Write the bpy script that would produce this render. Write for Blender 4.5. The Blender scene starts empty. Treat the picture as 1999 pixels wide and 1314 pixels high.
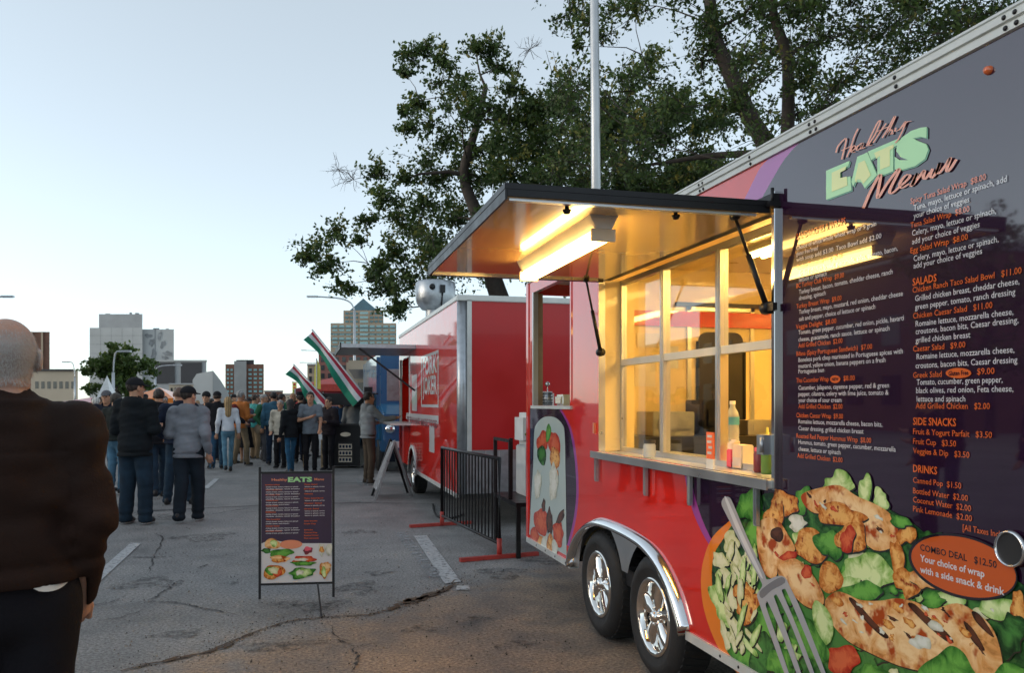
import bpy, bmesh, math, random
import numpy as np
from mathutils import Vector, Matrix
from mathutils.geometry import delaunay_2d_cdt
from math import sin, cos, pi, radians, sqrt, atan2

S = bpy.context.scene
COL = S.collection
# ------------------------------------------------------------------ camera
# the street runs along +Y, the lens is 1.5 m above the road; pixel figures are those of the 1999x1314 photograph
F, VX, HY, CAMZ = 1600.0, 587.0, 787.0, 1.5
TH = math.atan((999.5 - VX) / F)
cam = bpy.data.cameras.new('camera'); camo = bpy.data.objects.new('camera', cam); COL.objects.link(camo)
camo.location = (0, 0, CAMZ); camo.rotation_euler = (pi / 2, 0, -TH)
cam.sensor_width = 36; cam.lens = 36 * F / 1999; cam.shift_y = (HY - 657) / 1999
cam.clip_start = .05; cam.clip_end = 4000
cam.dof.use_dof = True; cam.dof.focus_distance = 4.3; cam.dof.aperture_fstop = 9.0
S.camera = camo
# ------------------------------------------------------------------ sky, sun, exposure
SUN_EL, SUN_AZ = radians(9.0), radians(-86)          # low, off the frame to the left (azimuth from +Y, clockwise)
W = bpy.data.worlds.new('World'); S.world = W; W.use_nodes = True
nt = W.node_tree; nt.nodes.clear()
sky = nt.nodes.new('ShaderNodeTexSky'); sky.sky_type = 'NISHITA'; sky.sun_disc = False
sky.sun_elevation = SUN_EL; sky.sun_rotation = SUN_AZ; sky.altitude = 100; sky.air_density = .65; sky.dust_density = .6; sky.ozone_density = 1.6
hs = nt.nodes.new('ShaderNodeHueSaturation'); hs.inputs['Saturation'].default_value = .60
bgn = nt.nodes.new('ShaderNodeBackground'); bgn.inputs[1].default_value = .14
outw = nt.nodes.new('ShaderNodeOutputWorld')
nt.links.new(sky.outputs[0], hs.inputs['Color']); veil = nt.nodes.new('ShaderNodeMix'); veil.data_type = 'RGBA'; veil.inputs[0].default_value = .10; veil.inputs[7].default_value = (4.7, 4.75, 4.6, 1)   # thin high cloud, the same all round
gam = nt.nodes.new('ShaderNodeGamma'); gam.inputs[1].default_value = .78
tnt = nt.nodes.new('ShaderNodeMix'); tnt.data_type = 'RGBA'; tnt.blend_type = 'MULTIPLY'; tnt.inputs[0].default_value = 1; tnt.inputs[7].default_value = (.955, 1.0, .965, 1)
nt.links.new(hs.outputs[0], veil.inputs[6]); nt.links.new(veil.outputs[2], gam.inputs[0]); nt.links.new(gam.outputs[0], tnt.inputs[6]); nt.links.new(tnt.outputs[2], bgn.inputs[0]); nt.links.new(bgn.outputs[0], outw.inputs[0])
sun = bpy.data.lights.new('sun', 'SUN'); sun.energy = .35; sun.angle = radians(25); sun.color = (1, .78, .58)
suno = bpy.data.objects.new('sun', sun); COL.objects.link(suno)
sdir = Vector((sin(SUN_AZ) * cos(SUN_EL), cos(SUN_AZ) * cos(SUN_EL), sin(SUN_EL)))
suno.rotation_euler = sdir.to_track_quat('Z', 'Y').to_euler(); suno.location = (-30, 20, 30)
vs = S.view_settings; vs.view_transform = 'Standard'; vs.look = 'None'; vs.exposure = 1.7; vs.gamma = 1; vs.use_curve_mapping = False
S.cycles.max_bounces = 8; S.cycles.transparent_max_bounces = 12; S.cycles.use_denoising = True
S.cycles.sample_clamp_indirect = 6
# ------------------------------------------------------------------ pixel -> place
FW = (sin(TH), cos(TH)); RT = (cos(TH), -sin(TH))
def ray(px, py):
    a = (px - 999.5) / F; return Vector((FW[0] + a * RT[0], FW[1] + a * RT[1], (HY - py) / F))
def on_ground(px, py, z=0.0):
    d = ray(px, py); t = (z - CAMZ) / d.z; return Vector((d.x * t, d.y * t, z))
def on_x(px, py, X):
    d = ray(px, py); t = X / d.x; return Vector((X, d.y * t, CAMZ + d.z * t))
def on_y(px, py, Y):
    d = ray(px, py); t = Y / d.y; return Vector((d.x * t, Y, CAMZ + d.z * t))
def at_depth(px, py, z):
    d = ray(px, py); return Vector((d.x * z, d.y * z, CAMZ + d.z * z))
# ------------------------------------------------------------------ materials
MATS = {}
def M(name): return MATS[name]
def mat(name, col, rough=.6, metal=0.0, var=.12, nscale=6.0, bump=0.0, bscale=40.0, coat=0.0, spec=.5, emit=None, es=0.0, alpha=1.0, trans=0.0, ior=1.45, attr=None, rvar=.15, sss=0.0, coat_ior=1.5):
    m = bpy.data.materials.new(name); m.use_nodes = True; MATS[name] = m
    n = m.node_tree.nodes; l = m.node_tree.links; b = n['Principled BSDF']
    tc = n.new('ShaderNodeTexCoord'); nz = n.new('ShaderNodeTexNoise'); nz.inputs['Scale'].default_value = nscale; nz.inputs['Detail'].default_value = 5
    l.new(tc.outputs['Object'], nz.inputs['Vector'])
    mr = n.new('ShaderNodeMapRange'); mr.inputs[1].default_value = .25; mr.inputs[2].default_value = .75; mr.inputs[3].default_value = 1 - var; mr.inputs[4].default_value = 1 + var
    l.new(nz.outputs['Fac'], mr.inputs[0])
    mx = n.new('ShaderNodeVectorMath'); mx.operation = 'SCALE'
    if attr:
        at = n.new('ShaderNodeAttribute'); at.attribute_name = attr; l.new(at.outputs['Color'], mx.inputs[0])
    else:
        mx.inputs[0].default_value = col[:3]
    l.new(mr.outputs[0], mx.inputs['Scale']); l.new(mx.outputs[0], b.inputs['Base Color'])
    b.inputs['Metallic'].default_value = metal; b.inputs['Specular IOR Level'].default_value = spec
    mr2 = n.new('ShaderNodeMapRange'); mr2.inputs[1].default_value = .3; mr2.inputs[2].default_value = .7
    mr2.inputs[3].default_value = max(.01, rough * (1 - rvar)); mr2.inputs[4].default_value = min(1, rough * (1 + rvar))
    l.new(nz.outputs['Fac'], mr2.inputs[0]); l.new(mr2.outputs[0], b.inputs['Roughness'])
    if coat: b.inputs['Coat Weight'].default_value = coat; b.inputs['Coat Roughness'].default_value = .03; b.inputs['Coat IOR'].default_value = coat_ior
    if emit: b.inputs['Emission Color'].default_value = (*emit, 1); b.inputs['Emission Strength'].default_value = es
    if trans: b.inputs['Transmission Weight'].default_value = trans; b.inputs['IOR'].default_value = ior
    if sss: b.inputs['Subsurface Weight'].default_value = sss; b.inputs['Subsurface Radius'].default_value = (.01, .004, .002)
    if bump:
        n2 = n.new('ShaderNodeTexNoise'); n2.inputs['Scale'].default_value = bscale; n2.inputs['Detail'].default_value = 4; l.new(tc.outputs['Object'], n2.inputs['Vector'])
        bp = n.new('ShaderNodeBump'); bp.inputs['Strength'].default_value = bump; bp.inputs['Distance'].default_value = .01
        l.new(n2.outputs['Fac'], bp.inputs['Height']); l.new(bp.outputs[0], b.inputs['Normal'])
    return m
def node_mat(name):
    m = bpy.data.materials.new(name); m.use_nodes = True; MATS[name] = m
    return m, m.node_tree.nodes, m.node_tree.links, m.node_tree.nodes['Principled BSDF']
def ramp(n, pts):
    r = n.new('ShaderNodeValToRGB'); e = r.color_ramp.elements
    while len(e) < len(pts): e.new(.5)
    for i, (p, c) in enumerate(pts): e[i].position = p; e[i].color = (*c, 1) if len(c) == 3 else c
    return r
# ------------------------------------------------------------------ objects
def tag(o, label=None, cat=None, group=None, kind=None):
    if label: o['label'] = label
    if cat: o['category'] = cat
    if group: o['group'] = group
    if kind: o['kind'] = kind
    return o
def empty(name, loc, label=None, cat=None, group=None, rz=0.0):
    o = bpy.data.objects.new(name, None); COL.objects.link(o); o.location = loc; o.rotation_euler = (0, 0, rz); o.empty_display_size = .1
    return tag(o, label, cat, group)
def origin(o):
    v = Vector((0, 0, 0))
    while o is not None: v += o.location; o = o.parent
    return v
class MB:
    """collects shapes; build() links them as one mesh object"""
    def __init__(s): s.v = []; s.f = []; s.m = []; s.sm = []
    def add(s, vs, fs, mi=0, smooth=False):
        k = len(s.v); s.v += [tuple(p) for p in vs]
        for f in fs: s.f.append(tuple(i + k for i in f)); s.m.append(mi); s.sm.append(smooth)
        return s
    def box(s, a, b, mi=0):
        (x0, y0, z0), (x1, y1, z1) = a, b
        x0, x1 = min(x0, x1), max(x0, x1); y0, y1 = min(y0, y1), max(y0, y1); z0, z1 = min(z0, z1), max(z0, z1)
        return s.add([(x0, y0, z0), (x1, y0, z0), (x1, y1, z0), (x0, y1, z0), (x0, y0, z1), (x1, y0, z1), (x1, y1, z1), (x0, y1, z1)],
                     [(0, 3, 2, 1), (4, 5, 6, 7), (0, 1, 5, 4), (1, 2, 6, 5), (2, 3, 7, 6), (3, 0, 4, 7)], mi)
    def bar(s, p, q, w, h, up=(0, 0, 1), mi=0):
        p = Vector(p); q = Vector(q); d = (q - p).normalized(); u = Vector(up)
        if abs(d.dot(u)) > .98: u = Vector((1, 0, 0))
        r = d.cross(u).normalized() * w / 2; u2 = r.cross(d).normalized() * h / 2
        vs = [p - r - u2, p + r - u2, p + r + u2, p - r + u2, q - r - u2, q + r - u2, q + r + u2, q - r + u2]
        return s.add(vs, [(0, 1, 2, 3), (7, 6, 5, 4), (0, 4, 5, 1), (1, 5, 6, 2), (2, 6, 7, 3), (3, 7, 4, 0)], mi)
    def tube(s, pts, rad, n=8, mi=0, caps=True, smooth=True):
        pts = [Vector(p) for p in pts]; N = len(pts)
        if not hasattr(rad, '__len__'): rad = [rad] * N
        vs = []; ref = Vector((.13, .27, .95))
        for i, p in enumerate(pts):
            d = (pts[min(i + 1, N - 1)] - pts[max(i - 1, 0)])
            d = d.normalized() if d.length > 1e-9 else Vector((0, 0, 1))
            if abs(d.dot(ref)) > .97: ref = Vector((.9, .3, .1))
            a = d.cross(ref).normalized(); b = d.cross(a)
            for k in range(n): t = 2 * pi * k / n; vs.append(p + (a * cos(t) + b * sin(t)) * rad[i])
        fs = [(i * n + k, i * n + (k + 1) % n, (i + 1) * n + (k + 1) % n, (i + 1) * n + k) for i in range(N - 1) for k in range(n)]
        if caps: fs += [tuple(range(n))[::-1], tuple((N - 1) * n + k for k in range(n))]
        return s.add(vs, fs, mi, smooth)
    def lathe(s, prof, c=(0, 0, 0), axis='z', n=24, mi=0, smooth=True):
        vs = []
        for r, h in prof:
            for k in range(n):
                t = 2 * pi * k / n
                p = {'z': (r * cos(t), r * sin(t), h), 'x': (h, r * cos(t), r * sin(t)), 'y': (r * sin(t), h, r * cos(t))}[axis]
                vs.append((p[0] + c[0], p[1] + c[1], p[2] + c[2]))
        N = len(prof)
        fs = [(i * n + k, i * n + (k + 1) % n, (i + 1) * n + (k + 1) % n, (i + 1) * n + k) for i in range(N - 1) for k in range(n)]
        return s.add(vs, fs, mi, smooth)
    def quad(s, a, b, c, d, mi=0): return s.add([a, b, c, d], [(0, 1, 2, 3)], mi)
    def prism(s, pts, off, mi=0):
        n = len(pts); o = Vector(off)
        vs = [Vector(p) for p in pts] + [Vector(p) + o for p in pts]
        return s.add(vs, [tuple(range(n)), tuple(range(n, 2 * n))[::-1]] + [(i, i + n, (i + 1) % n + n, (i + 1) % n) for i in range(n)], mi)
    def build(s, name, mats, parent=None, bevel=0.0, local=False, smooth_angle=None):
        me = bpy.data.meshes.new(name)
        o0 = Vector((0, 0, 0)) if (parent is None or local) else origin(parent)
        me.from_pydata([(p[0] - o0.x, p[1] - o0.y, p[2] - o0.z) for p in s.v], [], s.f)
        if not isinstance(mats, (list, tuple)): mats = [mats]
        for m in mats: me.materials.append(MATS[m] if isinstance(m, str) else m)
        me.polygons.foreach_set('material_index', s.m); me.polygons.foreach_set('use_smooth', s.sm)
        bm = bmesh.new(); bm.from_mesh(me); bmesh.ops.delete(bm, geom=[x for x in bm.verts if not x.link_faces], context='VERTS'); bmesh.ops.recalc_face_normals(bm, faces=bm.faces)
        if bevel:
            bmesh.ops.bevel(bm, geom=[e for e in bm.edges if e.is_manifold and e.calc_face_angle(0) > .6], offset=bevel, segments=2, affect='EDGES', clamp_overlap=True)
        bm.to_mesh(me); bm.free(); me.update()
        o = bpy.data.objects.new(name, me); COL.objects.link(o); o.parent = parent
        return o
def build_pieces(mb, name, mats, parent):
    """one object for each connected piece"""
    par = list(range(len(mb.v)))
    def fd(i):
        while par[i] != i: par[i] = par[par[i]]; i = par[i]
        return i
    for f in mb.f:
        for i in f[1:]: par[fd(i)] = fd(f[0])
    g = {}
    for f in mb.f: g.setdefault(fd(f[0]), []).append(f)
    for fs in g.values(): c = MB(); c.add(mb.v, fs); c.build(name, mats, parent)
def thing(mb, name, mats, base, label, cat, group=None, kind=None, bevel=0.0):
    """a thing that is one mesh with its origin at its base"""
    b = Vector(base); mb.v = [(p[0] - b.x, p[1] - b.y, p[2] - b.z) for p in mb.v]
    o = mb.build(name, mats, None, bevel); o.location = b
    return tag(o, label, cat, group, kind)
def copy_tree(o, parent=None):
    c = o.copy(); COL.objects.link(c); c.parent = parent
    for ch in list(o.children): copy_tree(ch, c)
    return c
def inpoly(x, y, P):
    c = False; j = len(P) - 1
    for i in range(len(P)):
        if (P[i][1] > y) != (P[j][1] > y) and x < (P[j][0] - P[i][0]) * (y - P[i][1]) / (P[j][1] - P[i][1]) + P[i][0]: c = not c
        j = i
    return c
def cdt(loops):
    v = []; e = []
    for L in loops:
        k = len(v); v += [Vector(p) for p in L]; e += [(k + i, k + (i + 1) % len(L)) for i in range(len(L))]
    r = delaunay_2d_cdt(v, e, [], 0, 1e-5)
    return [(p.x, p.y) for p in r[0]], r[2]
def smooth_loop(P, k=5, closed=True):
    out = []; n = len(P)
    for i in range(n if closed else n - 1):
        g = (lambda j: P[j % n]) if closed else (lambda j: P[max(0, min(n - 1, j))])
        a, b, c, d = g(i - 1), g(i), g(i + 1), g(i + 2)
        for t in range(k):
            u = t / k
            out.append(tuple(.5 * (2 * b[q] + (c[q] - a[q]) * u + (2 * a[q] - 5 * b[q] + 4 * c[q] - d[q]) * u * u + (3 * b[q] - a[q] - 3 * c[q] + d[q]) * u ** 3) for q in range(len(b))))
    if not closed: out.append(tuple(P[-1]))
    return out
def rrect(y0, z0, y1, z1, r, k=4):
    out = []
    for cx, cy, a in ((y1 - r, z1 - r, 0), (y0 + r, z1 - r, pi / 2), (y0 + r, z0 + r, pi), (y1 - r, z0 + r, 1.5 * pi)):
        for i in range(k + 1): t = a + pi / 2 * i / k; out.append((cx + r * cos(t), cy + r * sin(t)))
    return out
def text_geo(txt, bold=0.0, shear=0.0):
    """triangulated outline of a text in the built-in font: vertices (x, y) and faces; cap height is about .73"""
    c = bpy.data.curves.new('t', 'FONT'); c.body = txt; c.resolution_u = 2; c.shear = shear; c.offset = bold; c.fill_mode = 'FRONT'
    o = bpy.data.objects.new('t', c); COL.objects.link(o)
    dg = bpy.context.evaluated_depsgraph_get(); me = o.evaluated_get(dg).to_mesh()
    v = [(p.co.x, p.co.y) for p in me.vertices]; f = [tuple(p.vertices) for p in me.polygons]
    o.evaluated_get(dg).to_mesh_clear(); bpy.data.objects.remove(o); bpy.data.curves.remove(c)
    return v, f
def text_on(mb, txt, fn, x0, x1, y, cap, bold=.01, shear=0.0, mi=0):
    """lay a line of text: fn(x, y) -> place; fitted between x0 and x1, cap height cap"""
    v, f = text_geo(txt, bold, shear)
    if not v: return
    a = min(p[0] for p in v); b = max(p[0] for p in v); k = (x1 - x0) / (b - a); h = cap / .73
    mb.add([fn(x0 + (p[0] - a) * k, y + p[1] * h) for p in v], f, mi)
# ------------------------------------------------------------------ materials of the place
GL = dict(rough=.35, spec=.05, coat=1.0, coat_ior=1.95, var=.05, nscale=2.0)
mat('red_paint', (.70, .016, .006), **{**GL, 'var': .10, 'nscale': 3.2}); mat('purple_vinyl', (.022, .005, .024), **GL); mat('magenta_vinyl', (.36, .05, .33), **GL)
mat('white_print', (.72, .72, .74), **GL); mat('orange_print', (.78, .15, .03), **GL); mat('salmon_print', (.85, .30, .16), **GL)
mat('green_print', (.40, .78, .36), **GL); mat('green_dark_print', (.06, .28, .14), **GL); mat('plate_print', (.86, .22, .01), **GL); mat('oval_print', (.62, .10, .008), **GL)
mat('black_print', (.012, .008, .014), **GL); mat('fork_print', (.42, .43, .46), **GL); mat('fork_dark_print', (.20, .20, .22), **GL)
mat('yellow_print', (.75, .82, .30), **GL); mat('pale_print', (.50, .60, .58), **GL)
mat('aluminium', (.62, .63, .64), .32, .9, .1, 5); mat('bright_metal', (.75, .75, .76), .12, 1.0, .06, 4); mat('chrome', (.82, .80, .76), .07, 1.0, .04, 9)
mat('white_trim', (.62, .64, .62), .35, .25, .1, 8); mat('galvanised', (.42, .45, .48), .38, .8, .2, 14)
mat('black_metal', (.012, .012, .014), .4, .3, .2, 10); mat('black_rubber', (.014, .014, .015), .75, 0, .25, 20, .3, 120)
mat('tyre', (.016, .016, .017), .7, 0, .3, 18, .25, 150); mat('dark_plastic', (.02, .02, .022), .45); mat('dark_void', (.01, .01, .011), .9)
mat('cream_wall', (.86, .68, .34), .3, 0, .06, 3, .05, 8, coat=.3); mat('awning_under', (.66, .44, .19), .16, 0, .04, 1.6, .10, 3, coat=.8, coat_ior=1.8)  # the lamp's golden light is put into the awning underside's colour
mat('white_plastic', (.68, .69, .68), .4); mat('red_steel', (.42, .045, .035), .5, 0, .25, 16); mat('wood', (.40, .28, .16), .6, 0, .25, 12)
mat('blue_paint', (.012, .12, .26), .3, 0, .1, 3, coat=.8); mat('steel_pole', (.50, .52, .54), .4, .55, .12, 3)
mat('tube_lamp', (1, .9, .7), .4, emit=(1.0, .60, .17), es=7.5); mat('ceiling_lamp', (1, .9, .7), .4, emit=(1.0, .58, .15), es=18)
mat('red_print', (.55, .012, .012), **GL); mat('denim_dark', (.02, .03, .06), .9)
mat('bottle_plastic', (.75, .80, .82), .15, 0, .05, 30, alpha=1, trans=.55, ior=1.33); mat('label_blue', (.08, .35, .55), .4)
mat('green_sauce', (.10, .22, .05), .25); mat('yellow_cap', (.70, .62, .10), .35); mat('maroon', (.16, .015, .03), .4); mat('pink_card', (.75, .10, .16), .5); mat('card', (.78, .70, .55), .6); mat('orange_card', (.85, .16, .05), .55)
mat('board_frame', (.015, .015, .018), .45, .2)
m, n, l, b = node_mat('glass_pane')                      # window glass: mirror by Fresnel, otherwise clear
n.remove(b); tr = n.new('ShaderNodeBsdfTransparent'); tr.inputs[0].default_value = (.90, .92, .90, 1)
g = n.new('ShaderNodeBsdfGlossy'); g.inputs['Roughness'].default_value = .01
fr = n.new('ShaderNodeFresnel'); gm = n.new('ShaderNodeNewGeometry'); mi_ = n.new('ShaderNodeMapRange'); mi_.inputs[3].default_value = 1.75; mi_.inputs[4].default_value = 1 / 1.75
l.new(gm.outputs['Backfacing'], mi_.inputs[0]); l.new(mi_.outputs[0], fr.inputs[0]); mx = n.new('ShaderNodeMixShader')
l.new(fr.outputs[0], mx.inputs[0]); l.new(tr.outputs[0], mx.inputs[1]); l.new(g.outputs[0], mx.inputs[2]); l.new(mx.outputs[0], n['Material Output'].inputs[0])

def asphalt(name, stops, speck=.5, scale=1.0, blend=None):
    m, n, l, b = node_mat(name)
    tc = n.new('ShaderNodeTexCoord')
    def noise(s, d=6, r=.55):
        z = n.new('ShaderNodeTexNoise'); z.inputs['Scale'].default_value = s * scale; z.inputs['Detail'].default_value = d; z.inputs['Roughness'].default_value = r; l.new(tc.outputs['Object'], z.inputs['Vector']); return z
    big = noise(.35, 8, .62); mid = noise(2.4, 8, .65); fine = noise(48, 3, .85)
    v = n.new('ShaderNodeTexVoronoi'); v.inputs['Scale'].default_value = 85; l.new(tc.outputs['Object'], v.inputs['Vector'])
    a = n.new('ShaderNodeMath'); a.operation = 'ADD'; l.new(big.outputs[0], a.inputs[0]); l.new(mid.outputs[0], a.inputs[1])
    h = n.new('ShaderNodeMath'); h.operation = 'MULTIPLY'; h.inputs[1].default_value = .5; l.new(a.outputs[0], h.inputs[0])
    r = ramp(n, stops); l.new(h.outputs[0], r.inputs[0])
    if blend:                                             # an older brown surface beyond a wandering border
        st2, (ax, ay), (bx, by) = blend; L = math.hypot(bx - ax, by - ay); nx_, ny_ = (by - ay) / L, -(bx - ax) / L
        dp = n.new('ShaderNodeVectorMath'); dp.operation = 'DOT_PRODUCT'; dp.inputs[1].default_value = (nx_, ny_, 0); l.new(tc.outputs['Object'], dp.inputs[0])
        ma = n.new('ShaderNodeMath'); ma.operation = 'MULTIPLY_ADD'; ma.inputs[1].default_value = 1.5; ma.inputs[2].default_value = -.75 - (ax * nx_ + ay * ny_); l.new(mid.outputs[0], ma.inputs[0])
        mb_ = n.new('ShaderNodeMath'); mb_.operation = 'ADD'; l.new(dp.outputs['Value'], mb_.inputs[0]); l.new(ma.outputs[0], mb_.inputs[1])
        sm = n.new('ShaderNodeMapRange'); sm.interpolation_type = 'SMOOTHSTEP'; sm.inputs[1].default_value = -.12; sm.inputs[2].default_value = .5; l.new(mb_.outputs[0], sm.inputs[0])
        rB = ramp(n, st2); l.new(h.outputs[0], rB.inputs[0]); mz = n.new('ShaderNodeMix'); mz.data_type = 'RGBA'; l.new(sm.outputs[0], mz.inputs[0]); l.new(r.outputs[0], mz.inputs[6]); l.new(rB.outputs[0], mz.inputs[7])
        class _o: outputs = [mz.outputs[2]]
        r = _o
    r2 = ramp(n, [(.36, (1 - speck,) * 3), (.5, (1, 1, 1)), (.64, (1 + speck * 1.1,) * 3)]); l.new(fine.outputs[0], r2.inputs[0])
    mu = n.new('ShaderNodeMix'); mu.data_type = 'RGBA'; mu.blend_type = 'MULTIPLY'; mu.inputs[0].default_value = 1; l.new(r.outputs[0], mu.inputs[6]); l.new(r2.outputs[0], mu.inputs[7])
    r3 = ramp(n, [(.0, (1.5, 1.45, 1.4)), (.12, (1.1, 1.1, 1.1)), (.3, (1, 1, 1))]); l.new(v.outputs['Distance'], r3.inputs[0])
    mv = n.new('ShaderNodeMix'); mv.data_type = 'RGBA'; mv.blend_type = 'MULTIPLY'; mv.inputs[0].default_value = .7; l.new(mu.outputs[2], mv.inputs[6]); l.new(r3.outputs[0], mv.inputs[7])
    l.new(mv.outputs[2], b.inputs['Base Color'])
    rr = ramp(n, [(.35, (.62,) * 3), (.6, (.9,) * 3)]); l.new(mid.outputs[0], rr.inputs[0]); l.new(rr.outputs[0], b.inputs['Roughness'])
    bp = n.new('ShaderNodeBump'); bp.inputs['Strength'].default_value = .55; bp.inputs['Distance'].default_value = .006
    ad = n.new('ShaderNodeMath'); ad.operation = 'ADD'; l.new(fine.outputs[0], ad.inputs[0]); l.new(mid.outputs[0], ad.inputs[1]); l.new(ad.outputs[0], bp.inputs['Height']); l.new(bp.outputs[0], b.inputs['Normal'])
    return m
_p, _q = on_ground(255, 1308), on_ground(1000, 1108)
asphalt('asphalt', [(.36, (.105, .105, .105)), (.46, (.18, .179, .178)), (.56, (.235, .232, .228)), (.66, (.29, .285, .275))], .55, 1.0, ([(.36, (.075, .066, .060)), (.45, (.16, .13, .108)), (.55, (.25, .19, .142)), (.66, (.31, .235, .175))], (_p.x, _p.y), (_q.x, _q.y)))
asphalt('crack_fill', [(.3, (.010, .009, .009)), (.5, (.022, .019, .017)), (.7, (.05, .036, .026))], .6, 3)
asphalt('crack_rust', [(.3, (.03, .018, .010)), (.5, (.08, .045, .022)), (.7, (.16, .10, .055))], .7, 3)
def worn_paint(name, col, lo, hi, sc=14):
    m, n, l, b = node_mat(name)
    tc = n.new('ShaderNodeTexCoord'); z = n.new('ShaderNodeTexNoise'); z.inputs['Scale'].default_value = sc; z.inputs['Detail'].default_value = 8; z.inputs['Roughness'].default_value = .75; l.new(tc.outputs['Object'], z.inputs[0])
    r = ramp(n, [(lo, (0, 0, 0)), (hi, (1, 1, 1))]); l.new(z.outputs[0], r.inputs[0])
    b.inputs['Base Color'].default_value = (*col, 1); b.inputs['Roughness'].default_value = .7
    t = n.new('ShaderNodeBsdfTransparent'); mx = n.new('ShaderNodeMixShader'); l.new(r.outputs[0], mx.inputs[0]); l.new(t.outputs[0], mx.inputs[1]); l.new(b.outputs[0], mx.inputs[2]); l.new(mx.outputs[0], n['Material Output'].inputs[0])
mat('red_matte', (.50, .008, .010), .4, 0, .08, 2.5, coat=.15)
worn_paint('crack_dark', (.012, .011, .011), .40, .54, 30); worn_paint('line_paint', (.42, .43, .44), .33, .50, 22); worn_paint('line_paint_faint', (.34, .36, .38), .46, .66); worn_paint('tar_stain', (.03, .03, .032), .45, .75); worn_paint('seam_stain', (.045, .046, .05), .36, .6)

# ------------------------------------------------------------------ the ground
RG = random.Random(5)
g = MB(); g.quad((-900, -300, 0), (900, -300, 0), (900, 2500, 0), (-900, 2500, 0))
road = tag(g.build('road', 'asphalt'), kind='structure')
def sheet(name, pts, z, m, parent=road):
    """flat piece on the road from ground points"""
    v, f = cdt([[(p[0], p[1]) for p in pts]])
    P = [(p[0], p[1]) for p in pts]
    keep = [t for t in f if inpoly(sum(v[i][0] for i in t) / len(t), sum(v[i][1] for i in t) / len(t), P)]
    mb = MB(); mb.add([(a, c, z) for a, c in v], keep); return mb.build(name, m, parent)
def gp(*pp): return [on_ground(x, y) for x, y in pp]
def rough_edge(pts, k=6, amp=.02):
    out = []
    for i in range(len(pts) - 1):
        for t in range(k):
            p = pts[i].lerp(pts[i + 1], t / k); out.append(p + Vector((RG.uniform(-amp, amp), RG.uniform(-amp, amp), 0)))
    return out + [pts[-1]]
edge = rough_edge(gp((120, 1340), (255, 1308), (400, 1278), (480, 1243), (560, 1215), (640, 1207), (720, 1203), (790, 1185), (850, 1165), (893, 1140), (935, 1120), (1010, 1105), (1110, 1085)), 7, .012)
def ribbon(name, pts, w, z, m, k=8, jit=.012, taper=True):
    P = rough_edge(pts, k, jit); mb = MB(); vs = []; n_ = len(P)
    for i, p in enumerate(P):
        d = (P[min(i + 1, n_ - 1)] - P[max(i - 1, 0)]).normalized(); s = Vector((-d.y, d.x, 0))
        e = min(1, 4 * i / n_, 4 * (n_ - 1 - i) / n_) if taper else 1
        ww = w * RG.uniform(.35, 1.3) * max(.15, e) / 2; vs += [p + s * ww + Vector((0, 0, z)), p - s * ww + Vector((0, 0, z))]
    mb.add(vs, [(2 * i, 2 * i + 1, 2 * i + 3, 2 * i + 2) for i in range(n_ - 1)]); return mb.build(name, m, road)
ribbon('crack', edge[6:-30], .020, .008, 'crack_rust', 1, .004, False)
for P, w in (([(900, 1128), (860, 1160), (790, 1180), (735, 1200)], .05), ([(870, 1150), (820, 1172), (775, 1178)], .09), ([(255, 1308), (340, 1290), (420, 1270), (500, 1240)], .035)):
    ribbon('crack', gp(*P), w, .010, 'crack_rust', 8, .03)
for P, w in (([(270, 1182), (300, 1176), (360, 1180), (400, 1190), (470, 1205)], .022), ([(300, 1040), (320, 1052), (300, 1090), (290, 1128)], .016), ([(355, 1130), (330, 1150), (300, 1170), (262, 1182)], .016),
             ([(170, 1185), (215, 1178), (245, 1165)], .018), ([(240, 1089), (300, 1090), (350, 1088)], .022), ([(385, 1112), (410, 1102)], .025), ([(190, 1215), (235, 1208), (290, 1190)], .014), ([(480, 1088), (380, 1087)], .01), ([(660, 1075), (730, 1073)], .015),
             ([(690, 1314), (700, 1290), (685, 1262)], .02), ([(640, 1215), (660, 1250), (690, 1265), (760, 1255)], .012), ([(560, 1000), (430, 1002)], .012)):
    ribbon('crack', gp(*P), w * 1.1, .008, 'crack_dark', 9, .014)
for P, w in (([(100, 1002), (300, 998), (505, 988), (700, 982), (860, 985)], .10), ([(640, 945), (760, 942)], .05), ([(380, 1010), (505, 990)], .05)):
    ribbon('tar_seam', gp(*P), w, .006, 'seam_stain', 6, .02)
def blot(px, py, rx, ry, m='tar_stain', z=.0062):
    c = on_ground(px, py); ph = RG.uniform(0, 6); P = []
    for k in range(22): t = 2 * pi * k / 22; r = 1 + .25 * sin(3 * t + ph) + .14 * sin(5 * t + 2 * ph); P.append((c.x + rx * r * cos(t), c.y + ry * r * sin(t)))
    o = sheet('tar_stain', P, z, m); return o
for px, py, rx, ry in ((290, 1140, .28, .22), (620, 1185, .22, .16), (700, 1150, .16, .25), (265, 1012, .5, .5), (400, 1050, .3, .3), (740, 1120, .12, .12), (560, 1262, .3, .1), (1085, 1095, .3, .2), (980, 1120, .2, .25), (820, 1230, .12, .08), (450, 1140, .08, .06), (930, 1210, .1, .07), (350, 1240, .16, .1), (700, 1040, .2, .16), (560, 1180, .1, .08), (1010, 1260, .14, .06)): blot(px, py, rx, ry)
def line(pp, m, z=.0085):
    o = sheet('road_line', gp(*pp), z, m); return o
line([(768, 1040), (790, 1038), (866, 1128), (840, 1130)], 'line_paint_faint'); line([(808, 1048), (833, 1047), (900, 1138), (868, 1142)], 'line_paint')
line([(165, 1142), (190, 1142), (276, 1062), (255, 1062)], 'line_paint'); line([(395, 955), (407, 955), (428, 936), (418, 936)], 'line_paint'); line([(690, 935), (705, 935), (725, 950), (705, 952)], 'line_paint_faint')
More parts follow.
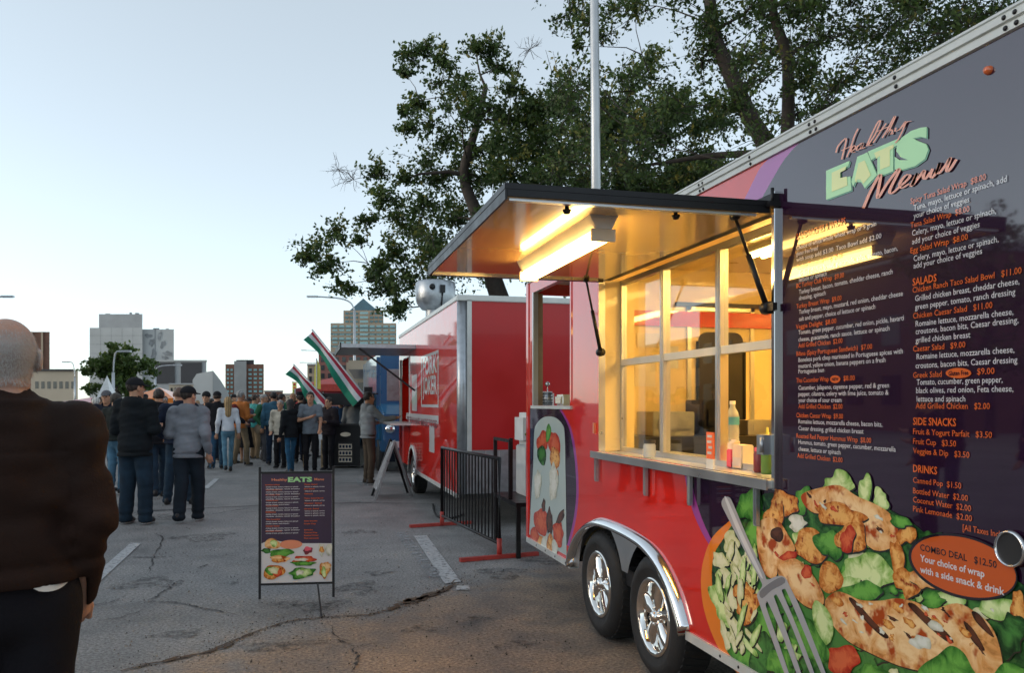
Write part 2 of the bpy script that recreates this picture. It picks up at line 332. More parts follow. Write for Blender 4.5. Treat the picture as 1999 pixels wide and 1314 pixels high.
line([(892, 1146), (915, 1146), (918, 1154), (890, 1154)], 'line_paint')
pb = MB()                                              # grit and leaf crumbs along the broken edge and over the brown patch
for i in range(1500):
    if i < 500: p = edge[RG.randrange(8, len(edge) - 16)] + Vector((RG.gauss(0, .07), RG.gauss(0, .06), 0))
    else: p = on_ground(RG.uniform(220, 1120), RG.uniform(960, 1312)); 
    r = RG.uniform(.002, .006) * (1.6 if RG.random() < .12 else 1); a = RG.uniform(0, 6); z = .010
    q = [(p.x + r * cos(a + k * 2.09) * RG.uniform(.7, 1.3), p.y + r * sin(a + k * 2.09), z - .004) for k in range(3)] + [(p.x, p.y, z + r * .8)]
    pb.add(q, [(0, 1, 3), (1, 2, 3), (2, 0, 3), (0, 2, 1)], RG.choice((0, 0, 1, 2)))
mat('grit_dark', (.03, .026, .022), .9); mat('grit_tan', (.16, .12, .085), .9); mat('grit_pale', (.26, .24, .21), .9)
gr = pb.build('road_grit', ['grit_dark', 'grit_tan', 'grit_pale'], road); tag(gr, kind='stuff')
# ------------------------------------------------------------------ the near food trailer
TX, TR, TF, TB = 1.854, 6.65, -.6, 4.30            # street side, rear end, front end, far side
ZB, ZT = .33, 2.566
tr = empty('food_trailer', (3.05, 3.0, 0), 'purple and red food trailer with lit serving window and long printed menu', 'food trailer')
def yz(px, py): p = on_x(px, py, TX); return (p.y, p.z)
WY0, WY1, WZ0, WZ1, WX = 2.94, 4.961, 1.19, 2.29, 2.0
PY0, PY1, PZ0, PZ1 = 5.496, 6.50, 1.48, 2.41
arch = [yz(*p) for p in ((1117, 1112), (1121, 1085), (1131, 1058), (1145, 1039), (1160, 1030), (1178, 1027), (1215, 1041), (1252, 1062), (1275, 1083), (1297, 1115), (1318, 1162), (1334, 1215), (1341, 1247))]
arch = [(arch[0][0], .36)] + smooth_loop(arch, 4, False)[1:-1] + [(arch[-1][0], .36)]
outer = [(TR, .36)] + arch + [(TF, .36), (TF, 2.51), (TR, 2.51)]
win = [(WY0, WZ0), (WY1, WZ0), (WY1, WZ1), (WY0, WZ1)]; port = [(PY0, PZ0), (PY1, PZ0), (PY1, PZ1), (PY0, PZ1)]
left = smooth_loop([yz(*p) for p in ((1660, 190), (1560, 262), (1492, 318), (1457, 381), (1330, 640), (1320, 800), (1335, 919), (1350, 991), (1378, 1054), (1430, 1130), (1500, 1230), (1600, 1400))], 4, False)
right = smooth_loop([yz(*p) for p in ((1720, 165), (1625, 228), (1545, 294), (1489, 383), (1345, 640), (1336, 800), (1348, 919), (1359, 979), (1386, 1048), (1440, 1130), (1510, 1230), (1610, 1400))], 4, False)
far = [(TF - 1, -1), (TF - 1, 4)]
purple = right + far; magenta = left + far
end_arc = smooth_loop([yz(*p) for p in ((1040, 796), (1091, 798), (1110, 834), (1121, 891), (1125, 960), (1119, 1017), (1107, 1065), (1040, 1075))][1:7], 4, False)
end_purple = [(TR - .05, end_arc[0][1])] + end_arc + [(TR - .05, end_arc[-1][1])]
def grow(P, d): c = (TR, sum(p[1] for p in P) / len(P)); return [(p[0] - d if p[0] < TR - .1 else p[0], p[1]) for p in P]
end_magenta = grow(end_purple, .05)
v, f = cdt([outer, win, port, left + far, right + far, end_purple, end_magenta])
mb = MB(); keep = []; mi = []
for t in f:
    y = sum(v[i][0] for i in t) / len(t); z = sum(v[i][1] for i in t) / len(t)
    if not inpoly(y, z, outer) or inpoly(y, z, win) or inpoly(y, z, port): continue
    k = 1 if inpoly(y, z, purple) or inpoly(y, z, end_purple) else 2 if inpoly(y, z, magenta) or inpoly(y, z, end_magenta) else 0
    mb.add([(TX, v[i][0], v[i][1]) for i in t], [tuple(range(len(t)))], k)
    mb.add([(TX + .045, v[i][0], v[i][1]) for i in t], [tuple(range(len(t)))], 3)
for L in (outer, win, port):
    for i in range(len(L)):
        a, c = L[i], L[(i + 1) % len(L)]; mb.add([(TX, *a), (TX, *c), (TX + .045, *c), (TX + .045, *a)], [(0, 1, 2, 3)], 4)
side = mb.build('side_panel', ['red_paint', 'purple_vinyl', 'magenta_vinyl', 'cream_wall', 'aluminium'], tr)
# --- printed menu -------------------------------------------------
def dec(off): return lambda y, z: (TX - off, y, z)
def menu_text(name, rows, cap, bold, m, off=.003):
    for t, xl, yc, xr in rows:
        p, q = yz(xl, yc), yz(xr, yc); mb = MB()
        text_on(mb, t, lambda a, z: (TX - off, -a, z), -p[0], -q[0], p[1] - cap / 2, cap, bold)
        ys = sorted(set(round(v_[1], 5) for v_ in mb.v), reverse=True); cut = [(ys[i] + ys[i + 1]) / 2 for i in range(len(ys) - 1) if ys[i] - ys[i + 1] > cap * .8]
        for k in range(len(cut) + 1):                          # the dish and its price are separate pieces of print
            hi_ = cut[k - 1] if k else 1e9; lo_ = cut[k] if k < len(cut) else -1e9; c_ = MB(); c_.add(mb.v, [f_ for f_ in mb.f if lo_ < mb.v[f_[0]][1] < hi_]); c_.build(name if k == 0 else 'menu_price', m, side)
OR1 = [('BC Turkey Club Wrap  $9.00', 1556, 558, 1649), ('Turkey Breast Wrap  $9.00', 1556, 598, 1644), ('Chicken Guacamole Wrap  $9.00', 1556, 522, 1644), ('Veggie Delight  $8.00', 1555, 638, 1634), ('Add Grilled Chicken  $2.00', 1560, 674.5, 1646),
       ('Bifana (Spicy Portuguese Sandwich)  $7.00', 1556, 690.5, 1704), ('Thai Cucumber Wrap', 1556, 742.5, 1619), ('$8.00', 1648, 738.3, 1670), ('Add Grilled Chicken  $2.00', 1560, 793, 1646), ('Chicken Caesar Wrap  $9.00', 1556, 810.4, 1647),
       ('Roasted Red Pepper Hummus Wrap  $8.00', 1556, 850.4, 1702), ('Add Grilled Chicken  $2.00', 1558, 889, 1646)]
WH1 = [('Choice of white/whole wheat wrap or 9 grain', 1556, 484, 1712), ('gluten free bread', 1556, 495.5, 1598), ('with soup add $3.00  Taco Bowl add $2.00', 1556, 507, 1722), ('Grilled chicken breast, guacamole, salsa, tomato, bacon,', 1561, 533.6, 1754), ('lettuce or spinach', 1561, 546, 1615),
       ('Turkey breast, bacon, tomato, cheddar cheese, ranch', 1561, 570, 1744), ('dressing, spinach', 1561, 582, 1613), ('Turkey breast, mayo, mustard, red onion, cheddar cheese', 1561, 609, 1764), ('salt and pepper, choice of lettuce or spinach', 1561, 622.6, 1710),
       ('Tomato, green pepper, cucumber, red onion, pickle, havarti', 1560, 649, 1766), ('cheese, guacamole, ranch sauce, lettuce or spinach', 1560, 662.6, 1738), ('Boneless pork chop marinated in Portuguese spices with', 1560, 702.5, 1764), ('mustard, yellow onion, banana peppers on a fresh', 1560, 714.5, 1730), ('Portuguese bun', 1560, 725, 1610),
       ('Cucumber, jalapeno, cayenne pepper, red & green', 1560, 757, 1737), ('pepper, cilantro, celery with lime juice, tomato &', 1560, 769, 1736), ('your choice of sour cream', 1560, 781, 1644), ('Romaine lettuce, mozzarella cheese, bacon bits,', 1560, 822.4, 1724), ('Caesar dressing, grilled chicken breast', 1560, 835.7, 1687),
       ('Hummus, tomato, green pepper, cucumber, mozzarella', 1560, 862.4, 1750), ('cheese, lettuce or spinach', 1560, 875.7, 1642)]
OR2 = [('Spicy Tuna Salad Wrap  $8.00', 1779, 392.5, 1926), ('Tuna Salad Wrap  $8.00', 1779, 439.7, 1894), ('Egg Salad Wrap  $8.00', 1779, 489, 1891), ('Chicken Ranch Taco Salad Bowl   $11.00', 1783, 566, 1996), ('Chicken Caesar Salad   $11.00', 1784, 616.6, 1939), ('Caesar Salad   $9.00', 1784, 681, 1886),
       ('Greek Salad', 1784, 732.3, 1840), ('$9.00', 1909, 725, 1943), ('Add Grilled Chicken   $2.00', 1789, 792, 1934), ('Fruit & Yogurt Parfait   $3.50', 1784, 842, 1938), ('Fruit Cup   $3.50', 1784, 861, 1868), ('Veggies & Dip   $3.50', 1784, 879.6, 1894),
       ('Canned Pop  $1.50', 1784, 936.8, 1878), ('Bottled Water  $2.00', 1784, 957.5, 1891), ('Coconut Water  $2.00', 1784, 975, 1897), ('Pink Lemonade  $2.00', 1784, 992.7, 1899), ('[All Taxes Included]', 1881, 1029.5, 1985)]
WH2 = [('Tuna, mayo, lettuce or spinach, add', 1785, 405.5, 1967), ('your choice of veggies', 1785, 421, 1894), ('Celery, mayo, lettuce or spinach,', 1782, 455, 1946), ('add your choice of veggies', 1782, 471.5, 1914), ('Celery, mayo, lettuce or spinach,', 1785, 504.6, 1951), ('add your choice of veggies', 1785, 518.7, 1919),
       ('Grilled chicken breast, cheddar cheese,', 1788, 582.4, 1992), ('green pepper, tomato, ranch dressing', 1788, 599, 1984), ('Romaine lettuce, mozzarella cheese,', 1789, 632, 1980), ('croutons, bacon bits, Caesar dressing,', 1789, 647, 1990), ('grilled chicken breast', 1789, 663.7, 1896), ('Romaine lettuce, mozzarella cheese,', 1791, 696, 1982), ('croutons, bacon bits, Caesar dressing', 1789, 713.6, 1988),
       ('Tomato, cucumber, green pepper,', 1791, 746, 1959), ('black olives, red onion, Feta cheese,', 1790, 762, 1980), ('lettuce and spinach', 1791, 778.5, 1886)]
HD = [('SANDWICHES & WRAPS', 1556, 462, 1652), ('SALADS', 1783, 550.6, 1830), ('SIDE SNACKS', 1784, 822, 1868), ('DRINKS', 1784, 914, 1831)]
menu_text('menu_line', OR1, .0185, .008, 'orange_print'); menu_text('menu_line', OR2, .0185, .006, 'orange_print'); menu_text('menu_heading', HD, .024, .02, 'orange_print')
menu_text('menu_line', WH1, .0175, .006, 'white_print'); menu_text('menu_line', WH2, .0185, .004, 'white_print')
def flat(name, loop, off, m, parent=None):
    """flat print on the trailer side from a loop of (along, up)"""
    v, f = cdt([loop]); mb = MB()
    mb.add([(TX - off, p[0], p[1]) for p in v], [t for t in f if inpoly(sum(v[i][0] for i in t) / len(t), sum(v[i][1] for i in t) / len(t), loop)])
    return mb.build(name, m, parent or side)
def oval(px, py, rx, ry, k=40, tilt=0.0): return [yz(px + rx * cos(2 * pi * i / k) , py + ry * sin(2 * pi * i / k) + tilt * rx * cos(2 * pi * i / k)) for i in range(k)]
flat('badge_print', oval(1632, 740.5, 10, 7.5), .0035, 'orange_print'); flat('badge_print', oval(1873, 728.6, 25, 10), .0035, 'orange_print')
menu_text('badge_lettering', [('NEW', 1626, 740.5, 1639)], .012, .02, 'purple_vinyl', .0045); menu_text('badge_lettering', [('Gluten Free', 1854, 729, 1893)], .014, .02, 'purple_vinyl', .0045)
# --- logo: block letters and brush script ------------------------
def lg(x, y): return (1600 + x / 6.257, 210 + y / 6.257)
LET = [[(88, 770), (375, 648), (360, 715), (258, 765), (258, 868), (385, 838), (398, 1008), (88, 1125)],
       [(398, 905), (470, 600), (592, 545), (712, 822), (560, 985), (515, 905), (448, 900), (420, 965)],
       [(600, 535), (985, 372), (985, 440), (910, 488), (910, 775), (715, 850), (715, 590), (640, 640)],
       [(1320, 235), (1318, 370), (1250, 355), (1150, 375), (1225, 410), (1315, 445), (1340, 510), (1300, 625), (1180, 712), (1010, 762), (930, 755), (930, 600), (990, 640), (1100, 640), (1000, 602), (948, 530), (960, 440), (1020, 360), (1130, 282), (1240, 245)]]
for i, L in enumerate(LET):
    sh = [yz(*lg(x + 14, y + 12)) for x, y in L]; flat('logo_shadow', sh, .002 + .0002 * i, 'green_dark_print')
    flat('logo_letter', [yz(*lg(x, y)) for x, y in L], .003 + .0002 * i, 'green_print')
    cx = sum(p[0] for p in L) / len(L); cy = sum(p[1] for p in L) / len(L)
    if i < 3: flat('logo_highlight', [yz(*lg(cx + (x - cx) * .62, cy + (y - cy) * .66)) for x, y in L], .0042, 'yellow_print')
STR = [[(215, 550), (240, 470), (322, 380), (338, 405), (285, 632)], [(485, 255), (440, 350), (390, 500), (345, 605)], [(280, 525), (400, 470)],
       [(405, 535), (455, 490), (440, 462), (405, 495), (402, 545), (455, 540)], [(535, 430), (480, 470), (468, 520), (512, 500), (548, 430), (530, 500), (572, 480)],
       [(590, 470), (650, 330), (730, 175), (758, 172), (690, 330), (615, 455), (655, 455)], [(670, 430), (760, 290), (830, 190)], [(700, 300), (850, 235)],
       [(780, 370), (860, 240), (928, 112), (935, 130), (860, 290), (825, 345), (890, 268), (905, 290), (890, 325), (920, 310)], [(950, 245), (940, 290), (995, 262), (1070, 165), (1030, 280), (975, 390), (940, 430)], [(1000, 260), (1080, 180), (1140, 165)],
       [(550, 1228), (640, 1020), (740, 835), (762, 850), (722, 1108), (840, 930), (972, 758), (985, 780), (895, 960), (872, 1035), (905, 1045), (1000, 960)],
       [(1010, 955), (1105, 865), (1120, 822), (1065, 830), (1000, 920), (1015, 985), (1110, 930)], [(1130, 965), (1175, 870), (1215, 800), (1150, 950), (1240, 838), (1300, 765), (1285, 850), (1310, 872), (1370, 790)],
       [(1400, 745), (1370, 830), (1395, 855), (1460, 760), (1490, 670), (1450, 790), (1480, 800), (1560, 700)], [(1560, 700), (1620, 610), (1570, 760), (1600, 770), (1690, 632)]]
mb = MB()
for i, st in enumerate(STR):
    P = smooth_loop(st, 5, False); vs = []; big = i > 10
    for k, p in enumerate(P):
        q = P[min(k + 1, len(P) - 1)]; o = P[max(k - 1, 0)]; dx, dy = q[0] - o[0], q[1] - o[1]; L = math.hypot(dx, dy) or 1
        w = (17 if big else 9) * (.55 + .6 * abs(dy) / L)
        for s in (1, -1): vs.append((TX - .005 - .00005 * i, *yz(*lg(p[0] - s * dy / L * w, p[1] + s * dx / L * w * .5))))
    mb.add(vs, [(2 * k, 2 * k + 1, 2 * k + 3, 2 * k + 2) for k in range(len(P) - 1)])
mb.build('script_lettering', 'salmon_print', side)
# --- the big salad print ------------------------------------------
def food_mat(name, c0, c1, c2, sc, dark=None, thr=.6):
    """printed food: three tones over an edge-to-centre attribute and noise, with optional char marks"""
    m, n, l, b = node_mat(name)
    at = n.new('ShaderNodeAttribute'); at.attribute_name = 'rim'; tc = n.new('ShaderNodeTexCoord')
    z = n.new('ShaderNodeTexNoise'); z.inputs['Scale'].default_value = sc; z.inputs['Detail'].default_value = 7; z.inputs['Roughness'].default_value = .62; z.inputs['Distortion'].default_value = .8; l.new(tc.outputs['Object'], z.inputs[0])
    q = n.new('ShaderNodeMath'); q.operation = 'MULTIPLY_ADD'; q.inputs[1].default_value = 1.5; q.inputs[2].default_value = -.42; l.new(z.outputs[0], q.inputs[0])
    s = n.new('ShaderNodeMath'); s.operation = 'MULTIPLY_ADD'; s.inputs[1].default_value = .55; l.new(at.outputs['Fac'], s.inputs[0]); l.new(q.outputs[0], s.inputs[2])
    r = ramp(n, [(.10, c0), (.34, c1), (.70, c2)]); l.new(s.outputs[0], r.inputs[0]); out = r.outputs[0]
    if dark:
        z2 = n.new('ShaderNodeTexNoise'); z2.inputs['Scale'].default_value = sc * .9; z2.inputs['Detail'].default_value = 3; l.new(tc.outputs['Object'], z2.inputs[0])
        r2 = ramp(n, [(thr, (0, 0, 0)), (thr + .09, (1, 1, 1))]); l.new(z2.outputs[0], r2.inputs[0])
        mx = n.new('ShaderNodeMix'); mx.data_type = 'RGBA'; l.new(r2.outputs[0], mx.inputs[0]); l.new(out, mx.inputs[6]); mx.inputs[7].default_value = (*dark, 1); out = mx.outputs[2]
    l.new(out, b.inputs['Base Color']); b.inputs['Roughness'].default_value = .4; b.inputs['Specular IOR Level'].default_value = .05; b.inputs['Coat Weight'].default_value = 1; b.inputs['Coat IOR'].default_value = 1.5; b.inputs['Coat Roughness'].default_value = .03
food_mat('lettuce_pale', (.05, .17, .02), (.30, .52, .12), (.74, .85, .42), 20); food_mat('lettuce_dark', (.002, .010, .004), (.010, .055, .014), (.07, .24, .05), 14)
food_mat('leaf_green', (.006, .035, .006), (.035, .18, .022), (.16, .44, .07), 18); food_mat('cabbage', (.30, .34, .10), (.60, .62, .30), (.82, .80, .55), 24)
food_mat('chicken', (.24, .07, .012), (.74, .34, .10), (.95, .66, .34), 15, (.42, .06, .006), .55); food_mat('crouton', (.16, .025, .003), (.58, .17, .02), (.88, .48, .14), 34, (.30, .035, .005), .60)
food_mat('tomato', (.20, .008, .004), (.50, .03, .01), (.72, .14, .05), 20); food_mat('char', (.01, .004, .003), (.04, .014, .008), (.12, .04, .02), 20)
food_mat('feta', (.34, .33, .24), (.62, .62, .5), (.8, .8, .72), 22)
def sp(x, y): return (1360 + x / 3.128, 900 + y / 3.128)
def food(name, loop, off, m, fn=sp, smooth=4, parent=None, tx=None):
    P = smooth_loop(loop, smooth) if smooth else loop
    if tx is None: Q = [yz(*fn(*p)) for p in P]
    else: Q = [tx(*p) for p in P]
    c = (sum(p[0] for p in Q) / len(Q), sum(p[1] for p in Q) / len(Q)); n_ = len(Q); vs = []; fs = []; rim = []
    rings = (1, .86, .6, .3)
    for i, s in enumerate(rings):
        vs += [(c[0] + (p[0] - c[0]) * s, c[1] + (p[1] - c[1]) * s) for p in Q]; rim += [1 - s if i else 0] * n_
    for i in range(len(rings) - 1): fs += [(i * n_ + k, i * n_ + (k + 1) % n_, (i + 1) * n_ + (k + 1) % n_, (i + 1) * n_ + k) for k in range(n_)]
    vs.append(c); rim.append(1); e = (len(rings) - 1) * n_; fs += [(e + k, e + (k + 1) % n_, len(vs) - 1) for k in range(n_)]
    mb = MB(); mb.add([(TX - off, p[0], p[1]) if tx is None else p for p in vs], fs) if tx is None else mb.add([off(p) for p in vs], fs)
    o = mb.build(name, m, parent or side)
    at = o.data.attributes.new('rim', 'FLOAT', 'POINT'); at.data.foreach_set('value', rim)
    return o
RF = random.Random(11)
def blob(cx, cy, rx, ry, ang=0, irr=.16, k=12):
    ph = [RF.uniform(0, 6.3) for _ in range(4)]; out = []
    for i in range(k):
        t = 2 * pi * i / k; r = 1 + irr * (sin(2 * t + ph[0]) * .5 + sin(3 * t + ph[1]) * .5 + sin(5 * t + ph[2]) * .5 + sin(7 * t + ph[3]) * .35)
        x, y = rx * r * cos(t), ry * r * sin(t); out.append((cx + x * cos(ang) - y * sin(ang), cy + x * sin(ang) + y * cos(ang)))
    return out
pl = [(205, 365), (100, 465), (45, 600), (28, 740), (45, 900), (100, 1070), (180, 1220), (290, 1330), (430, 1440)]
Zf = ZB + .05
flat('plate_print', [yz(*sp(*p)) for p in smooth_loop(pl, 5, False)] + [(TF + 1.6, Zf), (TF + 1.6, Zf + .4), yz(*sp(1900, 900)), yz(*sp(900, 500))], .0018, 'plate_print')
dz = [.0022]
def nxt(): dz[0] += .000014; return dz[0]
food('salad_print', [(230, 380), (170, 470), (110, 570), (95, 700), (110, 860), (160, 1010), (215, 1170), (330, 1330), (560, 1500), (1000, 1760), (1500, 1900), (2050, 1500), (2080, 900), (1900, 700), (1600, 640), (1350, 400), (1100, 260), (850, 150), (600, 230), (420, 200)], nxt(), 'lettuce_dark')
PIECES = [('leaf_green', 330, 270, 70, 110, .2), ('leaf_green', 360, 420, 60, 120, .1), ('lettuce_pale', 870, 150, 95, 85, .1), ('lettuce_pale', 1035, 190, 40, 110, .15), ('lettuce_pale', 1130, 240, 45, 70, -.2), ('leaf_green', 650, 240, 50, 80, .3),
    ('crouton', 545, 260, 80, 75, .5), ('crouton', 480, 330, 60, 70, 0), ('cabbage', 215, 500, 45, 75, .1), ('cabbage', 150, 610, 60, 40, .6), ('cabbage', 235, 600, 35, 120, -.2), ('cabbage', 300, 640, 40, 110, .25), ('cabbage', 180, 720, 70, 55, .3), ('lettuce_pale', 300, 760, 60, 110, .2),
    ('lettuce_pale', 160, 880, 60, 130, -.35), ('cabbage', 215, 830, 30, 90, -.2), ('cabbage', 240, 1020, 35, 120, -.45), ('crouton', 290, 790, 60, 50, .2), ('crouton', 320, 890, 75, 105, .1), ('cabbage', 190, 1090, 25, 110, -.3), ('leaf_green', 300, 1180, 110, 60, .4), ('leaf_green', 420, 1010, 70, 130, 0), ('lettuce_dark', 400, 1180, 90, 130, 0), ('leaf_green', 520, 1240, 90, 90, 0),
    ('feta', 620, 380, 55, 50, 0), ('lettuce_pale', 650, 470, 60, 55, 0)]
def piece(m_, loop):
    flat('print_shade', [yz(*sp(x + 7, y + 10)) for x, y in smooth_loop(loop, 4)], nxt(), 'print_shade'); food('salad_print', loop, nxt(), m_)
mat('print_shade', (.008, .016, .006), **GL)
for k in range(70):                                      # shredded leaves and crumbs under everything
    t = RF.uniform(0, 1); x, y = RF.uniform(110, 2000), RF.uniform(180, 1500)
    if y < 900 and (x < 110 + (900 - y) * .12 or x > 1000 + y * 1.0 or y < 420 - x * .25): continue
    piece(RF.choice(('lettuce_pale', 'leaf_green', 'leaf_green', 'lettuce_dark', 'cabbage')), blob(x, y, RF.uniform(25, 70), RF.uniform(25, 60), RF.uniform(0, 3), .3))
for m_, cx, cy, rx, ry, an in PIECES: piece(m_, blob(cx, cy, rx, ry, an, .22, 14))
for k in range(34): x, y = RF.uniform(110, 380), RF.uniform(480, 1150); (x < 130 + abs(y - 750) * .25) or piece(RF.choice(('cabbage', 'cabbage', 'lettuce_pale')), blob(x, y, RF.uniform(9, 20), RF.uniform(40, 95), RF.uniform(-.7, .5), .2))
piece('chicken', [(650, 205), (760, 165), (880, 150), (985, 215), (1110, 270), (1195, 330), (1240, 420), (1215, 520), (1090, 545), (960, 420), (860, 330), (730, 320), (665, 270)])
for q in (('crouton', 880, 330, 150, 70, .1), ('crouton', 1290, 450, 60, 60, .3), ('leaf_green', 1250, 370, 60, 40, .3), ('crouton', 700, 520, 80, 125, -.25), ('leaf_green', 820, 510, 90, 85, .4), ('crouton', 955, 470, 85, 105, .1), ('tomato', 930, 480, 45, 80, .1), ('lettuce_pale', 1040, 690, 160, 130, -.2), ('lettuce_pale', 940, 760, 70, 60, .3), ('leaf_green', 1010, 800, 130, 60, 0),
          ('crouton', 1235, 600, 45, 110, -.1), ('crouton', 1300, 740, 90, 85, .4), ('chicken', 1400, 720, 90, 60, .6), ('lettuce_pale', 1540, 850, 110, 55, .2), ('leaf_green', 1450, 850, 70, 50, 0), ('lettuce_pale', 1850, 900, 130, 60, .1), ('crouton', 1975, 900, 45, 110, 0), ('lettuce_dark', 1930, 1060, 90, 130, 0)):
    piece(q[0], blob(*q[1:], .22, 14))
piece('chicken', [(375, 400), (430, 350), (500, 360), (560, 440), (610, 540), (560, 570), (510, 640), (490, 710), (430, 700), (385, 570)])
piece('chicken', [(500, 600), (570, 585), (650, 620), (720, 700), (775, 800), (785, 870), (735, 905), (660, 880), (570, 790), (510, 700)])
food('salad_print', blob(825, 715, 75, 95, .1), nxt(), 'crouton'); food('salad_print', blob(500, 450, 40, 45, .1), nxt(), 'char'); food('salad_print', blob(570, 580, 60, 24, -.2), nxt(), 'tomato'); food('salad_print', blob(680, 680, 35, 40, .3), nxt(), 'tomato')
piece('chicken', [(795, 850), (860, 800), (930, 815), (1010, 850), (1130, 855), (1230, 840), (1340, 860), (1450, 905), (1600, 870), (1720, 930), (1800, 1000), (1850, 1100), (1880, 1250), (1850, 1330), (1600, 1330), (1400, 1290), (1240, 1250), (1080, 1180), (930, 1100), (830, 990), (800, 920)])
for P in ([(940, 850), (975, 850), (1090, 980), (1180, 1070), (1150, 1080), (1050, 990)], [(1690, 920), (1740, 940), (1810, 1040), (1825, 1080), (1770, 1040), (1710, 975)], [(1300, 880), (1340, 875), (1420, 950), (1540, 1050), (1580, 1110), (1530, 1100), (1400, 990)], [(1640, 980), (1700, 1030), (1770, 1150), (1740, 1150), (1680, 1080)]):
    food('salad_print', P, nxt(), 'char')
for cx, cy in ((1240, 900), (1310, 990), (1180, 1000), (1480, 990), (1650, 1050), (870, 860), (1360, 1100)): food('salad_print', blob(cx, cy, 45, 22, .7), nxt(), 'crouton')
for k in range(60):                                      # glaze, salt and pepper on the fillets
    t = RF.random(); x, y = (RF.uniform(830, 1840), RF.uniform(860, 1200)) if t < .6 else (RF.uniform(660, 1230), RF.uniform(190, 500)) if t < .8 else (RF.uniform(400, 760), RF.uniform(400, 860))
    if t < .6 and not 830 + abs(x - 1200) * .06 < y < 1010 + (x - 830) * .25: continue
    if .6 <= t < .8 and abs(y - (190 + (x - 650) * .42)) > 60: continue
    if t >= .8 and abs(y - (400 + (x - 400) * 1.2)) > 70: continue
    food('salad_print', blob(x, y, RF.uniform(8, 34), RF.uniform(5, 13), RF.uniform(.4, 1.0), .35), nxt(), RF.choice(('crouton', 'feta', 'tomato', 'char', 'feta')))
food('salad_print', blob(1380, 1110, 70, 40, .3), nxt(), 'feta'); food('salad_print', blob(1470, 1010, 50, 28, .6), nxt(), 'feta')
food('salad_print', [(1360, 1300), (1400, 1240), (1480, 1190), (1560, 1130), (1640, 1170), (1690, 1260), (1720, 1340), (1560, 1420), (1420, 1400)], nxt(), 'leaf_green')
food('salad_print', blob(905, 1220, 90, 105, .1), nxt(), 'tomato'); food('salad_print', blob(780, 990, 60, 130, -.3), nxt(), 'lettuce_pale'); food('salad_print', blob(700, 1090, 70, 190, -.45), nxt(), 'leaf_green')
for q in (('leaf_green', 1100, 1320, 120, 70, .2), ('tomato', 1250, 1480, 120, 90, .2), ('chicken', 900, 1480, 180, 90, .4), ('lettuce_pale', 1500, 1540, 160, 80, .2), ('crouton', 1750, 1480, 130, 90, 0), ('leaf_green', 1950, 1350, 120, 120, 0)): food('salad_print', blob(*q[1:]), nxt(), q[0])
# fork
fk = dz[0] + .0004
flat('fork_print', [yz(*sp(*p)) for p in smooth_loop([(160, 262), (175, 226), (205, 222), (232, 262), (320, 470), (420, 680), (440, 725), (500, 705), (548, 712), (590, 790), (660, 940), (810, 1330), (788, 1336), (640, 985), (560, 800), (545, 785), (532, 790), (540, 820), (620, 1010), (740, 1330), (718, 1336), (590, 1010), (505, 830), (490, 822), (482, 832), (500, 880), (660, 1330), (636, 1338), (530, 1060), (448, 872), (436, 868), (432, 882), (450, 940), (585, 1335), (562, 1340), (440, 1010), (392, 870), (378, 815), (408, 768), (396, 725), (300, 545), (190, 330)], 3)], fk, 'fork_print')
mat('fork_light_print', (.70, .71, .74), **GL)
flat('fork_light', [yz(*sp(*p)) for p in smooth_loop([(185, 245), (200, 240), (300, 465), (405, 690), (395, 700), (280, 480)], 3)], fk + .0003, 'fork_light_print')
flat('fork_print', [yz(*sp(*p)) for p in smooth_loop([(395, 800), (460, 745), (530, 710), (550, 745), (470, 790), (410, 840)], 3)], fk + .0004, 'fork_dark_print')
# orange oval
flat('oval_rim', [yz(*sp(1640 + 338 * cos(t) * .985 - 0 * sin(t), 648 + 165 * sin(t) * 1.18 + 338 * cos(t) * .20)) for t in [2 * pi * i / 60 for i in range(60)]], fk + .0008, 'black_print')
flat('oval_print', [yz(*sp(1645 + 320 * cos(t), 647 + 178 * sin(t) + 320 * cos(t) * .20)) for t in [2 * pi * i / 60 for i in range(60)]], fk + .0012, 'oval_print')
menu_text('oval_lettering', [('COMBO DEAL   $12.50', 1801, 1068, 1951)], .0205, .012, 'black_print', fk + .0018); menu_text('oval_lettering', [('Your choice of wrap', 1801, 1089, 1927), ('with a side snack & drink', 1801, 1111, 1966)], .021, .02, 'white_print', fk + .0018)
# arched parfait print on the rear quarter
def ep(x, y): return (1030 + x / 4.38, 800 + y / 4.38)
wl = [(50, 480), (58, 200), (80, 120), (130, 70), (185, 58), (245, 72), (295, 120), (318, 200), (326, 500), (332, 900), (335, 1300)]
rear_bottom = yz(1045, 1060)
flat('parfait_print', [yz(*ep(*p)) for p in smooth_loop(wl, 4, False)] + [(yz(*ep(335, 1300))[0], .40), (yz(*ep(15, 1100))[0], .40), yz(*ep(30, 800))], .002, 'pale_print')
for i, (m_, cx, cy, rx, ry, an) in enumerate((('tomato', 230, 300, 50, 120, -.1), ('tomato', 130, 270, 50, 85, .3), ('crouton', 235, 420, 40, 110, 0), ('leaf_green', 180, 200, 20, 85, .1), ('lettuce_dark', 125, 390, 38, 85, 0), ('tomato', 120, 960, 60, 120, 0), ('char', 190, 960, 28, 110, 0), ('char', 140, 820, 15, 60, 0), ('tomato', 265, 1060, 45, 110, 0), ('char', 285, 920, 28, 60, .4),
    ('crouton', 100, 1130, 50, 60, 0), ('feta', 150, 1140, 30, 60, 0), ('crouton', 195, 1150, 30, 80, 0), ('feta', 235, 1180, 25, 70, 0), ('tomato', 60, 1080, 35, 80, 0), ('feta', 90, 640, 30, 120, 0), ('crouton', 255, 545, 12, 30, 0), ('feta', 225, 620, 40, 150, 0))):
    food('parfait_print', blob(cx, cy, rx, ry, an), .0026 + i * .0001, m_, ep)
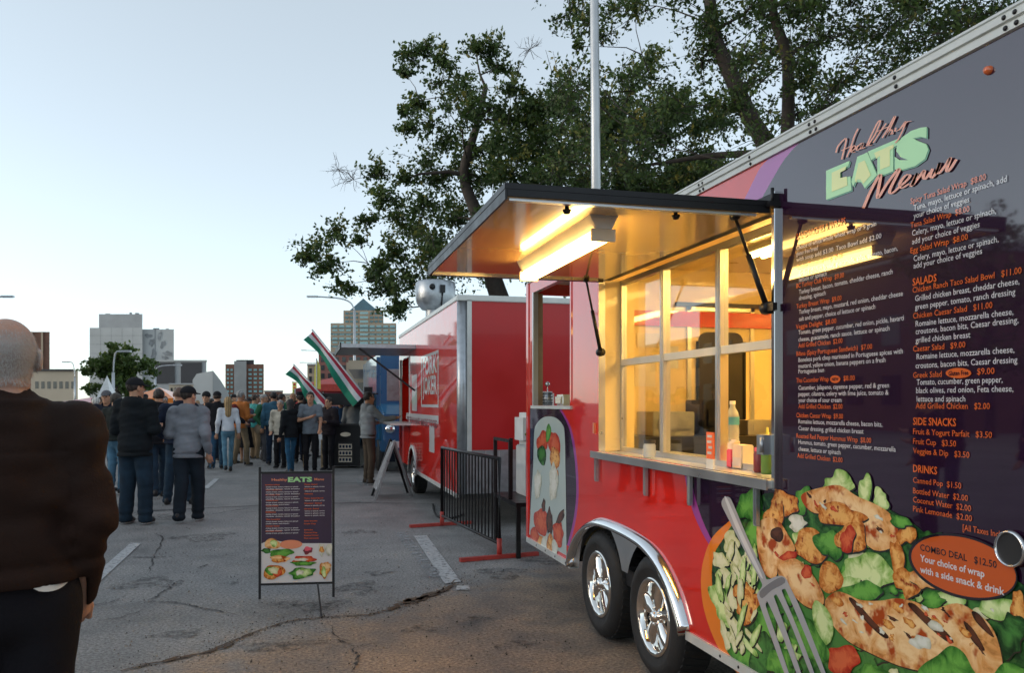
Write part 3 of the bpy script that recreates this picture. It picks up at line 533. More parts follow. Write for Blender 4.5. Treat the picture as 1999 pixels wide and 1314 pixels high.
# --- trims --------------------------------------------------------
mb = MB(); prof = [(0, 2.500), (-.010, 2.503), (-.012, 2.522), (-.006, 2.524), (-.006, 2.529), (-.016, 2.531), (-.018, 2.549), (-.010, 2.552), (-.010, 2.556), (-.016, 2.558), (-.014, ZT), (.10, ZT + .012)]
mb.add([(TX + a, y, z) for y in (TF, TR) for a, z in prof], [(i, i + 1, i + 1 + len(prof), i + len(prof)) for i in range(len(prof) - 1)]); trim = mb.build('roof_trim', 'white_trim', tr)
s0 = None; k = 0
y = .9
while y < TR:
    for z, x in ((2.513, -.012), (2.541, -.017)):
        if s0 is None:
            q = MB(); q.lathe([(0, -.004), (.006, -.003), (.0075, 0)], axis='x', n=10); s0 = q.build('screw', 'black_metal', trim, local=True); o = s0
        else: o = s0.copy(); COL.objects.link(o)
        o.location = Vector((TX + x, y, z)) - origin(trim)
    k += 1; y += (.035 if k % 3 == 1 else .42)
mb = MB(); mb.box((TX - .014, TF, ZB), (TX + .05, arch[-1][0] - .01, .372)); bt = mb.build('bottom_trim', 'white_trim', tr)
mb = MB(); mb.box((TX - .014, arch[0][0] + .01, ZB), (TX + .05, TR + .01, .372)); mb.build('bottom_trim', 'white_trim', tr)
for y in [.8 + .16 * i for i in range(17)] + [5.6, 5.85, 6.1, 6.35]:
    if y < 3.52 or y > 5.5: o = s0.copy(); COL.objects.link(o); o.parent = bt; o.location = Vector((TX - .014, y, .352)) - origin(bt)
mb = MB(); mb.box((TX - .008, TR - .035, .372), (TX + .03, TR + .03, 2.5)); mb.build('corner_trim', 'red_paint', tr)
mb = MB(); P = arch; vs = []
for i, p in enumerate(P):
    q = P[min(i + 1, len(P) - 1)]; o = P[max(i - 1, 0)]; d = Vector((q[0] - o[0], q[1] - o[1])).normalized(); nrm = Vector((-d.y, d.x)); nrm = -nrm if nrm.y < 0 or (abs(nrm.y) < .2 and (nrm.x > 0) != (p[0] > 4.5)) else nrm
    P1 = Vector(p); a_ = P1; b_ = P1 + nrm * .018; c_ = P1 + nrm * .045
    vs += [(TX + .02, a_.x, a_.y), (TX - .045, a_.x, a_.y), (TX - .050, b_.x, b_.y), (TX - .022, c_.x, c_.y), (TX - .001, c_.x + nrm.x * .006, c_.y + nrm.y * .006)]
mb.add(vs, [(5 * i + k, 5 * i + k + 1, 5 * i + k + 6, 5 * i + k + 5) for i in range(len(P) - 1) for k in range(4)], 0, True); fen = mb.build('fender', 'bright_metal', tr)
WC = [(4.116, .338), (4.952, .338)]
loops = [[(max(min(p[0], 9), 0), p[1]) for p in arch]] + [[(c[0] + .405 * cos(2 * pi * i / 48), c[1] + .42 * sin(2 * pi * i / 48)) for i in range(48)] for c in WC]
v, f = cdt(loops); mb = MB(); wk = []
for t in f:
    y = sum(v[i][0] for i in t) / len(t); z = sum(v[i][1] for i in t) / len(t)
    if inpoly(y, z, arch) and all((y - c[0]) ** 2 / .405 ** 2 + (z - c[1]) ** 2 / .42 ** 2 > 1 for c in WC) and (z > .49 if 4.1 < y < 4.97 else True):
        wk.append(t)
mb.add([(TX + .004, p[0], p[1]) for p in v], wk); build_pieces(mb, 'fender_web', 'aluminium', fen)
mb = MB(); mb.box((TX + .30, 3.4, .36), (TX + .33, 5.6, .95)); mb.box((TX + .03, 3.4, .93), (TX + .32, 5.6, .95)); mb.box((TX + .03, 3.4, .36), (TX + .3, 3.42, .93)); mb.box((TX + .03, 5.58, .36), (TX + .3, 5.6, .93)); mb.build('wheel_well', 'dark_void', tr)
# wheels: one with its parts, the other a copy
def make_wheel(parent, c, r=.338, rim_r=.205, w=.21, spokes=5):
    e = bpy.data.objects.new('wheel', None); COL.objects.link(e); e.parent = parent; e.location = Vector(c) - origin(parent)
    mb = MB(); t = w
    mb.lathe([(rim_r - .01, .012), (rim_r + .012, .0), (rim_r + .05, -.012), (r - .07, -.016), (r - .035, -.006), (r - .012, .012), (r, .04), (r, t - .04), (r - .012, t - .012), (r - .05, t), (rim_r, t)], axis='x', n=48)
    ty = mb.build('tyre', 'tyre', e, local=True)
    g_ = MB()
    for k in range(44):
        a_ = 2 * pi * k / 44; p0 = Vector((.03, cos(a_) * (r + .001), sin(a_) * (r + .001))); p1 = Vector((t - .03, cos(a_ + .09) * (r + .001), sin(a_ + .09) * (r + .001))); g_.bar(p0, p1, .022, .008, (0, cos(a_), sin(a_)))
    g_.build('tread', 'tyre', ty, local=True)
    mb = MB(); mb.lathe([(rim_r + .008, .002), (rim_r + .006, -.006), (rim_r - .008, -.008), (rim_r - .022, .004), (rim_r - .03, .035), (rim_r - .04, .12), (rim_r - .04, .19)], axis='x', n=48)
    rm = mb.build('rim', 'chrome', e, local=True)
    mb = MB(); mb.lathe([(rim_r - .035, .13), (0, .13)], axis='x', n=24); mb.build('brake_disc', 'dark_void', rm, local=True)
    for k in range(spokes):
        a_ = 2 * pi * k / spokes + .3; mb = MB()
        def P2(rr, tt, x): return (x, rr * cos(a_ + tt), rr * sin(a_ + tt))
        ri, ro = .03, rim_r - .022
        vs = [P2(ri, -.62, .016), P2(ri, .62, .016), P2(ro * .6, .24, .010), P2(ro * .6, -.24, .010), P2(ro, .27, .022), P2(ro, -.27, .022), P2(ri, -.62, .05), P2(ri, .62, .05), P2(ro * .6, .34, .055), P2(ro * .6, -.34, .055), P2(ro, .32, .06), P2(ro, -.32, .06)]
        mb.add(vs, [(0, 1, 2, 3), (3, 2, 4, 5), (0, 3, 9, 6), (3, 5, 11, 9), (1, 7, 8, 2), (2, 8, 10, 4)], 0, True); mb.build('spoke', 'chrome', rm, local=True)
    mb = MB(); mb.lathe([(0, -.012), (.022, -.010), (.030, 0), (.036, .02), (.052, .024), (.056, .05)], axis='x', n=20)
    for k in range(5): a_ = 2 * pi * k / 5; mb.lathe([(0, .006), (.008, .008), (.009, .025)], (0, .045 * cos(a_), .045 * sin(a_)), 'x', 8)
    mb.build('hub', 'chrome', rm, local=True)
    return e
wh = make_wheel(tr, (TX - .005, WC[0][0], WC[0][1]))
w2 = copy_tree(wh, tr); w2.location = Vector((TX - .005, WC[1][0], WC[1][1])) - origin(tr); w2.rotation_euler = (.5, 0, 0)
# --- shell: roof, floor, far walls -------------------------------
mb = MB(); mb.box((TX + .02, TF, 2.50), (TB, TR, 2.575)); mb.build('roof', 'white_trim', tr)
mb = MB(); mb.box((TX + .05, TF, .40), (TB, TR, .50)); mb.build('floor', 'dark_plastic', tr)
mb = MB(); mb.box((TB - .05, TF, .40), (TB, TR, 2.50)); mb.build('far_wall', ['cream_wall'], tr)
mb = MB(); mb.box((TX + .046, TF, .42), (TB - .05, TF + .05, 2.50)); mb.build('front_wall', 'red_paint', tr)
mb = MB()
for a_, c_ in (((TX + .046, TR - .05, .38), (TB - .05, TR, 1.30)), ((TX + .046, TR - .05, 2.41), (TB - .05, TR, 2.50)), ((4.05, TR - .05, 1.30), (TB - .05, TR, 2.41))): mb.box(a_, c_)
mb.build('rear_wall', 'red_paint', tr)
mb = MB(); mb.box((TX + .046, TR - .10, 1.30), (TX + .10, TR - .002, 2.41)); mb.build('corner_post', 'wood', tr)
mb = MB(); mb.box((TX + .046, PY0 - .06, .5), (TB - .05, PY0 - .02, 2.5)); part = mb.build('partition', 'cream_wall', tr)
yp = PY0 - .06
dx0, dx1 = on_y(1340, 700, yp).x, on_y(1470, 700, yp).x
mb = MB()
for a_, c_ in (((dx0, yp - .02, .52), (dx0 + .03, yp, 2.2)), ((dx1 - .03, yp - .02, .52), (dx1, yp, 2.2)), ((dx0, yp - .02, 2.17), (dx1, yp, 2.2))): mb.box(a_, c_)
dr = mb.build('inner_door', 'aluminium', tr)
p0, p1 = on_y(1362, 842, yp), on_y(1450, 650, yp)
v, f = cdt([rrect(p0.x, p0.z, p1.x, p1.z, .07)]); mb = MB(); mb.add([(a_, yp - .006, c_) for a_, c_ in v], f); mb.build('door_window', 'dark_plastic', dr)
for x in (p0.x - .008, p1.x + .008): mb = MB(); mb.tube([(x, yp - .012, z) for z in (p0.z + .07, p1.z - .07)], .010); mb.build('window_gasket', 'black_rubber', dr)
mb = MB(); mb.box((TX + .046, 1.2, .5), (TB - .05, 1.24, 2.5)); mb.build('added_partition', 'cream_wall', tr)  # unseen wall added to close the room and hold its light in
mb = MB(); mb.box((TX + .5, 1.25, 2.462), (TB - .06, yp - .002, 2.498)); mb.build('ceiling', 'cream_wall', tr)
mb = MB(); mb.box((TX + .06, yp - .03, 2.05), (TB - .06, yp - .004, 2.16)); mb.build('valance', 'red_paint', tr)
mb = MB(); mb.box((TX + .75, yp - .05, 2.20), (TB - .4, yp - .022, 2.225)); mb.build('rail', 'black_metal', tr)
for lx in (2.75, 3.55):
    lm = MB(); lm.box((lx - .075, 2.2, 2.43), (lx + .075, 4.6, 2.462)); fx = lm.build('ceiling_light', 'white_plastic', tr)
    for s_ in (-.035, .035): q = MB(); q.tube([(lx + s_, 2.25, 2.415), (lx + s_, 4.55, 2.415)], .016, 10); q.build('lamp_tube', 'ceiling_lamp', fx)
# --- serving window ----------------------------------------------
mb = MB(); mb.box((TX + .001, WY1 + .001, WZ0), (WX + .10, WY1 + .05, WZ1)); mb.build('window_jamb', 'cream_wall', tr)
mb = MB(); mb.box((TX + .001, WY0 - .05, WZ0), (WX + .10, WY0 - .001, WZ1)); mb.build('window_jamb', 'cream_wall', tr)
mb = MB(); mb.box((TX - .045, WY0 - .012, 1.155), (WX + .35, WY1 + .012, 1.187)); cnt = mb.build('window_counter', 'white_trim', tr, .004)
mb = MB(); mb.box((TX - .052, WY0 - .02, 1.150), (TX - .0455, WY1 + .02, 1.192)); mb.build('counter_edge', 'aluminium', cnt)
mb = MB(); mb.box((TX - .03, WY0 - .03, WZ1 - .002), (TX + .08, WY1 + .03, WZ1 + .05)); mb.build('hinge_rail', 'black_metal', tr)
fz0, fz1, fzm = 1.188, 2.29, 1.76
xs0, xs1 = WX, WX + .035
def Yat(px, X=WX): return on_x(px, 700, X).y
ya, yb, yc, yd = WY1 - .001, Yat(1293), Yat(1403), WY0 + .02
fr_ = MB()
for y in (ya - .03, yd): fr_.box((xs0, y, fz0), (xs1, y + .03, fz1))
fr_.box((xs0, yd + .03, fz0), (xs1, ya - .03, fz0 + .03)); fr_.box((xs0, yd + .03, fz1 - .03), (xs1, ya - .03, fz1)); wf = fr_.build('window_frame', 'aluminium', tr)
for y, w_ in ((yb, .045), (yc, .05)): q = MB(); q.box((xs0 - .006, y - w_ / 2, fz0 + .03), (xs1 + .004, y + w_ / 2, fz1 - .03)); q.box((xs0 - .014, y - w_ / 2 + .012, fz0 + .03), (xs0 - .0061, y - w_ / 2 + .02, fz1 - .03)); q.build('mullion', 'aluminium', wf)
cols = [(yb + .023, ya - .03), (yc + .026, yb - .023), (yd + .03, yc - .026)]
for y0, y1 in cols:
    q = MB(); q.box((xs0 - .002, y0, fzm - .02), (xs1 + .002, y1, fzm + .02)); q.build('window_rail', 'white_trim', wf)
    q = MB(); q.box((xs0 + .014, y0, fzm + .02), (xs0 + .018, y1, fz1 - .03)); q.build('pane', 'glass_pane', wf)
for y0, y1 in cols[:2]:
    q = MB(); q.box((xs0 + .014, y0, fz0 + .03), (xs0 + .018, y1, fzm - .02)); q.build('pane', 'glass_pane', wf)
q = MB(); q.box((TX - .02, WY0 - .028, 1.15), (TX + .02, WY0 - .004, 2.35)); nf = q.build('opening_frame', 'bright_metal', tr, .003)
q = MB(); q.box((TX - .05, WY0 - .045, 2.285), (TX + .0, WY0 - .01, 2.305)); q.tube([(TX - .03, WY0 - .03, 2.29), (TX - .03, WY0 - .03, 2.36)], .007); q.build('bracket', 'black_metal', nf); q = MB(); q.box((TX - .04, WY0 - .05, 1.87), (TX - .021, WY0 - .005, 1.90)); q.build('bracket', 'black_metal', nf)
q = MB(); p = on_x(1508, 868, TX); q.box((TX - .06, p.y - .03, p.z - .04), (TX - .02, p.y + .02, p.z + .04)); q.tube([(TX - .07, p.y - .035, p.z - .03), (TX - .07, p.y - .035, p.z + .03)], .009); q.build('latch', 'galvanised', nf)
q = MB(); p = on_x(1162, 836, TX); q.box((TX - .014, p.y - .012, p.z - .035), (TX, p.y + .012, p.z + .035)); q.build('latch', 'salmon_print', tr)
for px, y0, y1 in ((1170, 893, 940), (1267, 912, 968), (1354, 930, 987), (1485, 955, 1027)):
    p0, p1 = on_x(px, y0, TX), on_x(px, y1, TX); q = MB(); q.box((TX - .028, p0.y - .012, p1.z), (TX - .011, p0.y + .012, 1.15)); q.box((TX - .034, p0.y - .004, p1.z + .01), (TX - .0281, p0.y + .004, 1.15)); q.build('counter_bracket', 'galvanised' if px != 1354 else 'aluminium', tr)
# raised awning with its lamp
AZ, AX, AY0, AY1 = 2.262, .738, 2.935, 4.79
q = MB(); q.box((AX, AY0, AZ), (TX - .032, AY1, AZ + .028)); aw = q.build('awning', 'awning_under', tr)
q = MB(); q.box((AX - .012, AY0 - .012, AZ + .0285), (TX - .032, AY1 + .012, AZ + .05)); q.build('awning_cover', 'black_metal', aw)
for a_, c_ in (((AX - .01, AY0 - .010, AZ - .012), (AX - .001, AY1 + .01, AZ + .028)), ((AX, AY0 - .01, AZ + .002), (TX - .032, AY0 - .001, AZ + .028)), ((AX, AY1 + .001, AZ - .012), (TX - .032, AY1 + .01, AZ + .028))):
    q = MB(); q.box(a_, c_); q.build('awning_edge', 'black_metal', aw)
for y in (AY0 + .02, AY1 - .02):
    q = MB(); q.box((AX + .01, y - .012, AZ - .010), (TX - .08, y + .012, AZ)); q.build('awning_rib', 'aluminium', aw)
LX, LY0, LY1 = 1.19, 3.12, 4.27
q = MB(); q.prism([(LX - .062, LY0, AZ), (LX + .062, LY0, AZ), (LX + .034, LY0, AZ - .055), (LX - .034, LY0, AZ - .055)], (0, LY1 - LY0, 0)); lf = q.build('light_fixture', 'white_plastic', aw)
for y in (LY0 + .012, LY1 - .012):
    q = MB(); q.box((LX - .05, y - .010, AZ - .105), (LX + .05, y + .010, AZ - .0555)); q.build('lamp_holder', 'card', lf)
for s_ in (-.03, .03): q = MB(); q.tube([(LX + s_, LY0 + .022, AZ - .082), (LX + s_, LY1 - .022, AZ - .082)], .0165, 12); q.build('lamp_tube', 'tube_lamp', lf)
for p0, p1 in (((1.70, 2.985, 2.255), (TX - .025, 2.955, 1.885)), ((1.69, 4.74, 2.255), (TX - .025, 4.86, 1.82))):
    p0 = Vector(p0); p1 = Vector(p1); q = MB(); q.tube([p0, p0.lerp(p1, .45)], .007); q.tube([p0.lerp(p1, .42), p1], .012); q.lathe([(0, -.016), (.016, -.016), (.016, .012), (0, .012)], p0, 'y', 10); q.lathe([(0, -.02), (.026, -.02), (.026, .02), (0, .02)], p1, 'y', 10); q.build('gas_strut', 'black_metal', aw)
for x, y in ((1.0, AY0 + .09), (1.45, AY0 + .07)): q = MB(); q.lathe([(0, -.03), (.012, -.028), (.018, -.012), (.008, -.01), (.008, 0)], (x, y, AZ), 'z', 10); q.build('catch', 'black_metal', aw)
c = on_x(1980, 1072, TX); q = MB(); q.lathe([(.042, 0), (.043, -.008), (.046, -.010), (.049, -.005), (.050, 0)], (TX - .0115, c.y, c.z), 'x', 36); ih = q.build('inlet_ring', 'bright_metal', tr)
q = MB(); q.lathe([(.0425, -.002), (0, -.002)], (TX - .0115, c.y, c.z), 'x', 24); q.build('inlet_cap', 'dark_plastic', ih)
c = on_x(1931, 137, TX); q = MB(); q.lathe([(0, -.016), (.009, -.013), (.012, -.005), (.013, 0)], (TX, c.y, c.z), 'x', 16); q.build('lamp_glint', 'orange_print', tr)  # orange dome standing in for a lamp's reflection on the panel
# port shelf on the rear quarter
q = MB(); q.box((TX - .015, PY0 - .01, 1.455), (TX + .30, PY1 + .02, 1.479)); q.build('port_shelf', 'white_trim', tr)
for y in (PY0, PY1 - .03): q = MB(); q.box((TX - .006, y, 1.4795), (TX + .004, y + .03, 2.41)); q.build('port_frame', 'aluminium' if y > 6 else 'red_paint', tr)
# --- inside the kitchen ------------------------------------------
q = MB(); q.box((3.55, 1.3, .50), (4.22, 5.30, 1.30)); q.box((3.5, 1.3, 1.30), (4.23, 5.30, 1.34)); q.build('work_counter', 'galvanised', tr)
q = MB(); q.box((2.15, 4.9, .5), (3.3, 5.38, 1.28)); q.build('service_shelf', 'dark_plastic', tr)
p = on_y(1327, 845, yp); q = MB(); q.box((p.x - .08, yp - .02, p.z - .0), (p.x + .06, yp - .001, p.z + .12)); q.build('switch_box', 'dark_plastic', tr)
for k, (x0, z0, w_, h_) in enumerate(((2.3, 1.62, .16, .22), (2.52, 1.75, .12, .16), (2.32, 1.9, .2, .1), (3.45, 1.7, .15, .2))):
    q = MB(); q.box((x0, yp - .006, z0), (x0 + w_, yp - .001, z0 + h_)); q.build('paper_note', 'white_print' if k % 2 else 'card', tr)
for k, (x0, y0, w_, d_, h_, m_) in enumerate(((2.25, 5.0, .3, .28, .16, 'galvanised'), (2.62, 5.02, .22, .26, .24, 'black_metal'), (2.95, 5.0, .3, .3, .1, 'aluminium'), (3.65, 4.5, .4, .5, .38, 'galvanised'), (3.7, 3.6, .35, .4, .3, 'black_metal'), (3.65, 2.7, .4, .6, .22, 'aluminium'))):
    q = MB(); zb_ = 1.281 if y0 > 4.9 else 1.341; q.box((x0, y0, zb_), (x0 + w_, y0 + d_, zb_ + h_)); q.box((x0 + .03, y0 - .012, zb_ + h_ * .25), (x0 + w_ - .03, y0 - .001, zb_ + h_ * .75)); q.build('appliance', m_, tr, .008)
q = MB(); q.box((3.8, 1.6, 1.75), (4.22, 5.2, 1.78)); sh0 = q.build('wall_shelf', 'aluminium', tr)
for k in range(12): q = MB(); y = 1.8 + k * .28; h_ = RF.uniform(.12, .26); q.lathe([(0, 0), (.06, 0), (.06, h_ * .8), (.04, h_), (0, h_)], (4.0 + RF.uniform(-.05, .08), y, 1.781), n=14); q.build('canister', RF.choice(('maroon', 'galvanised', 'card', 'white_plastic', 'green_sauce')), sh0)
# ------------------------------------------------------------------ things on the counter
CZ = 1.1875
def put(px, py_base, X, z=CZ): d = ray(px, py_base); t = X / d.x; return Vector((X, d.y * t, z))
p = put(1430, 868, 2.10); e = empty('water_bottle', p, 'clear water bottle with blue label inside the serving window', 'bottle')
q = MB(); q.lathe([(0, 0), (.030, .0), (.033, .01), (.033, .05), (.031, .055), (.033, .06), (.033, .10), (.030, .11), (.033, .125), (.033, .16), (.028, .18), (.014, .205), (.013, .225)], n=20); q.v = [(a_ + p.x, b_ + p.y, c_ + p.z + .085) for a_, b_, c_ in q.v]; q.build('bottle_body', 'bottle_plastic', e)
q = MB(); q.lathe([(.0336, .118), (.0336, .158)], n=20); q.v = [(a_ + p.x, b_ + p.y, c_ + p.z + .085) for a_, b_, c_ in q.v]; q.build('bottle_label', 'label_blue', e)
q = MB(); q.lathe([(.0145, .22), (.0145, .238), (0, .238)], n=14); q.v = [(a_ + p.x, b_ + p.y, c_ + p.z + .085) for a_, b_, c_ in q.v]; q.build('bottle_cap', 'white_plastic', e)
q = MB(); q.box((p.x - .05, p.y - .05, CZ), (p.x + .05, p.y + .05, CZ + .085)); thing(q, 'straw_box', 'card', (p.x, p.y, CZ), 'low cream cardboard box under the water bottle', 'box', bevel=.004)
p = put(1448, 880, 2.03); e = empty('napkin_caddy', p, 'pink and cream napkin caddy in the open serving window', 'caddy')
for (y0, y1, z1, m_, nm) in ((.035, .085, .09, 'pink_card', 'pink_cup'), (-.06, .03, .115, 'card', 'napkin_stack')):
    q = MB(); q.box((p.x - .035, p.y + y0, CZ), (p.x + .03, p.y + y1, CZ + z1)); q.build(nm, m_, e, .005)
q = MB(); q.quad((p.x - .0362, p.y - .05, CZ + .015), (p.x - .0362, p.y + .02, CZ + .015), (p.x - .0362, p.y + .02, CZ + .055), (p.x - .0362, p.y - .05, CZ + .055)); q.build('napkin_label', 'white_plastic', e)
q = MB()
for k in range(5): q.box((p.x - .03 + k * .01, p.y + .04, CZ + .09), (p.x - .026 + k * .01, p.y + .08, CZ + .12 + .008 * (k % 3)))
q.build('paper_cups', 'card', e)
p = put(1498, 872, 1.99); e = empty('sauce_bottle', p, 'green squeeze bottle with yellow cap beside the window latch', 'bottle')
for prof, m_, nm in (([(0, 0), (.026, 0), (.028, .01), (.028, .12), (.02, .145)], 'green_sauce', 'bottle_body'), ([(.021, .145), (.021, .17), (.008, .175), (.005, .205), (0, .205)], 'yellow_cap', 'bottle_cap')):
    q = MB(); q.lathe(prof, p, n=18); q.build(nm, m_, e)
p = put(1484, 878, 2.0); e = empty('sauce_jar', p, 'dark red sauce jar between the napkins and the green bottle', 'jar')
for prof, m_, nm in (([(0, 0), (.026, 0), (.03, .01), (.03, .085), (.024, .095)], 'maroon', 'jar_body'), ([(.026, .095), (.026, .112), (0, .112)], 'pink_card', 'jar_lid')):
    q = MB(); q.lathe(prof, p, n=18); q.build(nm, m_, e)
p = put(1387, 914, TX + .01); e = empty('price_card', p, 'upright orange and white card on the counter edge', 'card')
q = MB(); q.box((p.x - .005, p.y - .035, CZ + .05), (p.x + .003, p.y + .032, CZ + .175)); q.build('card_top', 'orange_card', e); q = MB(); q.box((p.x - .005, p.y - .035, CZ), (p.x + .003, p.y + .032, CZ + .0495)); q.build('card_foot', 'white_plastic', e)
q = MB()
for k, (a_, c_) in enumerate(((-.025, .02), (-.02, .022), (-.026, .01), (-.02, .02))): q.quad((p.x - .0062, p.y + a_, CZ + .15 - k * .026), (p.x - .0062, p.y + c_, CZ + .15 - k * .026), (p.x - .0062, p.y + c_, CZ + .162 - k * .026), (p.x - .0062, p.y + a_, CZ + .162 - k * .026))
q.build('card_bars', 'white_print', e)
p = put(1268, 888, TX + .08); e = empty('glass_jar', p, 'small glass jar with dark lid at the far end of the counter', 'jar')
for prof, m_, nm in (([(0, .002), (.034, .002), (.036, .012), (.036, .07), (.03, .08)], 'bottle_plastic', 'jar_body'), ([(.034, .08), (.034, .10), (0, .10)], 'dark_plastic', 'jar_lid')):
    q = MB(); q.lathe(prof, p, n=20); q.build(nm, m_, e)
# on the rear port shelf
SZ = 1.4795
p = on_x(1069, 789, TX + .12); e = empty('steel_caddy', (p.x, p.y, SZ), 'perforated steel cutlery caddy on the rear port shelf', 'caddy')
q = MB(); q.lathe([(0, 0), (.038, 0), (.038, .11), (.034, .11), (.034, .006)], (p.x, p.y, SZ), n=18); q.build('cup', 'galvanised', e)
q = MB()
for r_ in range(4):
    for k in range(18): t = 2 * pi * k / 18; q.bar((p.x + .0385 * cos(t), p.y + .0385 * sin(t), SZ + .015 + r_ * .025), (p.x + .0385 * cos(t), p.y + .0385 * sin(t), SZ + .027 + r_ * .025), .006, .003)
q.build('cup_holes', 'dark_plastic', e)
q = MB(); q.tube([(p.x, p.y, SZ + .02), (p.x, p.y + .01, SZ + .17)], .005); q.lathe([(0, .16), (.02, .165), (.022, .18), (.012, .195), (0, .197)], (p.x, p.y + .01, SZ), n=12); q.build('ladle', 'bright_metal', e)
p = on_x(1104, 790, TX + .1); q = MB(); q.box((p.x - .06, p.y - .09, SZ), (p.x + .06, p.y + .09, SZ + .085)); e = empty('napkin_dispenser', (p.x, p.y, SZ), 'low steel napkin dispenser on the rear port shelf', 'dispenser'); q.build('shell', 'bright_metal', e, .015)
q = MB(); q.box((p.x - .0622, p.y - .06, SZ + .02), (p.x - .0605, p.y + .06, SZ + .06)); q.build('napkins', 'card', e)
# ------------------------------------------------------------------ the red trailer behind
RX, RY0, RY1, RZ0, RZ1, RXB = 1.80, 9.52, 15.5, .42, 2.78, 4.3
rt = empty('red_trailer', (3.05, 12.5, 0), 'glossy red food trailer with silver corner posts and roof exhaust', 'food trailer')
wcy = on_x(805, 900, RX).y; ar = [(wcy + .42 * cos(pi * i / 14), .33 + .42 * sin(pi * i / 14)) for i in range(15)]
sw0, sw1 = on_x(800, 760, RX).y, on_x(781, 760, RX).y
outer = [(RY1, RZ0)] + [p for p in ar if p[1] > RZ0] + [(RY0 + .06, RZ0), (RY0 + .06, RZ1 - .06), (RY1, RZ1 - .06)]
hole = [(sw0, 1.16), (sw1, 1.16), (sw1, 2.30), (sw0, 2.30)]
v, f = cdt([outer, hole]); q = MB()
for t in f:
    y = sum(v[i][0] for i in t) / len(t); z = sum(v[i][1] for i in t) / len(t)
    if inpoly(y, z, outer) and not inpoly(y, z, hole):
        q.add([(RX, v[i][0], v[i][1]) for i in t], [tuple(range(len(t)))]); q.add([(RX + .04, v[i][0], v[i][1]) for i in t], [tuple(range(len(t)))])
rs = q.build('side_panel', 'red_paint', rt)
q = MB(); q.box((RX + .12, RY0, .94), (RXB - .1, RY0 + .04, RZ1 - .07)); rp = q.build('rear_panel', 'red_matte', rt)
q = MB(); q.box((RX + .10, RY0 + .004, RZ0), (RXB - .1, RY0 + .05, .939)); q.build('rear_skirt', 'galvanised', rt)
q = MB()
for k in range(14): y = RX + .16 + k * .165; q.box((y, RY0 - .004, .45), (y + .012, RY0 + .003, .93))
sk = q.build('skirt_ribs', 'aluminium', rt); tag(sk, kind='stuff')
q = MB(); q.tube([(RX + .06, RY0 + .06, RZ0), (RX + .06, RY0 + .06, RZ1 - .02)], .066, 14); q.build('corner_post', 'galvanised', rt)
q = MB(); q.box((RX + .105, RY0 - .012, .90), (RX + .16, RY0 + .03, RZ1 - .06)); q.build('corner_trim', 'white_trim', rt)
q = MB(); q.tube([(RXB - .06, RY0 + .06, RZ0), (RXB - .06, RY0 + .06, RZ1 - .02)], .066, 14); q.build('corner_post', 'galvanised', rt)
q = MB(); q.box((RX - .015, RY0 - .02, RZ1 - .07), (RXB + .01, RY0 + .05, RZ1)); q.build('roof_trim', 'white_trim', rt, .008)
q = MB(); q.box((RX - .015, RY0 + .051, RZ1 - .065), (RX + .05, RY1, RZ1)); q.build('roof_trim', 'white_trim', rt, .008)
q = MB(); q.box((RX + .051, RY0 + .051, RZ1 - .04), (RXB, RY1, RZ1 - .005)); q.build('roof', 'white_trim', rt)
q = MB(); q.box((RXB - .04, RY0 + .1, RZ0), (RXB, RY1, RZ1 - .05)); q.box((RX + .05, RY1 - .04, RZ0), (RXB - .05, RY1, RZ1 - .05)); q.build('far_wall', 'red_paint', rt)
q = MB(); q.box((RX + .05, RY0 + .06, .44), (RXB - .05, RY1 - .05, .55)); q.build('floor', 'dark_plastic', rt)
q = MB(); q.box((RX + .5, sw0 - .3, .55), (RX + .54, RY1 - .1, 2.6)); q.build('inner_wall', 'cream_wall', rt)
q = MB(); q.box((RX - .012, RY0 + .1, RZ0 - .05), (RX + .03, wcy - .44, RZ0)); q.build('bottom_trim', 'white_trim', rt)
wr = make_wheel(rt, (RX + .02, wcy, .335), .335, .19, .2)
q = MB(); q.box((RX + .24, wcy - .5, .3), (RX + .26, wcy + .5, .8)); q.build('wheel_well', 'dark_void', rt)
q = MB(); vs = []
for p in ar: d = Vector((p[0] - wcy, p[1] - .33)).normalized(); vs += [(RX - .02, p[0], p[1]), (RX - .02, p[0] + d.x * .05, p[1] + d.y * .05), (RX - .001, p[0] + d.x * .055, p[1] + d.y * .055)]
q.add(vs, [(3 * i + k, 3 * i + k + 1, 3 * i + k + 4, 3 * i + k + 3) for i in range(14) for k in range(2)], 0, True); q.build('fender', 'white_trim', rt)
q = MB(); q.box((RX - .35, sw0 - .1, 1.12), (RX + .1, sw1 + .05, 1.16)); q.build('counter', 'aluminium', rt)
q = MB()
for y in (sw0, sw1 - .05): q.box((RX - .01, y, 1.161), (RX + .03, y + .05, 2.30))
q.build('window_frame', 'aluminium', rt)
q = MB(); q.box((on_x(665, 685, 1).x * 0 + .62, 13.2, 2.38), (RX - .002, 15.35, 2.44)); raw = q.build('awning', 'galvanised', rt)
q = MB(); q.box((.60, 13.19, 2.36), (.6195, 15.36, 2.46)); q.build('awning_edge', 'black_metal', raw)
q = MB(); q.bar((.9, 13.3, 2.38), (RX, 13.3, 1.7), .03, .03); q.build('awning_strut', 'black_metal', raw)
def rp_(px, py, off=.003): return on_x(px, py, RX - off)
def rflat(name, px, m, off=.003):
    q = MB(); q.quad(*[rp_(x, y, off) for x, y in px]); return q.build(name, m, rs)
def vpy(x0, y0, x1): return HY - (HY - y0) * (x1 - VX) / (x0 - VX)         # follow a level line along the side
for (xa, ya, xb, yb_) in ((856, 683, 822, 0), (856, 790, 822, 0)):
    y2 = vpy(xa, ya, xb); y3 = vpy(xa, ya + 6, xb); rflat('sign_frame', [(xa, ya), (xb, y2), (xb, y3), (xa, ya + 6)], 'white_print')
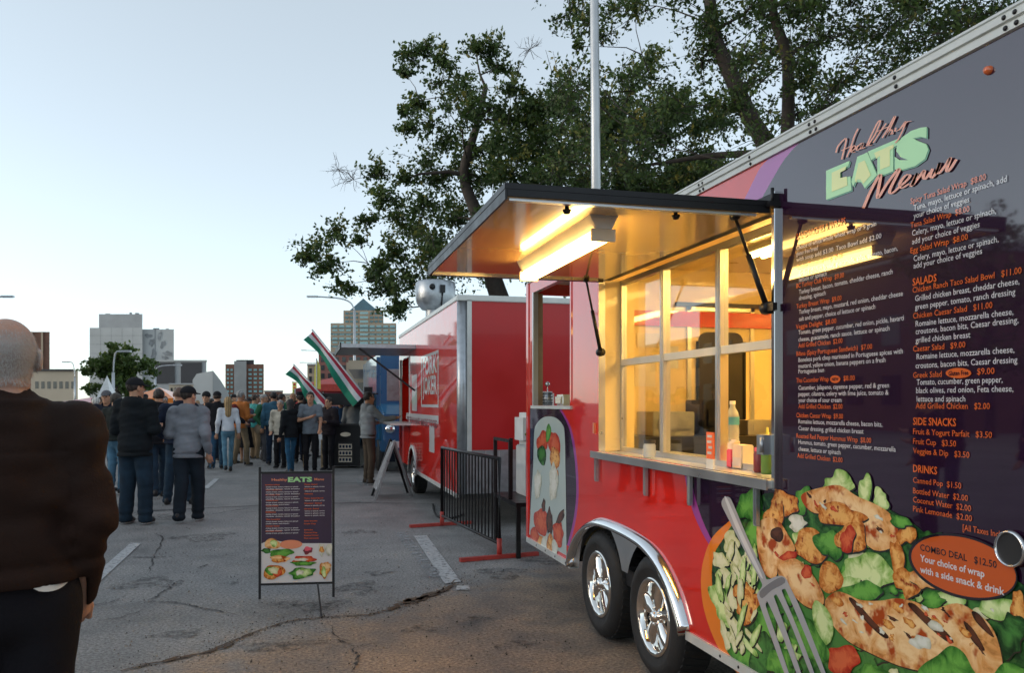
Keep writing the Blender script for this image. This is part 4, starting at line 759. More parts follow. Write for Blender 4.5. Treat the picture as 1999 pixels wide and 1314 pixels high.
for xa in (856, 823.5): rflat('sign_frame', [(xa, vpy(856, 689, xa)), (xa - 1.6, vpy(856, 689, xa - 1.6)), (xa - 1.6, vpy(856, 790, xa - 1.6)), (xa, vpy(856, 790, xa))], 'white_print', .0035)
for t_, y0, cap in (('FORK', 726, .26), ('JOKER', 768, .26)):
    q = MB(); p, p2 = rp_(825.5, vpy(852, y0, 825.5)), rp_(853, y0)
    text_on(q, t_, lambda a, z: (RX - .004, -a, z), -p.y, -p2.y, p.z, cap, .03); q.build('sign_lettering', 'white_print', rs)
rflat('text_strip', [(856, 812), (793, vpy(856, 812, 793)), (793, vpy(856, 828, 793)), (856, 828)], 'white_print')
q = MB(); p, p2 = rp_(795, 823), rp_(854, 823); text_on(q, 'FRESH HAND MADE FOOD', lambda a, z: (RX - .005, -a, z), -p.y, -p2.y, p.z - .02, .11, .02); q.build('strip_lettering', 'maroon', rs)
rflat('notice', [(848, 832), (838, 831), (838, 882), (848, 885)], 'white_print'); rflat('notice', [(814, 730), (804, 734), (804, 802), (814, 803)], 'white_print')
# exhaust on the roof
ex = at_depth(850, 600, 13.2); q = MB()
q.lathe([(.16, RZ1 - .01), (.16, 3.02)], (ex.x, ex.y, 0), n=20); q.lathe([(.12, 2.98), (.22, 3.0), (.30, 3.10), (.32, 3.18), (.32, 3.42), (.29, 3.455), (.1, 3.47), (0, 3.47)], (ex.x, ex.y, 0), n=28); exo = q.build('exhaust_fan', 'galvanised', rt)
q = MB(); q.lathe([(0, -.03), (.045, -.03), (.045, .02)], (ex.x - .1, ex.y - .31, 3.33), 'y', 14); q.box((ex.x + .02, ex.y - .36, 3.24), (ex.x + .1, ex.y - .30, 3.36)); q.tube([(ex.x + .06, ex.y - .33, 3.24), (ex.x + .05, ex.y - .28, 3.0)], .012); q.build('fan_motor', 'black_metal', exo)
# ------------------------------------------------------------------ crowd barrier
A, B = Vector((1.86, 7.70, 0)), Vector((1.65, 9.78, 0)); bar = empty('crowd_barrier', (1.75, 8.75, 0), 'black steel crowd barrier with red feet beside the red trailer', 'barrier')
d = (B - A).normalized()
q = MB(); q.tube([A + Vector((0, 0, .14)), A + Vector((0, 0, .96)), B + Vector((0, 0, .96)), B + Vector((0, 0, .14))], .02, 8); q.tube([A + Vector((0, 0, .14)), B + Vector((0, 0, .14))], .017, 8); q.build('frame', 'black_metal', bar)
q = MB(); q.bar((0, 0, .14), (0, 0, .95), .014, .014); b0 = q.build('upright', 'black_metal', bar, local=True)
for k in range(1, 19):
    o = b0 if k == 1 else b0.copy()
    if k > 1: COL.objects.link(o)
    o.location = A.lerp(B, k / 19) - origin(bar)
for P, (a_, c_) in ((A, ((898, 1098), (1050, 1085))), (B, ((800, 1031), (922, 1023)))):
    g0, g1 = on_ground(*a_), on_ground(*c_); q = MB(); s_ = Vector((0, 0, .02)); q.bar(g0 + s_, g1 + s_, .05, .035); q.build('foot', 'red_steel', bar)
    q = MB(); q.tube([P + Vector((0, 0, .02)), P + Vector((0, 0, .19))], .026, 8); q.build('socket', 'red_steel', bar)
# hose on the ground
hz = [on_ground(x, y, .015) for x, y in ((845, 985), (848, 1000), (858, 1010), (880, 1012), (905, 1005))]
q = MB(); q.tube(smooth_loop([tuple(p) for p in hz], 5, False), .014, 6); thing(q, 'hose', 'black_rubber', (hz[0].x, hz[0].y, 0), 'black hose lying behind the crowd barrier', 'hose')
# steps with rail and the white tank behind the near trailer
st = empty('entry_step', (2.35, 8.3, 0), 'black steel entry platform with rails behind the purple trailer', 'steps')
q = MB(); q.box((2.0, 7.6, .50), (2.9, 8.6, .54)); q.build('deck', 'black_metal', st)
for x, y in ((2.03, 7.63), (2.87, 7.63), (2.03, 8.57), (2.87, 8.57)): q = MB(); q.bar((x, y, 0), (x, y, .50), .04, .04); q.build('leg', 'black_metal', st)
for x, y in ((2.02, 7.9), (2.02, 8.55), (2.2, 8.58)): q = MB(); q.bar((x, y, .54), (x, y, 1.12), .035, .035); q.build('rail_post', 'black_metal', st)
q = MB(); q.bar((2.02, 7.9, 1.12), (2.02, 8.58, 1.12), .03, .03); q.build('rail', 'black_metal', st)
wt = empty('water_tank', (2.42, 8.25, .54), 'white plastic water container with tap and hose on black platform', 'tank')
q = MB(); q.box((2.22, 8.05, .541), (2.62, 8.45, 1.06)); q.build('lower_cabinet', 'white_plastic', wt, .012)
q = MB(); q.box((2.20, 8.03, 1.062), (2.64, 8.47, 1.40)); q.build('tank_body', 'white_plastic', wt, .05)
q = MB(); q.box((2.33, 8.15, 1.395), (2.56, 8.38, 1.62)); q.build('tank_neck', 'white_plastic', wt, .02)
q = MB(); q.tube(smooth_loop([(2.30, 8.04, 1.46), (2.27, 8.01, 1.36), (2.26, 8.0, 1.28), (2.23, 8.0, 1.20), (2.20, 8.0, 1.18)], 4, False), .014, 6); q.build('tank_hose', 'green_sauce', wt)
q = MB(); q.box((2.205, 7.995, 1.17), (2.5, 8.029, 1.19)); q.box((2.30, 8.0, 1.44), (2.34, 8.149, 1.48)); q.build('tap', 'black_metal', wt)
# ------------------------------------------------------------------ menu stand in the road
a0, a1 = on_ground(507, 1170), on_ground(651, 1166); ms = empty('menu_stand', (a0 + a1) / 2, 'purple menu board on a thin black metal stand in the road', 'sign')
ex_ = (a1 - a0).normalized(); up = Vector((.0, .03, 1)).normalized(); W_ = (a1 - a0).length
H_ = (1168 - 912) / F * 6.3
for P in (a0, a1): q = MB(); q.bar(P, P + up * H_, .018, .018); q.build('leg', 'board_frame', ms)
zb, zt = (1168 - 1140) / F * 6.3, (1168 - 923) / F * 6.3
pn = ex_.cross(up).normalized(); pn = -pn if pn.y > 0 else pn
def mp(u, w_, off=0.0): return a0 + ex_ * (u * W_) + up * (zb + (zt - zb) * w_) + pn * off        # u across, w up the board
q = MB(); ins = .012 / W_
q.prism([mp(ins, 0), mp(1 - ins, 0), mp(1 - ins, 1), mp(ins, 1)], -pn * .006); brd = q.build('board', 'white_print', ms)
for w_ in (0, 1): q = MB(); q.bar(mp(0, w_) , mp(1, w_), .016, .016); q.build('crossbar', 'board_frame', ms)
q = MB(); lp = on_ground(628, 1208); q.bar(mp(.78, .0) - pn * .012, lp, .012, .012); q.build('prop_leg', 'board_frame', ms)
def bflat(name, P, off, m):
    q = MB(); q.add([mp(u, w_, off) for u, w_ in P], [tuple(range(len(P)))]); return q.build(name, m, brd)
mat('board_purple', (.045, .022, .055), .4, 0, .15, 8)
bflat('board_print', [(ins, .365), (.15, .40), (.35, .37), (.6, .36), (1 - ins, .355), (1 - ins, 1), (ins, 1)], .001, 'board_purple')
q = MB()
def bl(rows, cap, m, nm, bold=.02):
    q = MB()
    for t_, u0, u1, w_ in rows: text_on(q, t_, lambda x, z: mp(x, z, .002), u0, u1, w_, cap, bold)
    q.build(nm, m, brd)
for i_, t_ in enumerate(('Healthy', 'Menu')): bl([(t_, .16 + .58 * i_, .37 + .5 * i_, .925)], .022, 'salmon_print', 'script_lettering')
bl([('EATS', .38, .71, .915)], .042, 'green_print', 'logo_lettering', .05)
LO = [('Sandwiches & Wraps', .07, .27, .885), ('Chicken Guacamole Wrap', .08, .30, .84), ('BC Turkey Club', .08, .27, .795), ('Turkey Breast', .08, .25, .745), ('Veggie Delight', .08, .25, .695), ('Bifana', .08, .22, .64), ('Thai Cucumber', .08, .28, .575), ('Chicken Caesar', .08, .27, .515), ('Red Pepper Hummus', .08, .30, .47)]
LW = [(r_[0], .08, u1, r_[3] - k * .019) for r_ in LO for k, u1 in ((1, .52), (2, .40 if len(r_[0]) % 2 else .54)) if not (k == 2 and r_[3] < .48)]
RO = [('Tuna Salad', .60, .78, .885), ('Egg Salad', .60, .74, .845), ('Salads', .60, .72, .80), ('Taco Salad Bowl', .60, .86, .76), ('Caesar Salad', .60, .84, .715), ('Greek Salad', .60, .80, .665), ('Side Snacks', .60, .78, .555), ('Fruit Cup', .60, .76, .53), ('Drinks', .60, .72, .475), ('Canned Pop', .60, .78, .45), ('Bottled Water', .60, .80, .425), ('Pink Lemonade', .60, .80, .40)]
RW = [('lettuce or spinach, veggies', .61, .88, w_) for w_ in (.865, .825, .74, .695, .645, .625, .605)]
TX_ = {0: 'chicken breast, tomato, lettuce or spinach', 1: 'cheddar cheese, ranch dressing'}
bl(LO + RO, .010, 'orange_print', 'orange_lettering', .03); bl([(TX_[i % 2], a_, c_, w_) for i, (t_, a_, c_, w_) in enumerate(LW)] + RW, .009, 'white_print', 'white_lettering', .03)
def bov(cx, cy, rx, ry, k=28): return [(cx + rx * cos(2 * pi * i / k), cy + ry * sin(2 * pi * i / k)) for i in range(k)]
bflat('oval_print', bov(.42, .352, .155, .04), .003, 'salmon_print')
for i, (m_, cx, cy, rx, ry) in enumerate((('chicken', .17, .36, .10, .05), ('lettuce_pale', .19, .365, .05, .03), ('lettuce_dark', .09, .30, .06, .025), ('leaf_green', .29, .275, .16, .04), ('chicken', .27, .225, .14, .03), ('crouton', .25, .21, .09, .02), ('maroon', .65, .295, .06, .035), ('pink_card', .65, .31, .055, .018), ('feta', .84, .30, .05, .05), ('feta', .94, .30, .05, .05), ('crouton', .84, .30, .03, .03), ('tomato', .6, .215, .17, .03), ('leaf_green', .59, .18, .17, .02), ('feta', .56, .215, .09, .015), ('crouton', .19, .11, .14, .065), ('leaf_green', .14, .12, .06, .04), ('tomato', .24, .10, .06, .035), ('cabbage', .19, .125, .07, .03), ('leaf_green', .57, .095, .17, .05), ('lettuce_pale', .62, .10, .09, .035), ('feta', .54, .10, .05, .025), ('crouton', .88, .12, .08, .065), ('chicken', .90, .15, .06, .04), ('lettuce_pale', .87, .10, .03, .05))):
    food('food_print', blob(cx, cy, rx, ry, 0, .2), lambda p, o_=.003 + i * .0003: mp(p[0], p[1], o_), m_, parent=brd, tx=lambda a_, c_: (a_, c_))
# ------------------------------------------------------------------ white-framed folding board beside the red trailer
l0, l1, ap = on_ground(729, 972), on_ground(800, 966), None
dpt = 12.9; ap = at_depth(766, 860, dpt); af = empty('folding_board', ((l0 + l1) / 2), 'white edged folding board standing edge on beside the red trailer', 'sign')
for L in (l0, l1):
    for dy in (-.28, .28):
        q = MB(); q.bar((L.x, L.y + dy, 0.0), (ap.x, ap.y + dy, ap.z), .035, .06, (0, 1, 0)); q.build('frame_leg', 'aluminium' if dy < 0 else 'black_metal', af)
    q = MB(); n0 = Vector((L.x, L.y, .12)).lerp(ap, .04); q.prism([(n0.x, L.y - .262, n0.z), (n0.x, L.y + .262, n0.z), (ap.x, ap.y + .262, ap.z - .03), (ap.x, ap.y - .262, ap.z - .03)], (.012, 0, 0)); q.build('panel', 'white_print' if L is l0 else 'maroon', af)
# ------------------------------------------------------------------ blue van behind the red trailer
bv = empty('blue_van', (2.7, 19.3, 0), 'blue van parked nose towards the red trailer', 'van'); vx0, vy = 1.62, 17.3
q = MB(); q.box((vx0 + .0, vy + .9, .45), (vx0 + 2.1, vy + 5.0, 2.6)); q.build('body', 'blue_paint', bv, .08)
q = MB(); q.prism([(vx0 + .03, vy, .5), (vx0 + .03, vy + .9, .5), (vx0 + .03, vy + .9, 1.5), (vx0 + .03, vy + .05, 1.25)], (2.04, 0, 0)); q.build('hood', 'blue_paint', bv, .05)
q = MB(); q.quad((vx0 + .22, vy + .885, 1.55), (vx0 + 1.88, vy + .885, 1.55), (vx0 + 1.88, vy + .89, 2.25), (vx0 + .22, vy + .89, 2.25)); q.build('windshield', 'glass_pane', bv)
q = MB(); q.quad((vx0 + .22, vy + .893, 1.55), (vx0 + 1.88, vy + .893, 1.55), (vx0 + 1.88, vy + .895, 2.25), (vx0 + .22, vy + .895, 2.25)); q.build('cab_lining', 'galvanised', bv)
q = MB(); q.box((vx0 - .02, vy - .1, .48), (vx0 + 2.12, vy - .001, .72)); bmp = q.build('bumper', 'blue_paint', bv, .03)
q = MB(); q.box((vx0 + .22, vy - .112, .92 - .36), (vx0 + .48, vy - .101, .70)); q.build('plate', 'white_print', bmp)
for x in (vx0 + .2, vx0 + 1.9): q = MB(); q.lathe([(0, -.04), (.08, -.03), (.1, 0)], (x, vy + .0, .95), 'y', 16); q.build('headlight', 'bright_metal', bv)
q = MB(); q.box((vx0 - .28, vy + .8, 1.55), (vx0 - .1, vy + .84, 1.85)); q.bar((vx0 - .1, vy + .82, 1.7), (vx0 + .02, vy + .85, 1.7), .03, .03); q.build('mirror', 'black_metal', bv)
for x in (vx0 + .0, vx0 + 1.85):
    w_ = MB(); w_.lathe([(0, -.01), (.18, 0), (.2, .02), (.33, .0), (.35, .03), (.35, .22), (.2, .24)], (x, vy + .9, .35), 'x', 24); w_.build('wheel', 'tyre', bv)
# ------------------------------------------------------------------ black stall with counter, flags
sz = 18.75
def sd(px, py, z=sz): return at_depth(px, py, z)
ca, cb = on_ground(634, 915), on_ground(703, 915); sl = empty('food_stall', (ca + cb) / 2, 'black food stall with a chalk menu board on its counter front', 'stall')
D = Vector((FW[0], FW[1], 0)); Rr = Vector((RT[0], RT[1], 0)); ctr = (ca + cb) / 2; hw = (cb - ca).length / 2
def so(a_, b_, z): return ctr + Rr * a_ + D * b_ + Vector((0, 0, z))
def sbox(q, a0_, a1_, b0_, b1_, z0, z1, mi=0):
    P = [so(a_, b_, z) for z in (z0, z1) for a_, b_ in ((a0_, b0_), (a1_, b0_), (a1_, b1_), (a0_, b1_))]
    return q.add(P, [(0, 3, 2, 1), (4, 5, 6, 7), (0, 1, 5, 4), (1, 2, 6, 5), (2, 3, 7, 6), (3, 0, 4, 7)], mi)
q = MB(); sbox(q, -hw, hw, 0, .7, .06, .98); q.build('counter', 'black_metal', sl); q = MB(); sbox(q, -hw - .05, hw + .05, -.05, .75, .98, 1.02); q.build('counter_top', 'dark_plastic', sl)
q = MB(); sbox(q, -hw, -hw + .06, 0, .06, .98, 1.68); sbox(q, hw + .4, hw + .46, 0, .06, 0, 1.68); q.build('post', 'black_metal', sl)
q = MB(); sbox(q, -hw - .1, hw + .55, -.1, 2.2, 1.62, 1.72); sbox(q, -hw - .1, hw + .55, -.1, -.06, 1.45, 1.62); q.build('canopy', 'black_metal', sl)
q = MB(); sbox(q, -hw, hw + .5, 2.1, 2.15, 0, 1.62); q.build('back_cloth', 'denim_dark', sl)
p = so(-.12, -.003, 0); q = MB(); sbox(q, -.10, .24, -.02, -.004, .12, .60); bd = q.build('menu_board', 'dark_plastic', sl)
for r_ in range(3):
    q = MB(); q.add([so(a_, -.022, .15 + r_ * .15 + dz_) for a_, dz_ in ((-.08, 0), (.22, 0), (.22, .11), (-.08, .11))], [(0, 1, 2, 3)]); q.build('menu_row', 'card', bd)
    q = MB()
    for k in range(4): q.add([so(-.07 + .072 * k + da, -.024, .17 + r_ * .15 + dz_) for da, dz_ in ((0, 0), (.055, 0), (.055, .07), (0, .07))], [(0, 1, 2, 3)])
    q.build('row_marks', 'denim_dark', bd)
q = MB(); q.add([so(.07 + .12 * cos(t), -.004, .78 + .05 * sin(t)) for t in [2 * pi * i / 20 for i in range(20)]], [tuple(range(20))]); q.build('emblem', 'card', sl)
q = MB(); q.add([so(-.3 + .1 * cos(t), -.102, 1.55 + .05 * sin(t)) for t in [2 * pi * i / 20 for i in range(20)]], [tuple(range(20))]); q.build('emblem', 'pink_card', sl)
for px, y0, y1, lb in ((629, 858, 913, 'tan wooden post left of the black stall counter'), (594, 888, 912, 'short reddish wooden post behind the grey shirt man')):
    b_ = on_ground(px, y1); q = MB(); q.bar(b_, b_ + Vector((0, 0, (y1 - y0) / F * 18.9)), .06, .06); thing(q, 'wooden_post', 'wood', b_, lb, 'post', bevel=.004)
mat('flag_green', (.01, .20, .12), .8); mat('flag_white', (.62, .64, .66), .8); mat('flag_red', (.42, .02, .05), .8); mat('flag_black', (.015, .015, .02), .8)
def flag(top, bot, wid, label, z, nm=14):
    p1, p0 = sd(*top, z), sd(*bot, z); base = Vector((p0.x, p0.y, 0)); e = empty('flag', base, label, 'flag', 'striped flags over the stalls')
    q = MB(); q.tube([base, Vector((p0.x, p0.y, p0.z - .25)), p0, p1 + (p1 - p0) * .02], .018, 8); q.build('pole', 'steel_pole', e)
    ax = (p1 - p0); L = ax.length; ax.normalize(); dn = (Vector((0, 0, -1)) - ax * ax.dot(Vector((0, 0, -1)))).normalized(); nr = ax.cross(dn)
    def cp(s, t): return p0 + ax * (s * L) + dn * (.02 + t * wid * (.85 + .25 * sin(5 * s + 1))) + nr * (.07 * sin(11 * s + 3 * t) * (t + .2)) + Vector((0, 0, -.05 * t))
    for nm_, t0, t1 in (('flag_red', 0, .24), ('flag_white', .24, .54), ('flag_green', .54, 1)):
        q = MB(); N = 24; vs = [cp(i / N, t) for i in range(N + 1) for t in (t0, (t0 + t1) / 2, t1)]
        q.add(vs, [(3 * i + k, 3 * i + k + 1, 3 * i + k + 4, 3 * i + k + 3) for i in range(N) for k in range(2)], 0, True); st_ = q.build('stripe', nm_, e)
        if nm_ == 'flag_white':
            q = MB(); rr = random.Random(3)
            for k in range(nm): s = .06 + k * .9 / nm; w_ = .035; q.add([cp(s, .27) - nr * .008, cp(s + w_, .27) - nr * .008, cp(s + w_ * rr.uniform(.3, 1), .51) - nr * .008, cp(s + w_ * rr.uniform(0, .5), .51) - nr * .008], [(0, 1, 2, 3)])
            q.build('stripe_marks', 'flag_black', st_)
flag((611, 646), (712, 772), .29, 'large green white and red flag slanting above the black stall', 18.2); flag((574, 713), (640, 785), .28, 'smaller green white and red flag left of the large one', 18.4, 10)
b_ = on_ground(618, 885); e = empty('banner', b_, 'narrow yellow feather banner behind the striped flags', 'banner'); zz = (b_ - Vector((0, 0, 0))).xy.dot(Vector(FW)); q = MB(); q.tube([b_, at_depth(618, 700, zz)], .02, 6); q.build('pole', 'steel_pole', e)
q = MB(); P = [at_depth(x, y, zz) for x, y in ((613, 758), (626, 760), (625, 715), (619, 702), (614, 718))]; q.prism(P, D * .015); q.build('cloth', 'yellow_cap', e)
# ------------------------------------------------------------------ people: smooth distance fields turned into meshes
def vlen(a): return np.sqrt((a * a).sum(-1))
def smin(a, b, k): h = np.clip(.5 + .5 * (b - a) / k, 0, 1); return b * (1 - h) + a * h - k * h * (1 - h)
def rc(P, a, b, r0, r1):
    a = np.asarray(a, float); b = np.asarray(b, float); d = b - a; t = np.clip(((P - a) @ d) / max(1e-9, d @ d), 0, 1)
    return vlen(P - a - t[..., None] * d) - (r0 + (r1 - r0) * t)
def ell(P, c, r):
    q = (P - np.asarray(c, float)); r = np.asarray(r, float); k0 = vlen(q / r); k1 = vlen(q / (r * r)); return k0 * (k0 - 1) / np.maximum(k1, 1e-6)
def nets(fn, lo, hi, h):
    """surface nets over a grid: vertices and quads of the zero level"""
    lo = np.asarray(lo, float); n = np.maximum(3, np.ceil((np.asarray(hi, float) - lo) / h).astype(int) + 1)
    g = np.stack(np.meshgrid(*[lo[i] + h * np.arange(n[i]) for i in range(3)], indexing='ij'), -1); V = fn(g); s = V < 0
    cs = [(i, j, k) for i in (0, 1) for j in (0, 1) for k in (0, 1)]
    sl = lambda A, c: A[c[0]:n[0] - 1 + c[0], c[1]:n[1] - 1 + c[1], c[2]:n[2] - 1 + c[2]]
    cnt = sum(sl(s, c).astype(np.int8) for c in cs); act = (cnt > 0) & (cnt < 8)
    if not act.any(): return np.zeros((0, 3)), np.zeros((0, 4), int)
    idx = -np.ones(act.shape, int); ii = np.argwhere(act); idx[act] = np.arange(len(ii))
    acc = np.zeros((len(ii), 3)); w = np.zeros(len(ii))
    val = {c: sl(V, c)[act] for c in cs}
    for a in cs:
        for d in range(3):
            if a[d]: continue
            b = list(a); b[d] = 1; b = tuple(b); va, vb = val[a], val[b]; m = (va < 0) != (vb < 0)
            t = np.where(m, va / np.where(m, va - vb, 1), 0); p = np.tile(np.array(a, float), (len(ii), 1)); p[:, d] += t; acc[m] += p[m]; w[m] += 1
    vert = lo + h * (ii + acc / w[:, None]); F_ = []
    for d in range(3):
        e1, e2 = (d + 1) % 3, (d + 2) % 3
        A = np.take(s, range(n[d] - 1), d); B = np.take(s, range(1, n[d]), d); e = np.argwhere(A != B)
        ok = (e[:, e1] > 0) & (e[:, e2] > 0) & (e[:, e1] < n[e1] - 1) & (e[:, e2] < n[e2] - 1); e = e[ok]
        if not len(e): continue
        o1 = np.zeros(3, int); o1[e1] = 1; o2 = np.zeros(3, int); o2[e2] = 1; q = [e - o1 - o2, e - o2, e, e - o1]
        Q = np.stack([idx[tuple(x.T)] for x in q], -1); flip = ~A[tuple(e.T)]; Q[flip] = Q[flip][:, ::-1]; F_.append(Q)
    return vert, np.concatenate(F_)
def mesh_np(name, parts, m, parent, colfn):
    vs = []; fs = []; k = 0
    for v, f in parts:
        if len(v): vs.append(v); fs.append(f + k); k += len(v)
    if not vs: return None
    v = np.concatenate(vs); f = np.concatenate(fs); me = bpy.data.meshes.new(name)
    me.vertices.add(len(v)); me.vertices.foreach_set('co', v.astype(np.float32).ravel()); me.loops.add(f.size); me.loops.foreach_set('vertex_index', f.astype(np.int32).ravel())
    me.polygons.add(len(f)); me.polygons.foreach_set('loop_start', np.arange(0, f.size, 4, dtype=np.int32)); me.polygons.foreach_set('use_smooth', np.ones(len(f), bool)); me.update(calc_edges=True); me.validate()
    c = np.ones((len(v), 4), np.float32); c[:, :3] = colfn(v); at = me.attributes.new('Col', 'FLOAT_COLOR', 'POINT'); at.data.foreach_set('color', c.ravel())
    me.materials.append(MATS[m]); o = bpy.data.objects.new(name, me); COL.objects.link(o); o.parent = parent; return o
mat('skin', (1, 1, 1), .5, attr='Col', var=.10, nscale=18, sss=.12, spec=.35); mat('cloth', (1, 1, 1), .88, attr='Col', var=.28, nscale=5, bump=.25, bscale=160, spec=.2); mat('denim', (1, 1, 1), .85, attr='Col', var=.35, nscale=9, bump=.2, bscale=220, spec=.2)
mat('hair', (1, 1, 1), .6, attr='Col', var=.5, nscale=60, bump=.5, bscale=120); mat('shoe', (1, 1, 1), .6, attr='Col', var=.15, nscale=12)
ARM = dict(down=((.055, -.02, -.285), (.075, .05, -.54)), pocket=((.10, -.08, -.27), (.05, .08, -.47)), hold=((.06, -.01, -.28), (-.03, .23, -.26)), crossed=((.07, .05, -.28), (-.18, .19, -.21)), reach=((.03, .20, -.20), (.0, .46, -.17)), phone=((.04, .05, -.28), (-.05, .25, -.10)), swing=((.06, -.09, -.27), (.08, -.02, -.53)), fore=((.05, .08, -.27), (.04, .22, -.46)), hip=((.16, -.06, -.25), (.03, .05, -.42)), around=((.2, .08, -.22), (.38, .16, -.36)), bald=((.035, -.05, -.29), (.025, .06, -.50)))
JACKET = ('hoodie', 'jacket', 'puffer', 'denim')
def person(base, rot, label, H=1.75, b=1.0, arms=('down', 'down'), stance=.10, stride=0.0, top='jacket', tc=(.05, .05, .06), pc=(.03, .04, .07), sc=(.03, .03, .03), sole=(.5, .5, .5), skin=(.50, .27, .17), hair='short', hc=(.03, .02, .015), hat=None, hatc=(.015, .015, .018), head_yaw=0.0, head_pitch=0.0, lean=0.0, hem=None, fine=False, ph=0, slim=1.0, leg='jeans', extra=None, tc2=None, brim_yaw=0.0):
    s = H / 1.75; rn = random.Random(ph * 7 + 3); e = empty('person', base, label, 'person', 'people in the street', rot)
    hv = (.009 if fine else .017) * s; ph_ = [rn.uniform(0, 6) for _ in range(9)]
    def J(x, y, z): return np.array([x, y, z]) * s
    lz = lambda z: lean * max(0, z - .95)
    sh = {q: J(q * .178 * (.6 + .4 * b), lz(1.43), 1.425) for q in (1, -1)}; el = {}; wr = {}
    for q, a in ((1, arms[0]), (-1, arms[1])):
        A_ = ARM[a]; el[q] = sh[q] + J(q * A_[0][0], A_[0][1], A_[0][2]); wr[q] = sh[q] + J(q * A_[1][0], A_[1][1], A_[1][2])
    hip = {q: J(q * .09, 0, .93) for q in (1, -1)}; ft = {1: J(stance, stride, .08), -1: J(-stance, -stride, .08 + (.04 if stride else 0))}
    kn = {q: (hip[q] + ft[q]) / 2 + J(0, .03 + abs(stride) * .2, 0) for q in (1, -1)}
    nb = J(0, lz(1.48), 1.47); hcen = J(0, lz(1.63) + .015, 1.632); cy_, sy_ = cos(head_yaw), sin(head_yaw); cp_, sp_ = cos(head_pitch), sin(head_pitch)
    def toh(P):                       # head space, face towards +y
        q = P - hcen; x = q[..., 0] * cy_ + q[..., 1] * sy_; y = -q[..., 0] * sy_ + q[..., 1] * cy_; z = q[..., 2]; y, z = y * cp_ + z * sp_, -y * sp_ + z * cp_
        return np.stack([x, y, z], -1) / s
    def head(P):
        p = toh(P); d = ell(p, (0, -.012, .028), (.076, .094, .088)); d = smin(d, ell(p, (0, .02, -.045), (.058, .070, .072)), .03)
        d = smin(d, rc(p, (0, .088, .02), (0, .105, -.022), .009, .014), .012); d = smin(d, ell(p, (0, .062, -.098), (.03, .025, .022)), .02)
        d = smin(d, ell(p, (0, .078, .035), (.055, .016, .010)), .012); d = smin(d, ell(p, (0, .084, -.055), (.026, .012, .010)), .008)
        for q in (1, -1):
            d = np.maximum(d, -(ell(p, (q * .031, .098, .012), (.016, .016, .010)))); d = smin(d, ell(p, (q * .031, .078, .012), (.013, .012, .010)), .004)
            d = smin(d, smin(ell(p, (q * .083, -.006, .0), (.009, .022, .034)), ell(p, (q * .078, .004, -.018), (.009, .013, .018)), .008), .005)
        return d * s
    def neck(P): return (.0025 * np.sin((P[..., 2] - nb[2]) * 190 + P[..., 0] ** 2 * 300) * (hair == 'stubble')) + rc(P, nb - J(0, .01, .05), hcen - J(0, .02, .03), .062 * s, .056 * s)
    parts = [nets(lambda P: smin(head(P), neck(P), .025 * s), hcen - J(.16, .17, .24), hcen + J(.16, .17, .16), (.0065 if fine else .011) * s)]
    def hands(q):
        d_ = wr[q] - el[q]; d_ /= np.linalg.norm(d_); side = np.cross(d_, (0, 1, 0) if abs(d_[2]) > .6 else (0, 0, 1)); side /= np.linalg.norm(side); nrm = np.cross(side, d_); w0 = wr[q]; pal = w0 + d_ * .075 * s
        def f(P):
            d = rc(P, w0 - d_ * .05 * s, w0, .030 * s, .026 * s); d = smin(d, rc(P, w0 + d_ * .02 * s, pal - d_ * .005, .030 * s, .030 * s), .02)
            for i in range(4):
                o = (i - 1.5) * .0195 * s; a = pal + side * o; L = (.040, .046, .043, .034)[i] * s; k1 = a + d_ * L + nrm * .008 * s; k2 = k1 + d_ * L * .6 + nrm * .022 * s
                d = np.minimum(d, smin(rc(P, a - d_ * .02 * s, k1, .0105 * s, .0095 * s), rc(P, k1, k2, .0095 * s, .008 * s), .004))
            th = w0 + d_ * .03 * s - side * .026 * s; d = smin(d, smin(rc(P, th, th + d_ * .035 * s - side * .022 * s + nrm * .01 * s, .012 * s, .0105 * s), rc(P, th + d_ * .035 * s - side * .022 * s + nrm * .01 * s, th + d_ * .065 * s - side * .018 * s + nrm * .02 * s, .0105 * s, .0085 * s), .004), .008)
            return d
        c = w0 + d_ * .06 * s; return nets(f, c - .13 * s, c + .13 * s, (.0055 if fine else .0095) * s)
    parts += [hands(1), hands(-1)]
    bare = top in ('tee', 'tank')
    def core(P):
        d = smin(ell(P, J(0, lz(1.3), 1.28), J(.13, .08, .19)), ell(P, J(0, 0, .98), J(.12, .08, .15)), .05); d = smin(d, rc(P, nb - J(0, 0, .08), nb, .05 * s, .052 * s), .03)
        for q in (1, -1):
            d = smin(d, rc(P, sh[q], el[q], .046 * s, .037 * s), .03); d = smin(d, rc(P, el[q], wr[q], .037 * s, .027 * s), .01)
            if leg == 'skirt': d = smin(d, smin(rc(P, hip[q], kn[q], .07 * s, .05 * s), rc(P, kn[q], ft[q], .05 * s, .035 * s), .02), .02)
        return d
    ext = max(abs(np.concatenate([wr[1], wr[-1], el[1], el[-1]]).reshape(-1, 3)[:, 0]).max() + .12, .34); lo = np.array([-ext, -.34 * s, .05 if leg == 'skirt' else .85 * s]); hi = np.array([ext, .34 * s + .3 * s * ('reach' in arms), 1.56 * s])
    parts.append(nets(core, lo, hi, (.013 if bare else .024) * s if not fine else .012))
    sk = np.array(skin)
